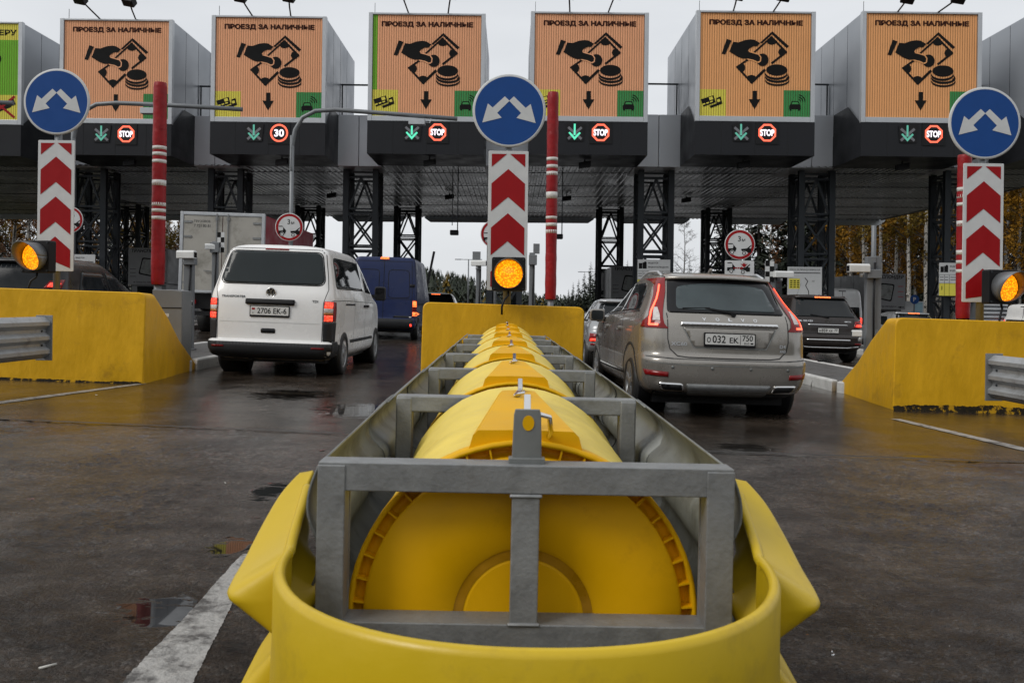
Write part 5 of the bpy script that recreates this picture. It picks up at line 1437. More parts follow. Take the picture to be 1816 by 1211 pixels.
suv.write('lettering', 'D4', 0.60, 0.835, 0.07, 0.034, M['alu'], bold=0.02)
suv.write('lettering', 'AWD', 0.60, 0.785, 0.07, 0.026, M['alu'], bold=0.02)
mb = MB()
w0 = suv.hit(0.06, 1.15, 'rear')[0]; w1 = suv.hit(-0.48, 1.215, 'rear')[0]
mb.bar(w0 + Vector((0, -0.03, 0.01)), w1 + Vector((0.25, -0.028, 0.0)), 0.03, 0.02); mb.bar(w1 + Vector((0.30, -0.028, 0.0)), w1 + Vector((0.0, -0.02, -0.012)), 0.018, 0.02)
mb.tube([w0 + Vector((0, 0.03, -0.01)), w0 + Vector((0, -0.045, -0.01))], 0.026, 12); mb.build('wiper', M['black'], suv.root)
suv.wheel(0.935, 0.96, 0.36, 0.235, 5, z=0.40); suv.wheel(0.935, 3.735, 0.36, 0.235, 5, z=0.40)
mirror(suv, 0.93, 3.02, 1.16, M['beige'], M['glassgrey'], 0.21, 0.17)
mb = MB(); mb.box(-0.74, 0.74, 0.5, 4.2, 0.22, 0.34); mb.build('chassis', M['black'], suv.root)
mb = MB(); rows = [[(x * 0.02, 1.0 + 0.10 * k, 1.715 + (0.05 * math.sin(math.pi * min(1, k / 2.0)) if k < 2 else 0)) for x in (-1, 1)] for k in range(3)]
mb.tube([(0, 1.02, 1.69), (0, 0.96, 1.75), (0, 0.90, 1.755)], [0.03, 0.02, 0.008], 8); mb.build('aerial', M['beige'], suv.root)
for sd in (-1, 1):
    mb = MB(); pts = []
    for k in range(9):
        y = 0.85 + 2.0 * k / 8
        h_, n_, _ = suv.hit(sd * 0.60, y, 'top'); pts.append(h_ + Vector((0, 0, 0.035 if 0 < k < 8 else 0.0)))
    mb.tube(pts, 0.016, 8); mb.build('roof_rail', M['alu'], suv.root)

# ---- blue panel van
lv = [(0.30, 0.85, 0.2, 5.3), (0.38, 0.95, 0.05, 5.5), (0.46, 0.985, 0.0, 5.55), (0.62, 0.99, 0.0, 5.55), (0.66, 0.985, 0.06, 5.5), (0.9, 1.01, 0.07, 5.35), (1.2, 1.02, 0.075, 5.1), (1.35, 1.015, 0.08, 4.85), (1.7, 0.99, 0.10, 4.5), (2.1, 0.955, 0.13, 4.2), (2.35, 0.925, 0.155, 4.05), (2.46, 0.88, 0.18, 3.95), (2.51, 0.78, 0.24, 3.8), (2.525, 0.3, 0.6, 3.4), (2.53, 0.05, 1, 3)]
bx = -3.92
bv = Car('blue_van', 'dark blue panel van with lit lamps, ahead of the white van', 'van', (bx, 27.2, gz(bx)), R(0.3), R(1.1), M['bluepaint'], lv, bow=0.02, rr=0.10, rf=0.5, sidebow=0.01)
bv.line('door_seam', [(0.0, 0.66), (0.0, 2.42)], 'rear', M['black'], 0.016, 0.003)
for sd in (-1, 1):
    bv.line('door_pressing', rpoly([(sd * 0.14, 1.28), (sd * 0.80, 1.28), (sd * 0.76, 2.12), (sd * 0.14, 2.12)], 0.12), 'rear', M['black'], 0.018, 0.004, closed=True)
    bv.line('door_seam', [(sd * 0.88, 0.70), (sd * 0.87, 1.4), (sd * 0.83, 2.36)], 'rear', M['black'], 0.014, 0.003)
    bv.lay('hinge', [(sd * 0.79, 1.62), (sd * 0.93, 1.62), (sd * 0.93, 1.70), (sd * 0.79, 1.70)], 'rear', M['black'], 0.03, 0.03)
    lm = bv.lay('tail_lamp', [(sd * 0.885, 0.72), (sd * 1.0, 0.72), (sd * 1.0, 1.22), (sd * 0.885, 1.22)], 'rear', M['lampred'], 0.01, 0.03, 0.05)
    bv.lay('lit_lamp', [(sd * 0.895, 1.02), (sd * 0.995, 1.02), (sd * 0.995, 1.19), (sd * 0.895, 1.19)], 'rear', M['litorange'], 0.014, 0.002, 0.05, lm)
    bv.lay('lit_lamp', [(sd * 0.895, 0.74), (sd * 0.995, 0.74), (sd * 0.995, 0.86), (sd * 0.895, 0.86)], 'rear', M['litorange'], 0.014, 0.002, 0.05, lm)
    bv.lay('fog_lamp', [(sd * 0.83, 0.43), (sd * 0.89, 0.43), (sd * 0.89, 0.50), (sd * 0.83, 0.50)], 'rear', M['litred'], 0.014, 0.01, 0.05)
    bv.line('side_pressing', [(0.5, 1.10), (4.6, 1.10)], 'right' if sd > 0 else 'left', M['trim'], 0.06, 0.006)
    bv.line('door_seam', [(1.5, 0.5), (1.5, 2.2)], 'right' if sd > 0 else 'left', M['black'], 0.02, 0.004)
bv.line('door_seam', [(-0.9, 2.38), (0.9, 2.38)], 'rear', M['black'], 0.014, 0.003)
bv.line('door_crease', [(-0.86, 1.24), (0.86, 1.24)], 'rear', M['black'], 0.012, 0.003)
bv.lay('bumper', rpoly([(-0.98, 0.34), (0.98, 0.34), (0.98, 0.64), (-0.98, 0.64)], 0.04), 'rear', M['trim'], 0.01, 0.03, 0.08)
bv.lay('bumper_step', [(0.30, 0.68), (0.86, 0.68), (0.86, 0.74), (0.36, 0.74)], 'rear', M['trim'], 0.006, 0.01, 0.06)
bv.lay('brake_lamp', rpoly([(-0.13, 2.435), (0.13, 2.435), (0.12, 2.485), (-0.12, 2.485)], 0.015), 'rear', M['litorange'], 0.03, 0.04, 0.05)
bv.lay('reversing_lamp', [(0.80, 0.68), (0.87, 0.69), (0.87, 0.73), (0.80, 0.72)], 'rear', M['lampclear'], 0.016, 0.01, 0.04)
bv.wheel(1.0, 1.0, 0.35, 0.22, 5); bv.wheel(1.0, 4.5, 0.35, 0.22, 5)
mb = MB(); mb.box(-0.85, 0.85, 0.4, 5, 0.22, 0.4); mb.build('chassis', M['black'], bv.root)

# ---- generic rear-view cars
def hatch(name, label, cat, x, d, yaw, paint, L_=4.6, W_=1.85, Ht=1.7, plate=None, lit=True, brake=True, group=None, wheel_r=0.35, led=None, glassm=None, tailz=(0.88, 1.06), lw=1.0):
    k = Ht / 1.70; h_ = W_ / 2
    lv = [(0.26, h_ * 0.80, 0.35, L_ - .4), (0.36, h_ * 0.95, 0.08, L_ - .1), (0.5, h_ * 0.99, 0.0, L_), (0.64, h_, 0.0, L_), (0.70, h_, 0.05, L_ - .05), (0.9 * k, h_, 0.08, L_ - .3), (1.0 * k, h_ * 0.985, 0.10, L_ - .7), (1.08 * k, h_ * 0.96, 0.14, L_ - 1.1), (1.2 * k, h_ * 0.90, 0.23, L_ - 1.5), (1.4 * k, h_ * 0.82, 0.38, L_ - 1.9), (1.55 * k, h_ * 0.75, 0.48, L_ - 2.2), (1.62 * k, h_ * 0.69, 0.53, L_ - 2.35), (1.66 * k, h_ * 0.58, 0.6, L_ - 2.5), (1.68 * k, h_ * 0.3, 0.9, L_ - 2.7), (1.685 * k, 0.05, 1.2, L_ - 3)]
    c = Car(name, label, cat, (x, d, gz(x)), R(yaw), R(1.1), paint, lv, bow=0.06, rr=0.18, rf=0.45, crown=lambda y: (0.03 - 0.015 * (y - 2) ** 2) if y < 3.4 else 0, group=group)
    gm = glassm or M['glass']
    c.lay('rear_window', rpoly([(-h_ * 0.80, 1.13 * k), (h_ * 0.80, 1.13 * k), (h_ * 0.66, 1.58 * k), (-h_ * 0.66, 1.58 * k)], 0.06), 'rear', gm, 0.004, 0.01, 0.08)
    for sd in (-1, 1):
        z0, z1 = tailz
        lm = c.lay('tail_lamp', [(sd * h_ * 0.68 * lw, z0 * k), (sd * h_ * 0.955 * lw, z0 * k), (sd * h_ * 0.93 * lw, z1 * k), (sd * h_ * 0.74 * lw, (z1 - 0.03) * k)], 'rear', M['lampred'], 0.01, 0.02, 0.05)
        if lit: c.lay('lit_lamp', [(sd * h_ * 0.74 * lw, (z0 + .02) * k), (sd * h_ * 0.93 * lw, (z0 + .02) * k), (sd * h_ * 0.92 * lw, (z0 + .08) * k), (sd * h_ * 0.76 * lw, (z0 + .08) * k)], 'rear', M['litred'], 0.014, 0.002, 0.05, lm)
        ax = 'right' if sd > 0 else 'left'
        c.lay('side_window', rpoly([(0.75, 1.13 * k), (1.8, 1.10 * k), (1.8, 1.50 * k), (1.05, 1.48 * k)], 0.06), ax, gm, 0.004, 0.01, 0.12)
        c.lay('door_window', rpoly([(1.88, 1.10 * k), (L_ - 1.5, 1.08 * k), (L_ - 2.05, 1.44 * k), (1.88, 1.50 * k)], 0.06), ax, gm, 0.004, 0.01, 0.12)
        c.lay('reflector', [(sd * h_ * 0.7, 0.46), (sd * h_ * 0.92, 0.46), (sd * h_ * 0.92, 0.50), (sd * h_ * 0.7, 0.50)], 'rear', M['lampred'], 0.006, 0.01, 0.06)
    c.line('tailgate_seam', [(-h_ * 0.70, 1.1 * k), (-h_ * 0.70, 0.72), (h_ * 0.70, 0.72), (h_ * 0.70, 1.1 * k)], 'rear', M['black'], 0.01, 0.002)
    c.lay('lower_trim', [(-h_ * 0.86, 0.28), (h_ * 0.86, 0.28), (h_ * 0.92, 0.40), (-h_ * 0.92, 0.40)], 'rear', M['trim'], 0.006, 0.03, 0.08)
    c.lay('spoiler', rpoly([(-h_ * 0.68, 1.575 * k), (h_ * 0.68, 1.575 * k), (h_ * 0.64, 1.625 * k), (-h_ * 0.64, 1.625 * k)], 0.02), 'rear', paint, 0.05, 0.10, 0.06)
    if brake: c.lay('brake_lamp', [(-0.2, 1.585 * k), (0.2, 1.585 * k), (0.2, 1.612 * k), (-0.2, 1.612 * k)], 'rear', M['litorange'], 0.055, 0.01, 0.05)
    if plate:
        mb, T, pf = c.plate(0.0, 0.80 * k, 0.52, 0.112, plate); mb.build('plate_number', M['ink'], pf)
    c.wheel(h_ - 0.01, 0.85, wheel_r, 0.23, 5); c.wheel(h_ - 0.01, L_ - 0.9, wheel_r, 0.23, 5)
    mb = MB(); mb.box(-h_ * 0.8, h_ * 0.8, 0.4, L_ - .5, 0.22, 0.34); mb.build('chassis', M['black'], c.root)
    mb = MB()
    q0 = c.hit(0.05, 1.12 * k, 'rear')[0]; q1 = c.hit(-0.4, 1.19 * k, 'rear')[0]
    mb.bar(q0 + Vector((0, -0.02, 0)), q1 + Vector((0, -0.02, 0)), 0.025, 0.02); mb.build('wiper', M['black'], c.root)
    return c
mlx = (1472 - CX - 2) * 22.4 / F
ml = hatch('brown_car', 'dark brown sport utility car with an orange brake light, beyond the beige car', 'car', mlx, 22.4, 3.0, M['brownpaint'], 4.8, 1.93, 1.70, [('H', -0.215, -0.008, 0.045, 0.056), ('859', -0.10, 0.0, 0.15, 0.078), ('XX', 0.055, -0.008, 0.10, 0.056), ('77', 0.19, 0.014, 0.085, 0.058)], True, True, wheel_r=0.37)
ml.lay('chrome_strip', [(-0.50, 0.925), (0.50, 0.925), (0.50, 0.948), (-0.50, 0.948)], 'rear', M['chrome'], 0.015, 0.02, 0.08)
ml.lay('bumper_strip', [(-0.55, 0.55), (0.55, 0.55), (0.55, 0.585), (-0.55, 0.585)], 'rear', M['chrome'], 0.012, 0.02, 0.08)
ml.lay('lower_strip', [(-0.80, 0.40), (-0.5, 0.36), (0.5, 0.36), (0.80, 0.40), (0.78, 0.43), (0.5, 0.395), (-0.5, 0.395), (-0.78, 0.43)], 'rear', M['chrome'], 0.012, 0.02, 0.08)
p0 = ml.hit(0.0, 1.035, 'rear')[0]; mb = MB(); T = SF(0, p0.y - 0.012, 1.035); mb.ring(0.045, 0.055, T, 0, 0.006, 24)
for a in (90, 210, 330): mb.flat(stroke((0, 0), (0.047 * math.cos(R(a)), 0.047 * math.sin(R(a))), 0.008), T, 0.004)
mb.build('emblem', M['chrome'], ml.body)
ml.write('lettering', 'ML 350 CDI', -0.55, 1.03, 0.34, 0.04, M['chrome'])
ml.write('lettering', '4MATIC', 0.52, 1.03, 0.18, 0.03, M['chrome'])
hatch('dark_car', 'dark estate car with a red brake strip, far ahead of the blue van', 'car', -3.45, 40.0, 0, M['blackpaint'], 4.7, 1.95, 1.62, None, True, True)
lx = 2.25
hatch('silver_car', 'silver hatchback partly hidden between the middle barrier and the beige car', 'car', lx, 17.0, 0.5, M['silver'], 4.0, 1.65, 1.36, None, True, False, wheel_r=0.29, tailz=(0.66, 0.86))
kx = -7.78
hatch('black_car', 'black car seen over the left barrier, one red tail lamp lit', 'car', kx, 13.6, 0.0, M['blackpaint'], 4.7, 1.90, 1.68, None, True, False, tailz=(1.20, 1.34), lw=0.86, glassm=M['blackglass'])
hatch('grey_car', 'grey car whose roof shows above the right barrier', 'car', 14.0, 31.0, 0, M['silver'], 4.4, 1.75, 1.40, None, False, True)

# ---- distant white vans
def box_van(name, label, x, d, yaw, Ht, W_, L_, side_dark=True):
    h_ = W_ / 2
    lv = [(0.3, h_ * 0.85, 0.2, L_ - .3), (0.4, h_ * 0.97, 0.03, L_), (0.6, h_, 0.0, L_), (0.9, h_, 0.05, L_ - .2), (1.2, h_, 0.06, L_ - .6), (Ht * 0.7, h_ * 0.96, 0.09, L_ - 1.2), (Ht * 0.9, h_ * 0.90, 0.13, L_ - 1.6), (Ht * 0.96, h_ * 0.82, 0.17, L_ - 1.8), (Ht * 0.99, h_ * 0.6, 0.3, L_ - 2), (Ht, 0.1, 0.8, L_ - 2.5)]
    c = Car(name, label, 'van', (x, d, gz(x)), R(yaw), R(1.1), M['vanwhite'], lv, bow=0.03, rr=0.10, rf=0.4)
    c.line('door_seam', [(0, 0.5), (0, Ht * 0.93)], 'rear', M['black'], 0.02, 0.004)
    c.lay('rear_window', rpoly([(-h_ * 0.84, Ht * 0.44), (h_ * 0.84, Ht * 0.44), (h_ * 0.80, Ht * 0.66), (-h_ * 0.80, Ht * 0.66)], 0.06), 'rear', M['glass'], 0.006, 0.01, 0.1)
    c.lay('brake_lamp', [(-0.15, Ht * 0.93), (0.15, Ht * 0.93), (0.15, Ht * 0.945), (-0.15, Ht * 0.945)], 'rear', M['trim'], 0.01, 0.02, 0.06)
    for sd in (-1, 1):
        c.lay('tail_lamp', [(sd * h_ * 0.86, 0.85), (sd * h_ * 0.99, 0.85), (sd * h_ * 0.98, 1.15), (sd * h_ * 0.86, 1.15)], 'rear', M['litred'], 0.01, 0.02, 0.06)
        c.lay('side_window', rpoly([(L_ - 2.4, 1.25), (L_ - 1.2, 1.22), (L_ - 1.65, Ht * 0.82), (L_ - 2.4, Ht * 0.82)], 0.08), 'right' if sd > 0 else 'left', M['glass'], 0.006, 0.01, 0.12)
    c.wheel(h_ - 0.01, 1.0, 0.34, 0.22, 5); c.wheel(h_ - 0.01, L_ - 1.0, 0.34, 0.22, 5)
    return c
box_van('white_van', 'tall white van beyond the brown car', (1494 - CX) * 38 / F, 38.0, 0, 2.38, 1.80, 5.2)
box_van('white_van', 'small white van at the right edge, beyond the right barrier', 18.6, 33.0, -70, 1.75, 1.75, 4.4)

# ---- box truck
tx = (389 - CX) * 27.5 / F
tr = thing('box_truck', 'box truck with pale rear doors and a red side, left of the white van', 'truck', (tx, 27.5, gz(tx)), (0, R(1.1), R(0.4)))
mb = MB(); mb.box(-1.27, 1.27, 0.06, 7.0, 1.30, 3.66); mb.build('cargo_box', M['truckred'], tr, bevel=0.02)
mb = MB(); mb.box(-1.29, -1.19, 0.0, 0.12, 1.24, 3.70); mb.box(1.19, 1.29, 0.0, 0.12, 1.24, 3.70); mb.box(-1.19, 1.19, 0.0, 0.12, 3.60, 3.70); mb.box(-1.19, 1.19, 0.0, 0.12, 1.24, 1.32)
mb.build('door_frame', M['alu'], tr, bevel=0.012)
for s in (-1, 1):
    a, b = sorted((s * 0.01, s * 1.185))
    mb = MB(); mb.box(a, b, 0.02, 0.055, 1.325, 3.595); dr = mb.build('rear_door', M['cream'], tr, bevel=0.008)
    mb = MB(); xx = s * 0.17
    mb.bar((xx, -0.005, 1.30), (xx, -0.005, 3.66), 0.03, 0.03); mb.bar((xx - 0.0, -0.03, 1.9), (xx + s * 0.35, -0.03, 1.92), 0.03, 0.03)
    for z in (1.36, 2.4, 3.5): mb.box(xx - 0.05, xx + 0.05, -0.01, 0.02, z - 0.04, z + 0.04)
    mb.build('locking_bar', M['galv'], dr)
    mb = MB()
    for z in (1.55, 2.3, 2.95, 3.4): mb.box(s * 1.05 - 0.12, s * 1.05 + 0.12, -0.004, 0.02, z - 0.03, z + 0.03)
    mb.build('hinge', M['galv'], dr)
mb = MB(); T = SF(0, 0.018, 0)
mb.text('ГРУЗОВОЕ', T, -0.62, 3.42, width=0.5, height=0.07, t=0.002); mb.text('7 721 80 81', T, -0.62, 3.28, width=0.5, height=0.085, t=0.002)
mb.build('lettering', M['steel'], tr)
mb = MB(); mb.box(-1.1, 1.1, 0.2, 9.0, 0.75, 1.22); mb.box(-1.2, 1.2, 0.05, 0.15, 0.55, 0.68); mb.build('chassis', M['black'], tr)
mb = MB()
for s in (-1, 1): mb.box(s * 0.95 - 0.2, s * 0.95 + 0.2, 0.02, 0.08, 0.9, 1.02)
mb.build('tail_lamp', M['lampred'], tr)
mb = MB(); mb.box(-1.2, 1.2, 7.2, 9.2, 0.8, 2.9); mb.build('cab', M['vanwhite'], tr, bevel=0.15, segs=3)
for y in (1.8, 8.2):
    for s in (-1, 1):
        mb = MB(); T = Matrix.Translation((s * 1.15, y, 0.48)) @ Matrix.Rotation(R(90 * s), 4, 'Y')
        mb.revolve([(0.25, -0.45), (0.48, -0.46), (0.48, -0.02), (0.44, 0.0), (0.26, 0.0), (0.22, -0.06), (0, -0.06)], T, 30); mb.build('wheel', M['rubber'], tr)

# ------------------------------------------------------------------ round 3 m signs and arm poles
def car_left(S, sc, ox, oy, mb, mw):       # the two little cars of the distance sign
    def q(p): return [(ox + a * sc, oy + b * sc) for a, b in p]
    mb.flat(q([(-255, 28), (-165, 30), (-70, -85), (-100, -160), (-130, -165), (-260, -165), (-260, -85), (-150, -80), (-140, -10), (-160, 8), (-255, 8)]), S, 0)
    mb.flat(q([(30, -92), (150, -82), (255, 0), (255, -20), (205, -75), (255, -85), (255, -100), (250, -175), (180, -180), (150, -150), (110, -140), (60, -150), (30, -120)]), S, 0)
    for cx, cy in ((-168, -170), (92, -185)):
        mw.disc(50 * sc, S, 0.001, 24, ox + cx * sc, oy + cy * sc)
        mb.disc(42 * sc, S, 0.002, 24, ox + cx * sc, oy + cy * sc)
        mw.disc(26 * sc, S, 0.003, 24, ox + cx * sc, oy + cy * sc)
def dist_sign(label, px, py, d, dia, plate=False, pole_to=None, arm=None):
    c_ = P(px, py, d); x = c_.x; zb = gz(x) + 0.15
    r = thing('distance_sign', label, 'road sign', (x, d, zb), group='round 3 m distance signs')
    zc = c_.z - zb
    mb = MB()
    mb.tube([(0.03, 0.06, 0), (0.03, 0.06, (pole_to or zc + 0.3))], 0.055 if pole_to else 0.035, 12)
    if arm:
        z = pole_to
        mb.tube([(0.03, 0.06, z - 0.9), (0.03, 0.06, z - 0.25), (0.10, 0.06, z + 0.14), (0.28, 0.06, z + 0.45), (0.60, 0.06, z + 0.62), (1.1, 0.06, z + 0.66), (arm[0] * 0.6, 0.06, (z + 0.66) * 0.4 + (z + arm[1]) * 0.6 + 0.03), (arm[0], 0.06, z + arm[1])], 0.055, 12)
    mb.build('pole', M['pole'], r)
    if arm:
        mb = MB(); bx_ = arm[2]; zz = pole_to + 0.66 + (arm[1] - 0.66) * bx_ / arm[0]
        mb.box(bx_ - 0.2, bx_ + 0.2, -0.1, 0.12, zz - 0.22, zz - 0.08); mb.tube([(bx_ + 0.2, 0, zz - 0.15), (bx_ + 0.32, 0.02, zz - 0.16), (bx_ + 0.36, 0.05, zz + 0.02)], 0.012, 6)
        mb.build('scanner', M['alu'], r, bevel=0.02)
    S = SF(0, 0, zc); R0 = dia / 2
    mb = MB(); mb.revolve([(R0 * 0.96, -0.012), (R0, -0.012), (R0, 0.006), (R0 * 0.955, 0.006)], S, 40); mb.revolve([(R0 * 0.83, 0.003), (0, 0.003)], S, 40, smooth=False)
    f = mb.build('disc_face', M['white'], r)
    mb = MB(); mb.revolve([(R0 * 0.955, 0.004), (R0 * 0.78, 0.005)], S, 40, smooth=False); mb.build('red_ring', M['red'], f)
    sc = R0 / 335.0
    mb, mw = MB(), MB(); S2 = SF(0, -0.006, zc)
    car_left(S2, sc, 0, 0, mb, mw)
    mb.text('3', S2, -12 * sc, 128 * sc, height=118 * sc, t=0.0, bold=0.01); mb.text('м', S2, 82 * sc, 98 * sc, height=62 * sc, t=0.0, bold=0.01)
    mb.build('pictogram', M['ink'], f); mw.build('pictogram_wheel', M['white'], f)
    if plate:
        T = SF(0, -0.0, zc - R0 - 0.20)
        w_, h_ = R0 * 0.96, 0.185
        mb = MB(); mb.prism(rpoly([(-w_, -h_), (w_, -h_), (w_, h_), (-w_, h_)], 0.03), T, -0.012, 0.0); pl = mb.build('plate', M['white'], r)
        mb, mw = MB(), MB(); T2 = SF(0, -0.004, zc - R0 - 0.20)
        car_left(T2, sc * 0.98, -0.02, 0.105, mb, mw); mb.build('plate_pictogram', M['ink'], pl); mw.build('plate_wheel', M['white'], pl)
        mb = MB()
        for k in range(4): mb.flat([(-0.15 + 0.05 * k, -0.02), (-0.115 + 0.05 * k, -0.02), (-0.115 + 0.05 * k, 0.015), (-0.15 + 0.05 * k, 0.015)], T2, 0.002)
        mb.flat([(0.04, -0.04), (0.10, 0.0), (0.04, 0.04)], T2, 0.002)
        mb.flat([(0.10, 0.02), (0.02, 0.11), (0.075, 0.09), (0.085, 0.14), (0.11, 0.10), (0.135, 0.14), (0.145, 0.09), (0.20, 0.11), (0.13, 0.02)], T2, 0.002)
        mb.build('impact_mark', M['red'], pl)
    return r
dB = 22.5
zt = P(517, 215, dB).z - gz(-5.5) - 0.15
dist_sign('round 3 m sign on the arm pole above the white van', 513, 403, dB, 0.70, pole_to=P(517, 240, dB).z - gz(-5.5) - 0.15, arm=(4.15, 0.47, 3.15))
dist_sign('round 3 m sign on the arm pole behind the left chevron board', 124, 390, dB, 0.66, pole_to=P(125, 228, dB).z - gz(-11) - 0.15, arm=(4.25, 0.54, 1.95))
dist_sign('round 3 m sign half hidden by the middle chevron board', 877, 415, dB, 0.70)
dist_sign('round 3 m sign with a crash plate below, above the beige car', 1312, 434, dB, 0.76, plate=True)
r = thing('arm_pole', 'grey arm pole reaching in from the left edge', 'pole', (-16.4, dB, gz(-14) + 0.15))
zq = P(10, 183, dB).z - r.location.z
mb = MB(); mb.tube([(0, 0, 0), (0, 0, zq - 0.8), (0.15, 0, zq - 0.2), (0.6, 0, zq + 0.1), (3.9, 0, zq)], 0.055, 10); mb.build('pole', M['pole'], r)

# ------------------------------------------------------------------ camera posts, cabinet, boards
def cctv(parent, x, y, z, ln=0.5, yaw=0.0, w_=0.13):
    T = Matrix.Translation((x, y, z)) @ Matrix.Rotation(yaw, 4, 'Z')
    mb = MB(); mb.prism(rpoly([(-w_ / 2, -w_ / 2), (w_ / 2, -w_ / 2), (w_ / 2, w_ * 0.35), (w_ * 0.3, w_ * 0.55), (-w_ * 0.3, w_ * 0.55), (-w_ / 2, w_ * 0.35)], 0.015), T @ Matrix(((0, 0, 1, 0), (1, 0, 0, 0), (0, 1, 0, 0), (0, 0, 0, 1))), -ln / 2, ln / 2)
    c_ = mb.build('camera_housing', M['camwhite'], parent, bevel=0.01)
    mb = MB()
    mb.box(-ln / 2 - 0.004, -ln / 2 + 0.01, -w_ * 0.36, w_ * 0.36, -w_ * 0.38, w_ * 0.30, T); mb.build('camera_window', M['gloss'], c_)
    mb = MB(); mb.tube([T @ Vector((0.05, 0, -w_ / 2)), T @ Vector((0.05, 0, -w_ / 2 - 0.08))], 0.03, 8); mb.build('camera_bracket', M['alu'], c_)
    return c_
def camera_post(label, px, pbase_d, ytop, wpx, plate=None, checker=None, cams=(), box=None):
    d = pbase_d; top = P(px, ytop, d); x = top.x; g = gz(x) + 0.15; zt = top.z - g; w_ = wpx * d / F
    r = thing('camera_post', label, 'camera post', (x, d, g), group='grey camera posts on the islands')
    mb = MB(); mb.box(-w_ / 2, w_ / 2, 0, w_ * 0.8, 0, zt); mb.box(-w_ * 0.75, w_ * 0.75, -0.03, w_ * 0.85, 0, 0.03); mb.build('post', M['cabinet'], r, bevel=0.008)
    mb = MB(); mb.tube([(w_ * 0.35, -0.02, zt - 0.1), (w_ * 0.2, -0.03, zt * 0.6), (w_ * 0.3, -0.02, 0.1)], 0.018, 8); mb.build('cable', M['black'], r)
    if plate:
        x0, x1, y0, y1 = plate; a, b = P(x0, y0, d), P(x1, y1, d)
        mb = MB(); mb.box(a.x - x, b.x - x, 0.02, 0.06, b.z - g, a.z - g); mb.build('side_plate', M['cabinet'], r, bevel=0.004)
    if box:
        x0, x1, y0, y1 = box; a, b = P(x0, y0, d), P(x1, y1, d)
        mb = MB(); mb.box(a.x - x, b.x - x, -0.08, 0.10, b.z - g, a.z - g); mb.build('junction_box', M['cabinet'], r, bevel=0.01)
    if checker:
        x0, x1, y0, y1, n = checker; a, b = P(x0, y0, d), P(x1, y1, d)
        mb = MB(); mb.box(a.x - x, b.x - x, -0.02, 0.0, b.z - g, a.z - g); cb = mb.build('checker_board', M['white'], r)
        mb = MB(); hw_, hh = (b.x - a.x) / 2, (a.z - b.z) / n
        for k in range(n):
            xx = a.x - x + (0 if k % 2 else hw_); zz = b.z - g + hh * k
            mb.add([(xx, -0.023, zz), (xx + hw_, -0.023, zz), (xx + hw_, -0.023, zz + hh), (xx, -0.023, zz + hh)], [(0, 1, 2, 3)])
        mb.build('checker', M['ink'], cb)
    for cx, cy, ln, yaw, w2 in cams:
        q = P(cx, cy, d); cctv(r, q.x - x, -0.06, q.z - g, ln, yaw, w2)
    return r
camera_post('grey camera post with two white cameras, between the left barrier and the white van', 334, 16.5, 452, 16, box=(326, 347, 455, 470), cams=((333, 452, 0.34, R(172), 0.14), (333, 538, 0.19, R(190), 0.10)))
camera_post('camera post with a black and white checker board, beside the white van roof', 381, 20.0, 428, 10, checker=(386, 398, 412, 448, 4), box=(374, 390, 430, 448), cams=((374, 438, 0.22, R(20), 0.12),))
camera_post('camera post behind the middle barrier, left of its flasher', 849, 20.0, 470, 9, plate=(838, 852, 446, 462), cams=((850, 467, 0.36, R(160), 0.12),))
camera_post('camera post behind the middle barrier, right of its flasher', 944, 19.0, 448, 10, plate=(946, 957, 432, 450), box=(938, 952, 452, 470))
camera_post('grey camera post with two white cameras, left of the right barrier', 1546, 15.2, 455, 16, plate=(1554, 1563, 454, 585), box=(1536, 1561, 478, 494), cams=((1520, 476, 0.36, R(6), 0.135), (1517, 591, 0.16, R(-10), 0.10)))
camera_post('camera post with a black and white checker board, beside the beige car roof', 1374, 20.5, 468, 10, checker=(1357, 1372, 463, 500, 4), cams=((1388, 487, 0.44, R(-172), 0.14),))

def cabinet():
    a, b = P(270, 513, 13.9), P(322, 635, 13.9); g = gz(a.x) + 0.15
    r = thing('barrier_cabinet', 'grey boom barrier cabinet behind the slope of the left barrier', 'cabinet', ((a.x + b.x) / 2, 13.9, g))
    w_ = (b.x - a.x) / 2; h_ = a.z - g
    mb = MB(); mb.prism([(-w_, 0), (w_, 0), (w_, h_ - 0.02), (w_ * 0.4, h_), (-w_, h_ - 0.0)], SF(0, 0, 0), -0.42, 0.0); mb.build('housing', M['cabinet'], r, bevel=0.015)
    mb = MB(); mb.box(-w_ + 0.02, w_ - 0.01, -0.008, 0.0, h_ - 0.29, h_ - 0.275); mb.build('door_seam', M['black'], r)
    mb = MB(); mb.box(-0.05, 0.03, -0.006, 0.0, h_ - 0.42, h_ - 0.37); mb.build('label', M['white'], r)
    mb = MB(); mb.box(-0.048, -0.01, -0.009, -0.006, h_ - 0.415, h_ - 0.39); mb.build('label_mark', M['red'], r)
cabinet()

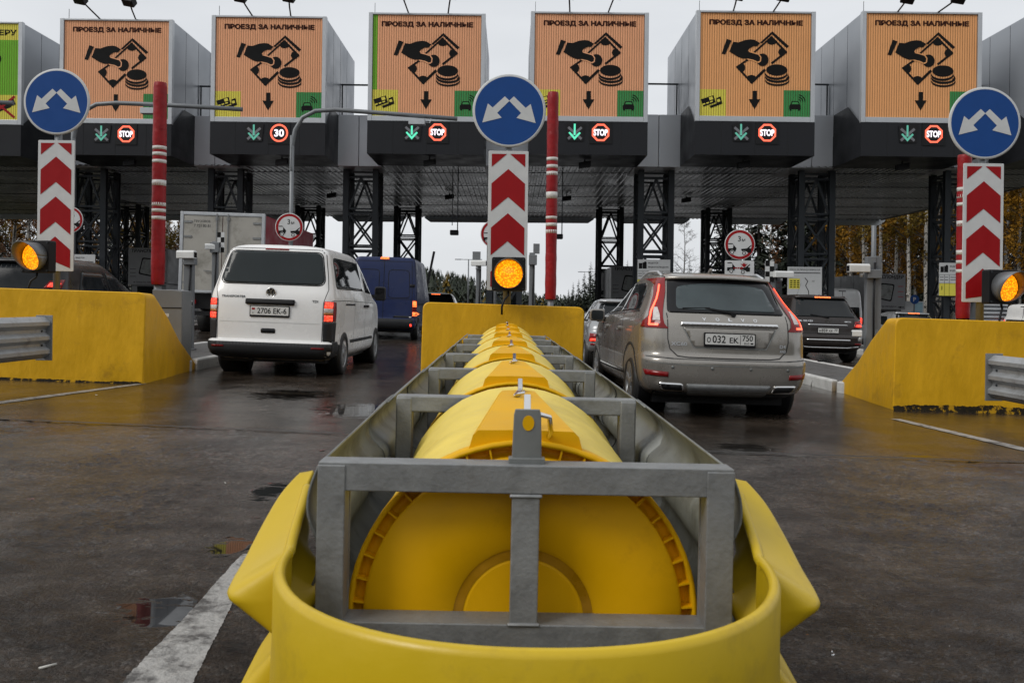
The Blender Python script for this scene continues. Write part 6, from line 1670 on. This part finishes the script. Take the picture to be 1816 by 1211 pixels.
def board(label, x0, x1, y0, y1, d, kind):
    a, b = P(x0, y0, d), P(x1, y1, d)
    r = thing('notice_board', label, 'notice board', ((a.x + b.x) / 2, d, (a.z + b.z) / 2), group='notice boards on the canopy columns')
    w_, h_ = (b.x - a.x) / 2, (a.z - b.z) / 2; T = SF(0, 0, 0)
    mb = MB(); mb.prism([(-w_, -h_), (w_, -h_), (w_, h_), (-w_, h_)], T, -0.03, 0.0); p = mb.build('panel', M['white'], r)
    mb, my = MB(), MB(); rs = random.Random(3)
    if kind == 'rates':
        mb.flat([(-w_ * 0.93, h_ - 0.36), (-w_ * 0.72, h_ - 0.36), (-w_ * 0.72, h_ - 0.14), (-w_ * 0.93, h_ - 0.14)], T, 0.003)
        mb.flat([(-w_ * 0.70, h_ - 0.36), (-w_ * 0.45, h_ - 0.36), (-w_ * 0.45, h_ - 0.12), (-w_ * 0.5, h_ - 0.08), (-w_ * 0.58, h_ - 0.08), (-w_ * 0.62, h_ - 0.12), (-w_ * 0.70, h_ - 0.12)], T, 0.003)
        mb.text('ВЕДЕТСЯ', T, -w_ * 0.35, h_ - 0.14, width=w_ * 0.6, height=0.07, t=0.003, bold=0.02, align=-1)
        mb.text('ВИДЕОНАБЛЮДЕНИЕ', T, -w_ * 0.35, h_ - 0.30, width=w_ * 1.25, height=0.075, t=0.003, bold=0.02, align=-1)
        mb.flat([(-w_, h_ - 0.46), (w_, h_ - 0.46), (w_, h_ - 0.45), (-w_, h_ - 0.45)], T, 0.003)
        for xx in (-w_ * 0.68, -w_ * 0.38, w_ * 0.5): mb.flat([(xx, -h_), (xx + 0.012, -h_), (xx + 0.012, h_ - 0.46), (xx, h_ - 0.46)], T, 0.004)
        zt = h_ - 0.78
        if zt > -h_:
            my.flat([(-w_, -h_), (w_, -h_), (w_, zt), (-w_, zt)], T, 0.002) if h_ > 0.5 else my.flat([(-w_, -h_), (-w_ * 0.38, -h_), (-w_ * 0.38, zt), (-w_, zt)], T, 0.002)
            z = zt; k = 1
            while z - 0.4 > -h_ - 0.1 and k < 5:
                mb.flat([(-w_, z - 0.006), (w_, z - 0.006), (w_, z + 0.006), (-w_, z + 0.006)], T, 0.005)
                mb.text(str(k), T, -w_ * 0.83, max(-h_ + 0.12, z - 0.18), height=0.15, t=0.005, bold=0.02)
                mb.flat([(w_ * 0.58, z - 0.24), (w_ * 0.95, z - 0.24), (w_ * 0.95, z - 0.14), (w_ * 0.58, z - 0.10)], T, 0.005)
                z -= 0.41; k += 1
        for k in range(2):
            for xx, ww in ((-w_ * 0.95, w_ * 0.22), (-w_ * 0.64, w_ * 0.2), (-w_ * 0.3, w_ * 0.7), (w_ * 0.56, w_ * 0.36)):
                zz = h_ - 0.56 - 0.10 * k
                if zz > -h_ + 0.03: mb.flat([(xx, zz), (xx + ww, zz), (xx + ww, zz + 0.022), (xx, zz + 0.022)], T, 0.005)
    else:
        mb.text('ПЛАТА ЗА ПРОЕЗД ВЗИМАЕТСЯ', T, 0, h_ - 0.11, width=w_ * 1.75, height=0.07, t=0.003, bold=0.01)
        mb.flat([(-w_ * 0.8, h_ - 0.25), (w_ * 0.9, h_ - 0.25), (w_ * 0.9, h_ - 0.22), (-w_ * 0.8, h_ - 0.22)], T, 0.003)
        road = [(0.0, h_ - 0.42), (w_ * 0.18, h_ - 0.55), (w_ * 0.05, h_ - 0.72), (w_ * 0.22, h_ - 0.92), (w_ * 0.25, h_ - 1.1), (w_ * 0.1, h_ - 1.26)]
        for k in range(len(road) - 1): mb.flat(stroke(road[k], road[k + 1], 0.03), T, 0.003)
        mb.flat(stroke((-w_ * 0.6, -h_ * 0.55), (w_ * 0.24, -h_ * 0.75), 0.008), T, 0.003); mb.flat(stroke((w_ * 0.2, -h_ * 0.6), (w_ * 0.9, -h_ * 0.35), 0.008), T, 0.003); mb.flat(stroke((-w_ * 0.5, -h_ * 0.5), (-w_ * 0.2, h_ * 0.2), 0.006), T, 0.003)
        mb.text('км', T, w_ * 0.5, h_ - 0.55, height=0.05, t=0.003)
        my.flat([(-w_ * 0.92, h_ - 0.85), (-w_ * 0.28, h_ - 0.85), (-w_ * 0.28, h_ - 0.45), (-w_ * 0.92, h_ - 0.45)], T, 0.002)
        for k in range(4):
            for j in range(3): mb.flat([(-w_ * (0.85 - 0.2 * j), h_ - 0.56 - 0.08 * k), (-w_ * (0.72 - 0.2 * j), h_ - 0.56 - 0.08 * k), (-w_ * (0.72 - 0.2 * j), h_ - 0.52 - 0.08 * k), (-w_ * (0.85 - 0.2 * j), h_ - 0.52 - 0.08 * k)], T, 0.004)
    mb.build('lettering', M['ink'], p)
    if my.f: my.build('yellow_field', M['syellow'], p)
    return r
board('white notice board with a camera picture, above the beige car', 1131, 1188, 460, 520, 35.2, 'rates')
board('white map board with a winding road line, between the beige and the brown car', 1397, 1457, 473, 545, 34.8, 'map')
board('yellow and white price board left of the right chevron board', 1666, 1722, 466, 525, 34.3, 'rates')
board('white notice strip right of the left chevron board', 118, 168, 451, 500, 36.3, 'rates')

# ------------------------------------------------------------------ toll booths with grey banners
def booth(label, x0, x1, y, ln, zt, text, tx0, tx1, ztx, tail=None):
    xm = (x0 + x1) / 2; g = gz(xm) + 0.15
    r = thing('toll_booth', label, 'toll booth', (xm, y, g), group='grey toll booths')
    w_ = (x1 - x0) / 2; h_ = zt - g
    mb = MB(); mb.box(-w_, w_, 0, ln, h_ * 0.48, h_); mb.box(-w_ + 0.1, w_ - 0.1, 0.1, ln, 0, h_ * 0.48); mb.build('wall', M['booth'], r, bevel=0.02)
    mb = MB(); mb.box(-w_ * 0.6, w_ * 0.6, 0.085, 0.1, h_ * 0.2, h_ * 0.44); mb.build('window', M['glass'], r)
    mb = MB()
    for k in range(1, 6): mb.box(-w_ - 0.004, -w_, ln * k / 6 - 0.012, ln * k / 6 + 0.012, h_ * 0.5, h_ - 0.03)
    for k in range(1, 6): mb.box(w_, w_ + 0.004, ln * k / 6 - 0.012, ln * k / 6 + 0.012, h_ * 0.5, h_ - 0.03)
    mb.build('panel_seam', M['black'], r)
    T = SF(0, -0.03, 0); b0, b1 = -w_ - 0.02, w_ + 0.02; zb = h_ * 0.46
    mb = MB(); mb.prism([(b0, zb), (b1, zb), (b1, h_ + 0.03), (b0, h_ + 0.03)], T, -0.028, 0.0); bn = mb.build('banner', M['banner'], r)
    mb = MB(); H2 = h_ - zb
    mb.text('ТРАНСПОНДЕР', T, 0, h_ - 0.12, width=w_ * 1.8, height=0.20, t=0.003, bold=0.03, shear=0.2)
    o = rpoly([(-w_ * 0.5, zb + H2 * 0.30), (w_ * 0.28, zb + H2 * 0.22), (w_ * 0.45, zb + H2 * 0.72), (-w_ * 0.30, zb + H2 * 0.76)], 0.1)
    mb.flat(o, T, 0.003)
    mb.text('В ПУНКТЕ ПРОДАЖ', T, -w_ * 0.1, zb + 0.12, width=w_ * 1.3, height=0.08, t=0.003, bold=0.02, shear=0.2)
    mb.flat([(w_ * 0.6, zb + 0.10), (w_ * 0.8, zb + 0.15), (w_ * 0.8, zb + 0.12), (w_ * 0.97, zb + 0.12), (w_ * 0.97, zb + 0.08), (w_ * 0.8, zb + 0.08), (w_ * 0.8, zb + 0.05)], T, 0.003)
    for k in range(3): mb.flat([(-w_ * 0.93, zb + 0.4 + 0.18 * k), (-w_ * 0.62, zb + 0.4 + 0.18 * k), (-w_ * 0.62, zb + 0.42 + 0.18 * k), (-w_ * 0.93, zb + 0.42 + 0.18 * k)], T, 0.003)
    lt = mb.build('lettering', M['ink'], bn)
    c_ = Vector((sum(p[0] for p in o) / len(o), sum(p[1] for p in o) / len(o)))
    mb = MB(); mb.flat([tuple(c_ + (Vector(p) - c_) * 0.84) for p in o], T, 0.005); mb.flat([tuple(c_ + (Vector(p) - c_) * 0.80) for p in o], T, 0.0055); mb.build('device_picture', M['galvdark'], lt)
    mb = MB()
    for k in range(3): mb.flat([(w_ * 0.62, zb + H2 * (0.35 + 0.15 * k)), (w_ * 0.92, zb + H2 * (0.35 + 0.15 * k)), (w_ * 0.92, zb + H2 * (0.35 + 0.15 * k) + 0.04), (w_ * 0.62, zb + H2 * (0.35 + 0.15 * k) + 0.04)], T, 0.004)
    mb.build('red_note', M['pink'], bn)
    return r
def px2x(px, d): return (px - CX) * d / F
booth('grey toll booth with a transponder banner, left of the notice board above the beige car', px2x(1084, 45), px2x(1150, 45), 45.0, 8.5, P(1100, 473, 45).z, '', 0, 0, 0)
booth('grey toll booth with a transponder banner, mostly hidden behind the beige car', px2x(1318, 43.5), px2x(1385, 43.5), 43.5, 8.5, P(1350, 480, 43.5).z, '', 0, 0, 0)
booth('grey toll booth with a transponder banner, right of the camera post by the right barrier', px2x(1538, 41), px2x(1604, 41), 41.0, 10.0, P(1580, 487, 41).z, '', 0, 0, 0)
booth('dark toll booth with a transponder banner, behind the left red post', px2x(228, 44), px2x(296, 44), 44.0, 8.5, P(250, 441, 44).z, '', 0, 0, 0)
booth('grey toll booth hidden behind the blue van', px2x(640, 46), px2x(706, 46), 46.0, 8.5, P(680, 470, 46).z, '', 0, 0, 0)

# boom arm raised beyond the blue van
a, b = P(757, 500, 36), P(770, 446, 36)
r = thing('boom_barrier', 'raised black boom arm beyond the blue van', 'boom barrier', (a.x - 0.3, 36, gz(a.x)))
mb = MB(); mb.bar((0.15, 0, 1.0), (b.x - r.location.x, 0, b.z - r.location.z), 0.09, 0.06); mb.build('arm', M['black'], r)
mb = MB(); mb.box(-0.2, 0.2, 0, 0.4, 0, 1.1); mb.build('cabinet', M['cabinet'], r, bevel=0.02)
# louvred cabinet and poster by the right barrier
r = thing('louvred_cabinet', 'grey louvred cabinet behind the right flasher', 'cabinet', (px2x(1762, 34), 34, gz(14)))
z0 = r.location.z; zt = P(1760, 528, 34).z - z0
mb = MB(); mb.box(-0.5, 0.5, 0, 0.8, 0, zt); mb.build('housing', M['cabinet'], r)
mb = MB()
k = 0.3
while k < zt - 0.05:
    mb.add([(-0.5, -0.01, k), (0.5, -0.01, k), (0.5, -0.10, k + 0.03), (-0.5, -0.10, k + 0.03), (-0.5, -0.01, k + 0.12), (0.5, -0.01, k + 0.12)], [(0, 1, 2, 3), (3, 2, 5, 4)]); k += 0.15
mb.build('louvre', M['alu'], r)
a, b = P(1597, 534, 43), P(1638, 566, 43)
r = thing('poster_board', 'pale blue and white poster left of the right red post', 'poster', ((a.x + b.x) / 2, 43, b.z))
mb = MB(); mb.box(-(b.x - a.x) / 2, (b.x - a.x) / 2, 0, 0.05, 0, a.z - b.z); p = mb.build('panel', M['white'], r)
mb = MB(); mb.flat([(-0.1, 0.05), (0.5, 0.05), (0.5, a.z - b.z - 0.05), (0.2, a.z - b.z - 0.05)], SF(0, 0, 0), 0.004); mb.build('picture', M['posterblue'], p)
mb = MB(); mb.box(-0.4, -0.35, 0.05, 0.1, gz(14) - b.z, 0.3); mb.box(0.35, 0.4, 0.05, 0.1, gz(14) - b.z, 0.3); mb.build('leg', M['pole'], r)
q = P(1622, 531, 42.5)
r = thing('parking_sign', 'small round blue sign above the pale poster', 'road sign', (q.x, 42.5, q.z))
mb = MB(); mb.revolve([(0.22, 0), (0.0, 0.0)], SF(0, 0, 0), 24, smooth=False); mb.build('disc_face', M['blue'], r)
mb = MB(); mb.text('P', SF(0, 0, 0), 0, 0, height=0.2, t=0.004, bold=0.03); mb.build('lettering', M['white'], r)
mb = MB(); mb.bar((0, 0.03, gz(14) - q.z), (0, 0.03, 0.1), 0.05, 0.05); mb.build('post', M['pole'], r)

# distant street lamps
for px, y0, d, lab in ((831, 461, 130, 'tall thin double street lamp beyond the toll plaza, left of the middle flasher'), (1046, 483, 150, 'thin street lamp beyond the toll plaza, right of the middle red post')):
    q = P(px, y0, d); r = thing('street_lamp', lab, 'street lamp', (q.x, d, gz(q.x)), group='street lamps beyond the plaza'); h_ = q.z - gz(q.x)
    mb = MB(); mb.tube([(0, 0, 0), (0, 0, h_)], [0.14, 0.08], 8); mb.build('pole', M['pole'], r)
    mb = MB(); mb.bar((-1.2, 0, h_ + 0.05), (1.2, 0, h_ + 0.05), 0.12, 0.08); mb.build('arm', M['pole'], r)
    for s in (-1, 1):
        mb = MB(); mb.box(s * 1.5 - 0.45, s * 1.5 + 0.45, -0.15, 0.15, h_ - 0.02, h_ + 0.13); mb.build('lamp_head', M['alu'], r)
q = P(1540, 390, 62); r = thing('pipe_pole', 'grey pole behind the right camera post, under the canopy edge', 'pole', (px2x(1548, 62), 62, gz(14)))
mb = MB(); mb.tube([(0, 0, 0), (0, 0, 9)], 0.17, 10); mb.build('pole', M['pole'], r)

# ------------------------------------------------------------------ trees
def leaves(mb, rs, centre, rad, n, size, squash=1.0):
    for _ in range(n):
        while True:
            v = Vector((rs.uniform(-1, 1), rs.uniform(-1, 1), rs.uniform(-1, 1)))
            if 0.05 < v.length < 1: break
        v *= (0.55 + 0.45 * rs.random())
        p = Vector(centre) + Vector((v.x * rad, v.y * rad, v.z * rad * squash))
        a = Vector((rs.uniform(-1, 1), rs.uniform(-1, 1), rs.uniform(-1, 1))).normalized() * size * rs.uniform(0.5, 1.3)
        b = a.cross(Vector((rs.uniform(-1, 1), rs.uniform(-1, 1), rs.uniform(-1, 1)))).normalized() * size * rs.uniform(0.5, 1.1)
        mb.add([p - a, p + b * 0.6, p + a, p - b * 0.6], [(0, 1, 2, 3)])
def birch(seed, hgt, leafm, nleaf, bare=False, crown0=0.28):
    rs = random.Random(seed)
    r = thing('birch_tree', 't', 'tree')
    tr = MB(); n = 9; pts = []; x = y = 0
    for k in range(n):
        pts.append((x, y, hgt * k / (n - 1))); x += rs.uniform(-0.12, 0.12); y += rs.uniform(-0.12, 0.12)
    tr.tube(pts, [0.17 * (1 - 0.93 * k / (n - 1)) for k in range(n)], 8)
    cr_ = MB(); tw = MB()
    for k in range(34):
        f = crown0 + (1 - crown0) * rs.random() ** 0.8; z = hgt * f
        i = min(n - 2, int(f * (n - 1))); base = Vector(pts[i]).lerp(Vector(pts[i + 1]), f * (n - 1) - i)
        a = rs.uniform(0, 6.28); ln = hgt * 0.20 * (1.15 - f) * rs.uniform(0.6, 1.3) + 0.4
        tip = base + Vector((math.cos(a) * ln, math.sin(a) * ln, ln * rs.uniform(0.3, 0.9)))
        mid = base.lerp(tip, 0.5) + Vector((0, 0, 0.1))
        tw.tube([base, mid, tip], [0.05 * (1.2 - f), 0.03 * (1.2 - f), 0.01], 5, False)
        for j in range(5 if bare else 2):
            q = base.lerp(tip, rs.uniform(0.4, 1)); e = q + Vector((rs.uniform(-1, 1), rs.uniform(-1, 1), rs.uniform(-0.3, 1))) * ln * 0.45
            tw.tube([q, q.lerp(e, 0.5) + Vector((0, 0, -0.05)), e], [0.016, 0.01, 0.005], 4, False)
            if bare:
                for _ in range(4):
                    q2 = q.lerp(e, rs.random()); e2 = q2 + Vector((rs.uniform(-1, 1), rs.uniform(-1, 1), rs.uniform(-0.6, 0.8))) * ln * 0.25
                    tw.tube([q2, e2], [0.010, 0.004], 3, False)
        if nleaf:
            leaves(cr_, rs, tip, 0.55 + 0.25 * rs.random(), nleaf // 45, 0.13, 1.2)
            leaves(cr_, rs, mid, 0.5, nleaf // 90, 0.13, 1.0)
    tr.build('trunk', M['bark'] if not bare else M['greybark'], r)
    tw.build('limbs', M['darkbark'] if not bare else M['greybark'], r)
    if nleaf: cr_.build('crown', leafm, r)
    return r
def conifer(seed, hgt, rad):
    rs = random.Random(seed); r = thing('conifer_tree', 't', 'tree')
    mb = MB(); mb.tube([(0, 0, 0), (0, 0, hgt)], [0.2, 0.03], 7); mb.build('trunk', M['darkbark'], r)
    mb = MB(); layers = 26
    for k in range(layers):
        f = k / layers; z = hgt * (0.14 + 0.85 * f); rr = rad * (1 - f) ** 0.85 + 0.12
        for j in range(11):
            a = rs.uniform(0, 6.28); ln = rr * rs.uniform(0.5, 1.15); d = Vector((math.cos(a), math.sin(a), 0)); s = Vector((-d.y, d.x, 0))
            zz = z + rs.uniform(-0.25, 0.25)
            b = Vector((0, 0, zz)) + d * 0.1
            mb.add([b, b + d * ln * 0.45 + s * ln * 0.20 + Vector((0, 0, -0.10 * ln)), b + d * ln + Vector((0, 0, -0.32 * ln)), b + d * ln * 0.45 - s * ln * 0.20 + Vector((0, 0, -0.14 * ln))], [(0, 1, 2, 3)])
            for _ in range(3):
                q = b + d * ln * rs.uniform(0.3, 0.95) + Vector((0, 0, -0.2 * ln)); v = Vector((rs.uniform(-1, 1), rs.uniform(-1, 1), rs.uniform(-1.2, 0.1))).normalized() * ln * 0.28
                w_ = v.cross(d).normalized() * ln * 0.07
                mb.add([q, q + v * 0.6 + w_, q + v, q + v * 0.6 - w_], [(0, 1, 2, 3)])
    mb.build('crown', M['needle'], r)
    return r
protos = {'g1': birch(1, 17, M['gold'], 5200), 'g2': birch(2, 15, M['gold'], 4600, crown0=0.18), 'o1': birch(3, 16, M['olive'], 4800, crown0=0.15), 'b1': birch(4, 13, None, 0, True, 0.30), 'r1': birch(5, 12, M['rust'], 2600, crown0=0.12), 'c1': conifer(6, 15, 2.6), 'c2': conifer(7, 12, 2.0)}
used = set()
def tree(key, x, y, sc, label, group):
    t = protos[key] if key not in used else copy_tree(protos[key])
    used.add(key)
    t.location = (x, y, gz(x)); rs = random.Random(int(x * 10 + y)); t.rotation_euler = (0, 0, rs.uniform(0, 6.28)); t.scale = (sc, sc, sc * rs.uniform(0.93, 1.08))
    put(t, label, 'tree', group)
rs = random.Random(11)
GR, GL = 'golden birches behind the right lanes', 'autumn trees behind the left lanes'
for i, px in enumerate([1478, 1508, 1532, 1560, 1588, 1612, 1640, 1662, 1690, 1722, 1752, 1780, 1806, 1830]):
    d = rs.uniform(66, 82); key = ('g1', 'g2', 'o1')[i % 3]
    tree(key, px2x(px, d), d, rs.uniform(0.95, 1.2), 'golden birch with a pale trunk, in the stand behind the right lanes', GR)
for i in range(44):
    d = rs.uniform(86, 118); px = 1425 + 10.5 * i
    tree(('g2', 'c1', 'o1', 'r1')[i % 4], px2x(px, d), d, rs.uniform(1.0, 1.35), 'tree deep in the mixed wood behind the right lanes', 'trees deep behind the right lanes')
for px, d, k, sc in ((1283, 95, 'c1', .95), (1302, 84, 'c2', 1.05), (1326, 90, 'c1', .9), (1344, 80, 'c2', 1.15), (1362, 86, 'r1', 1.0), (1378, 92, 'c1', 1.0), (1400, 84, 'c2', 1.2), (1420, 90, 'c1', 1.1), (1445, 82, 'c2', 1.2), (1465, 88, 'c1', 1.0)):
    tree(k, px2x(px, d), d, sc, 'dark evergreen behind the round 3 m sign over the beige car' if k != 'r1' else 'rusty autumn tree right of the round 3 m sign over the beige car', 'dark trees beyond the beige car' if k != 'r1' else None)
for i, px in enumerate([-40, -10, 22, 50, 80, 110, 150, 190, 228, 252, 276, 300, 322, 345]):
    d = rs.uniform(64, 80) if px > 200 else rs.uniform(60, 90); key = ('o1', 'r1', 'g2', 'o1')[i % 4]
    tree(key, px2x(px, d), d, rs.uniform(0.62, 0.72) if px > 200 else rs.uniform(0.8, 1.0), 'yellow and rusty autumn tree behind the left lanes', GL)
for i in range(34):
    d = rs.uniform(92, 122); px = -70 + 13 * i
    tree(('c1', 'r1', 'c2')[i % 3], px2x(px, d), d, rs.uniform(0.7, 0.9), 'tree deep in the wood behind the left lanes', 'trees deep behind the left lanes')
tree('b1', px2x(1214, 84), 84, 0.72, 'bare birch standing against the sky between two columns above the beige car', None)
tree('b1', px2x(1196, 92), 92, 0.46, 'smaller bare birch left of the tall bare birch above the beige car', None)
# spruces right of the red post, rising to the right
for px, top, d in ((1008, 512, 150), (1016, 503, 140), (1026, 492, 130), (1036, 478, 125), (1047, 460, 118), (1058, 452, 112), (1112, 462, 118), (1140, 470, 120), (1165, 462, 125), (1190, 470, 118), (1222, 462, 116), (1240, 472, 118), (1255, 460, 112)):
    x = px2x(px, d); z = P(px, top, d).z - gz(x)
    tree('c1', x, d, z / 15.0, 'dark spruce in the row rising to the right beyond the plaza', 'spruces beyond the plaza')
for k in ('g1', 'g2', 'o1', 'b1', 'r1', 'c1', 'c2'):
    assert k in used
# the far wood: one mass
mb = MB(); rs = random.Random(5)
def ttop(px):
    pts = [(560, 470), (700, 476), (760, 480), (790, 486), (815, 492), (840, 498), (870, 506), (900, 514), (940, 522), (985, 526), (1040, 528), (1100, 528)]
    for (a, b), (c_, d_) in zip(pts, pts[1:]):
        if a <= px <= c_: return b + (d_ - b) * (px - a) / (c_ - a)
    return 520
for k in range(330):
    px = rs.uniform(560, 1095); d = rs.uniform(210, 330)
    x = px2x(px, d); z = P(px, ttop(px) + abs(rs.gauss(0, 7)) - 4, d).z; mb.cur = 1 if rs.random() < 0.13 else 0
    hgt = z - gz(x)
    if hgt < 1.5: continue
    rad = min(3.2, hgt * 0.2)
    for j in range(34):
        f = rs.random() ** 0.7; rr = rad * (1 - f) + 0.25; a = rs.uniform(0, 6.28)
        p = Vector((x + math.cos(a) * rr * 0.5, d + math.sin(a) * rr * 0.5, gz(x) + hgt * f)); dd = Vector((math.cos(a), math.sin(a), -0.5)) * rr * 0.8; s = Vector((-dd.y, dd.x, 0)).normalized() * rr * 0.45
        mb.add([p + Vector((0, 0, hgt * 0.12)), p + dd + s, p + dd * 1.3, p + dd - s], [(0, 1, 2, 3)])
put(mb.build('far_wood', [M['needle'], M['olive']]), 'far dark wood of pointed spruces beyond the plaza, behind the middle flasher', 'wood', None, 'stuff')
mb = MB(); mb.grid([[(-900, 340, -0.5), (900, 340, -0.5)], [(-900, 420, 5), (900, 420, 3)], [(-900, 900, 9), (900, 900, 5)]]); put(mb.build('hills', M['hill']), kind='structure')

# unseen wood added behind the camera to darken reflections on upright surfaces
mb = MB(); rs = random.Random(9)
for k in range(260):
    x = rs.uniform(-130, 130); y = rs.uniform(-75, -45) if abs(x) > 14 else rs.uniform(-170, -120); mb.cur = 1 if rs.random() < 0.25 else 0
    hgt = rs.uniform(11, 19); rad = hgt * 0.2
    for j in range(30):
        f = rs.random() ** 0.7; rr = rad * (1 - f) + 0.5; a = rs.uniform(0, 6.28)
        p = Vector((x + math.cos(a) * rr * 0.5, y + math.sin(a) * rr * 0.5, hgt * f)); dd = Vector((math.cos(a), math.sin(a), -0.5)) * rr; s = Vector((-dd.y, dd.x, 0)).normalized() * rr * 0.6
        mb.add([p + Vector((0, 0, hgt * 0.16)), p + dd + s, p + dd * 1.3, p + dd - s], [(0, 1, 2, 3)])
put(mb.build('unseen_wood', [M['needle'], M['olive']]), 'unseen dark wood behind the camera, added to darken reflections', 'wood', None, 'stuff')

# ------------------------------------------------------------------ litter
def litter(name, label, px, py, mat, sh):
    g = G(px, py); r_ = random.Random(int(px)); mb = MB()
    if sh == 'leaf':
        n = 10; o = []
        for k in range(n):
            t = 2 * math.pi * k / n; q = 0.026 * (1 + 0.45 * math.cos(3 * t) * r_.uniform(0.6, 1)); o.append((q * math.cos(t) * 1.3, q * math.sin(t) * 0.8, 0.006 + 0.006 * r_.random()))
        mb.add(o + [(0, 0, 0.004)], [(k, (k + 1) % n, n) for k in range(n)])
    elif sh == 'butt': mb.tube([(-0.025, 0, 0.006), (0.025, 0.008, 0.006)], 0.0045, 8)
    elif sh == 'ring':
        mb.revolve([(0.010, 0.006), (0.013, 0.009), (0.016, 0.006), (0.013, 0.003), (0.010, 0.006)], Matrix.Translation((0, 0, 0.002)), 20); mb.tube([(0.012, 0, 0.008), (0.02, 0.006, 0.012)], 0.003, 6)
    else:
        mb.add([(-0.018, -0.008, 0.004), (0.012, -0.011, 0.006), (0.021, 0.006, 0.010), (-0.006, 0.012, 0.006)], [(0, 1, 2, 3)])
    put(mb.build(name, mat, loc=g, rot=(0, 0, r_.uniform(0, 3))), label, name.replace('_', ' '))
litter('fallen_leaf', 'red wet leaf on the road left of the cushion frame', 573, 800, M['leaf'], 'leaf')
litter('fallen_leaf', 'rusty wet leaf on the road at the left, below the road joint', 50, 888, M['leaf'], 'leaf')
litter('fallen_leaf', 'dark red leaf near the white line and the yellow nose', 452, 920, M['leaf'], 'leaf')
litter('paper_scrap', 'white scrap on the road left of the white van', 171, 701, M['paper'], 'scrap')
litter('paper_scrap', 'small white scrap near the foot of the left barrier', 232, 668, M['paper'], 'scrap')
litter('paper_scrap', 'white scrap on the road left of the cushion, below the road joint', 402, 858, M['paper'], 'scrap')
litter('paper_scrap', 'white scrap in the middle of the right lane', 1600, 897, M['paper'], 'scrap')
litter('paper_scrap', 'white scrap at the lower right corner', 1800, 1150, M['paper'], 'scrap')
litter('paper_scrap', 'grey scrap left of the ring pull at the lower right', 1693, 1150, M['paper'], 'scrap')
litter('pull_ring', 'metal pull ring on the road right of the yellow nose', 1472, 1163, M['chrome'], 'ring')
litter('cigarette_end', 'orange cigarette end just right of the yellow nose', 1424, 1131, M['lampamber'], 'butt')
litter('cigarette_end', 'pale cigarette end on the road left of the white line', 85, 1185, M['paper'], 'butt')
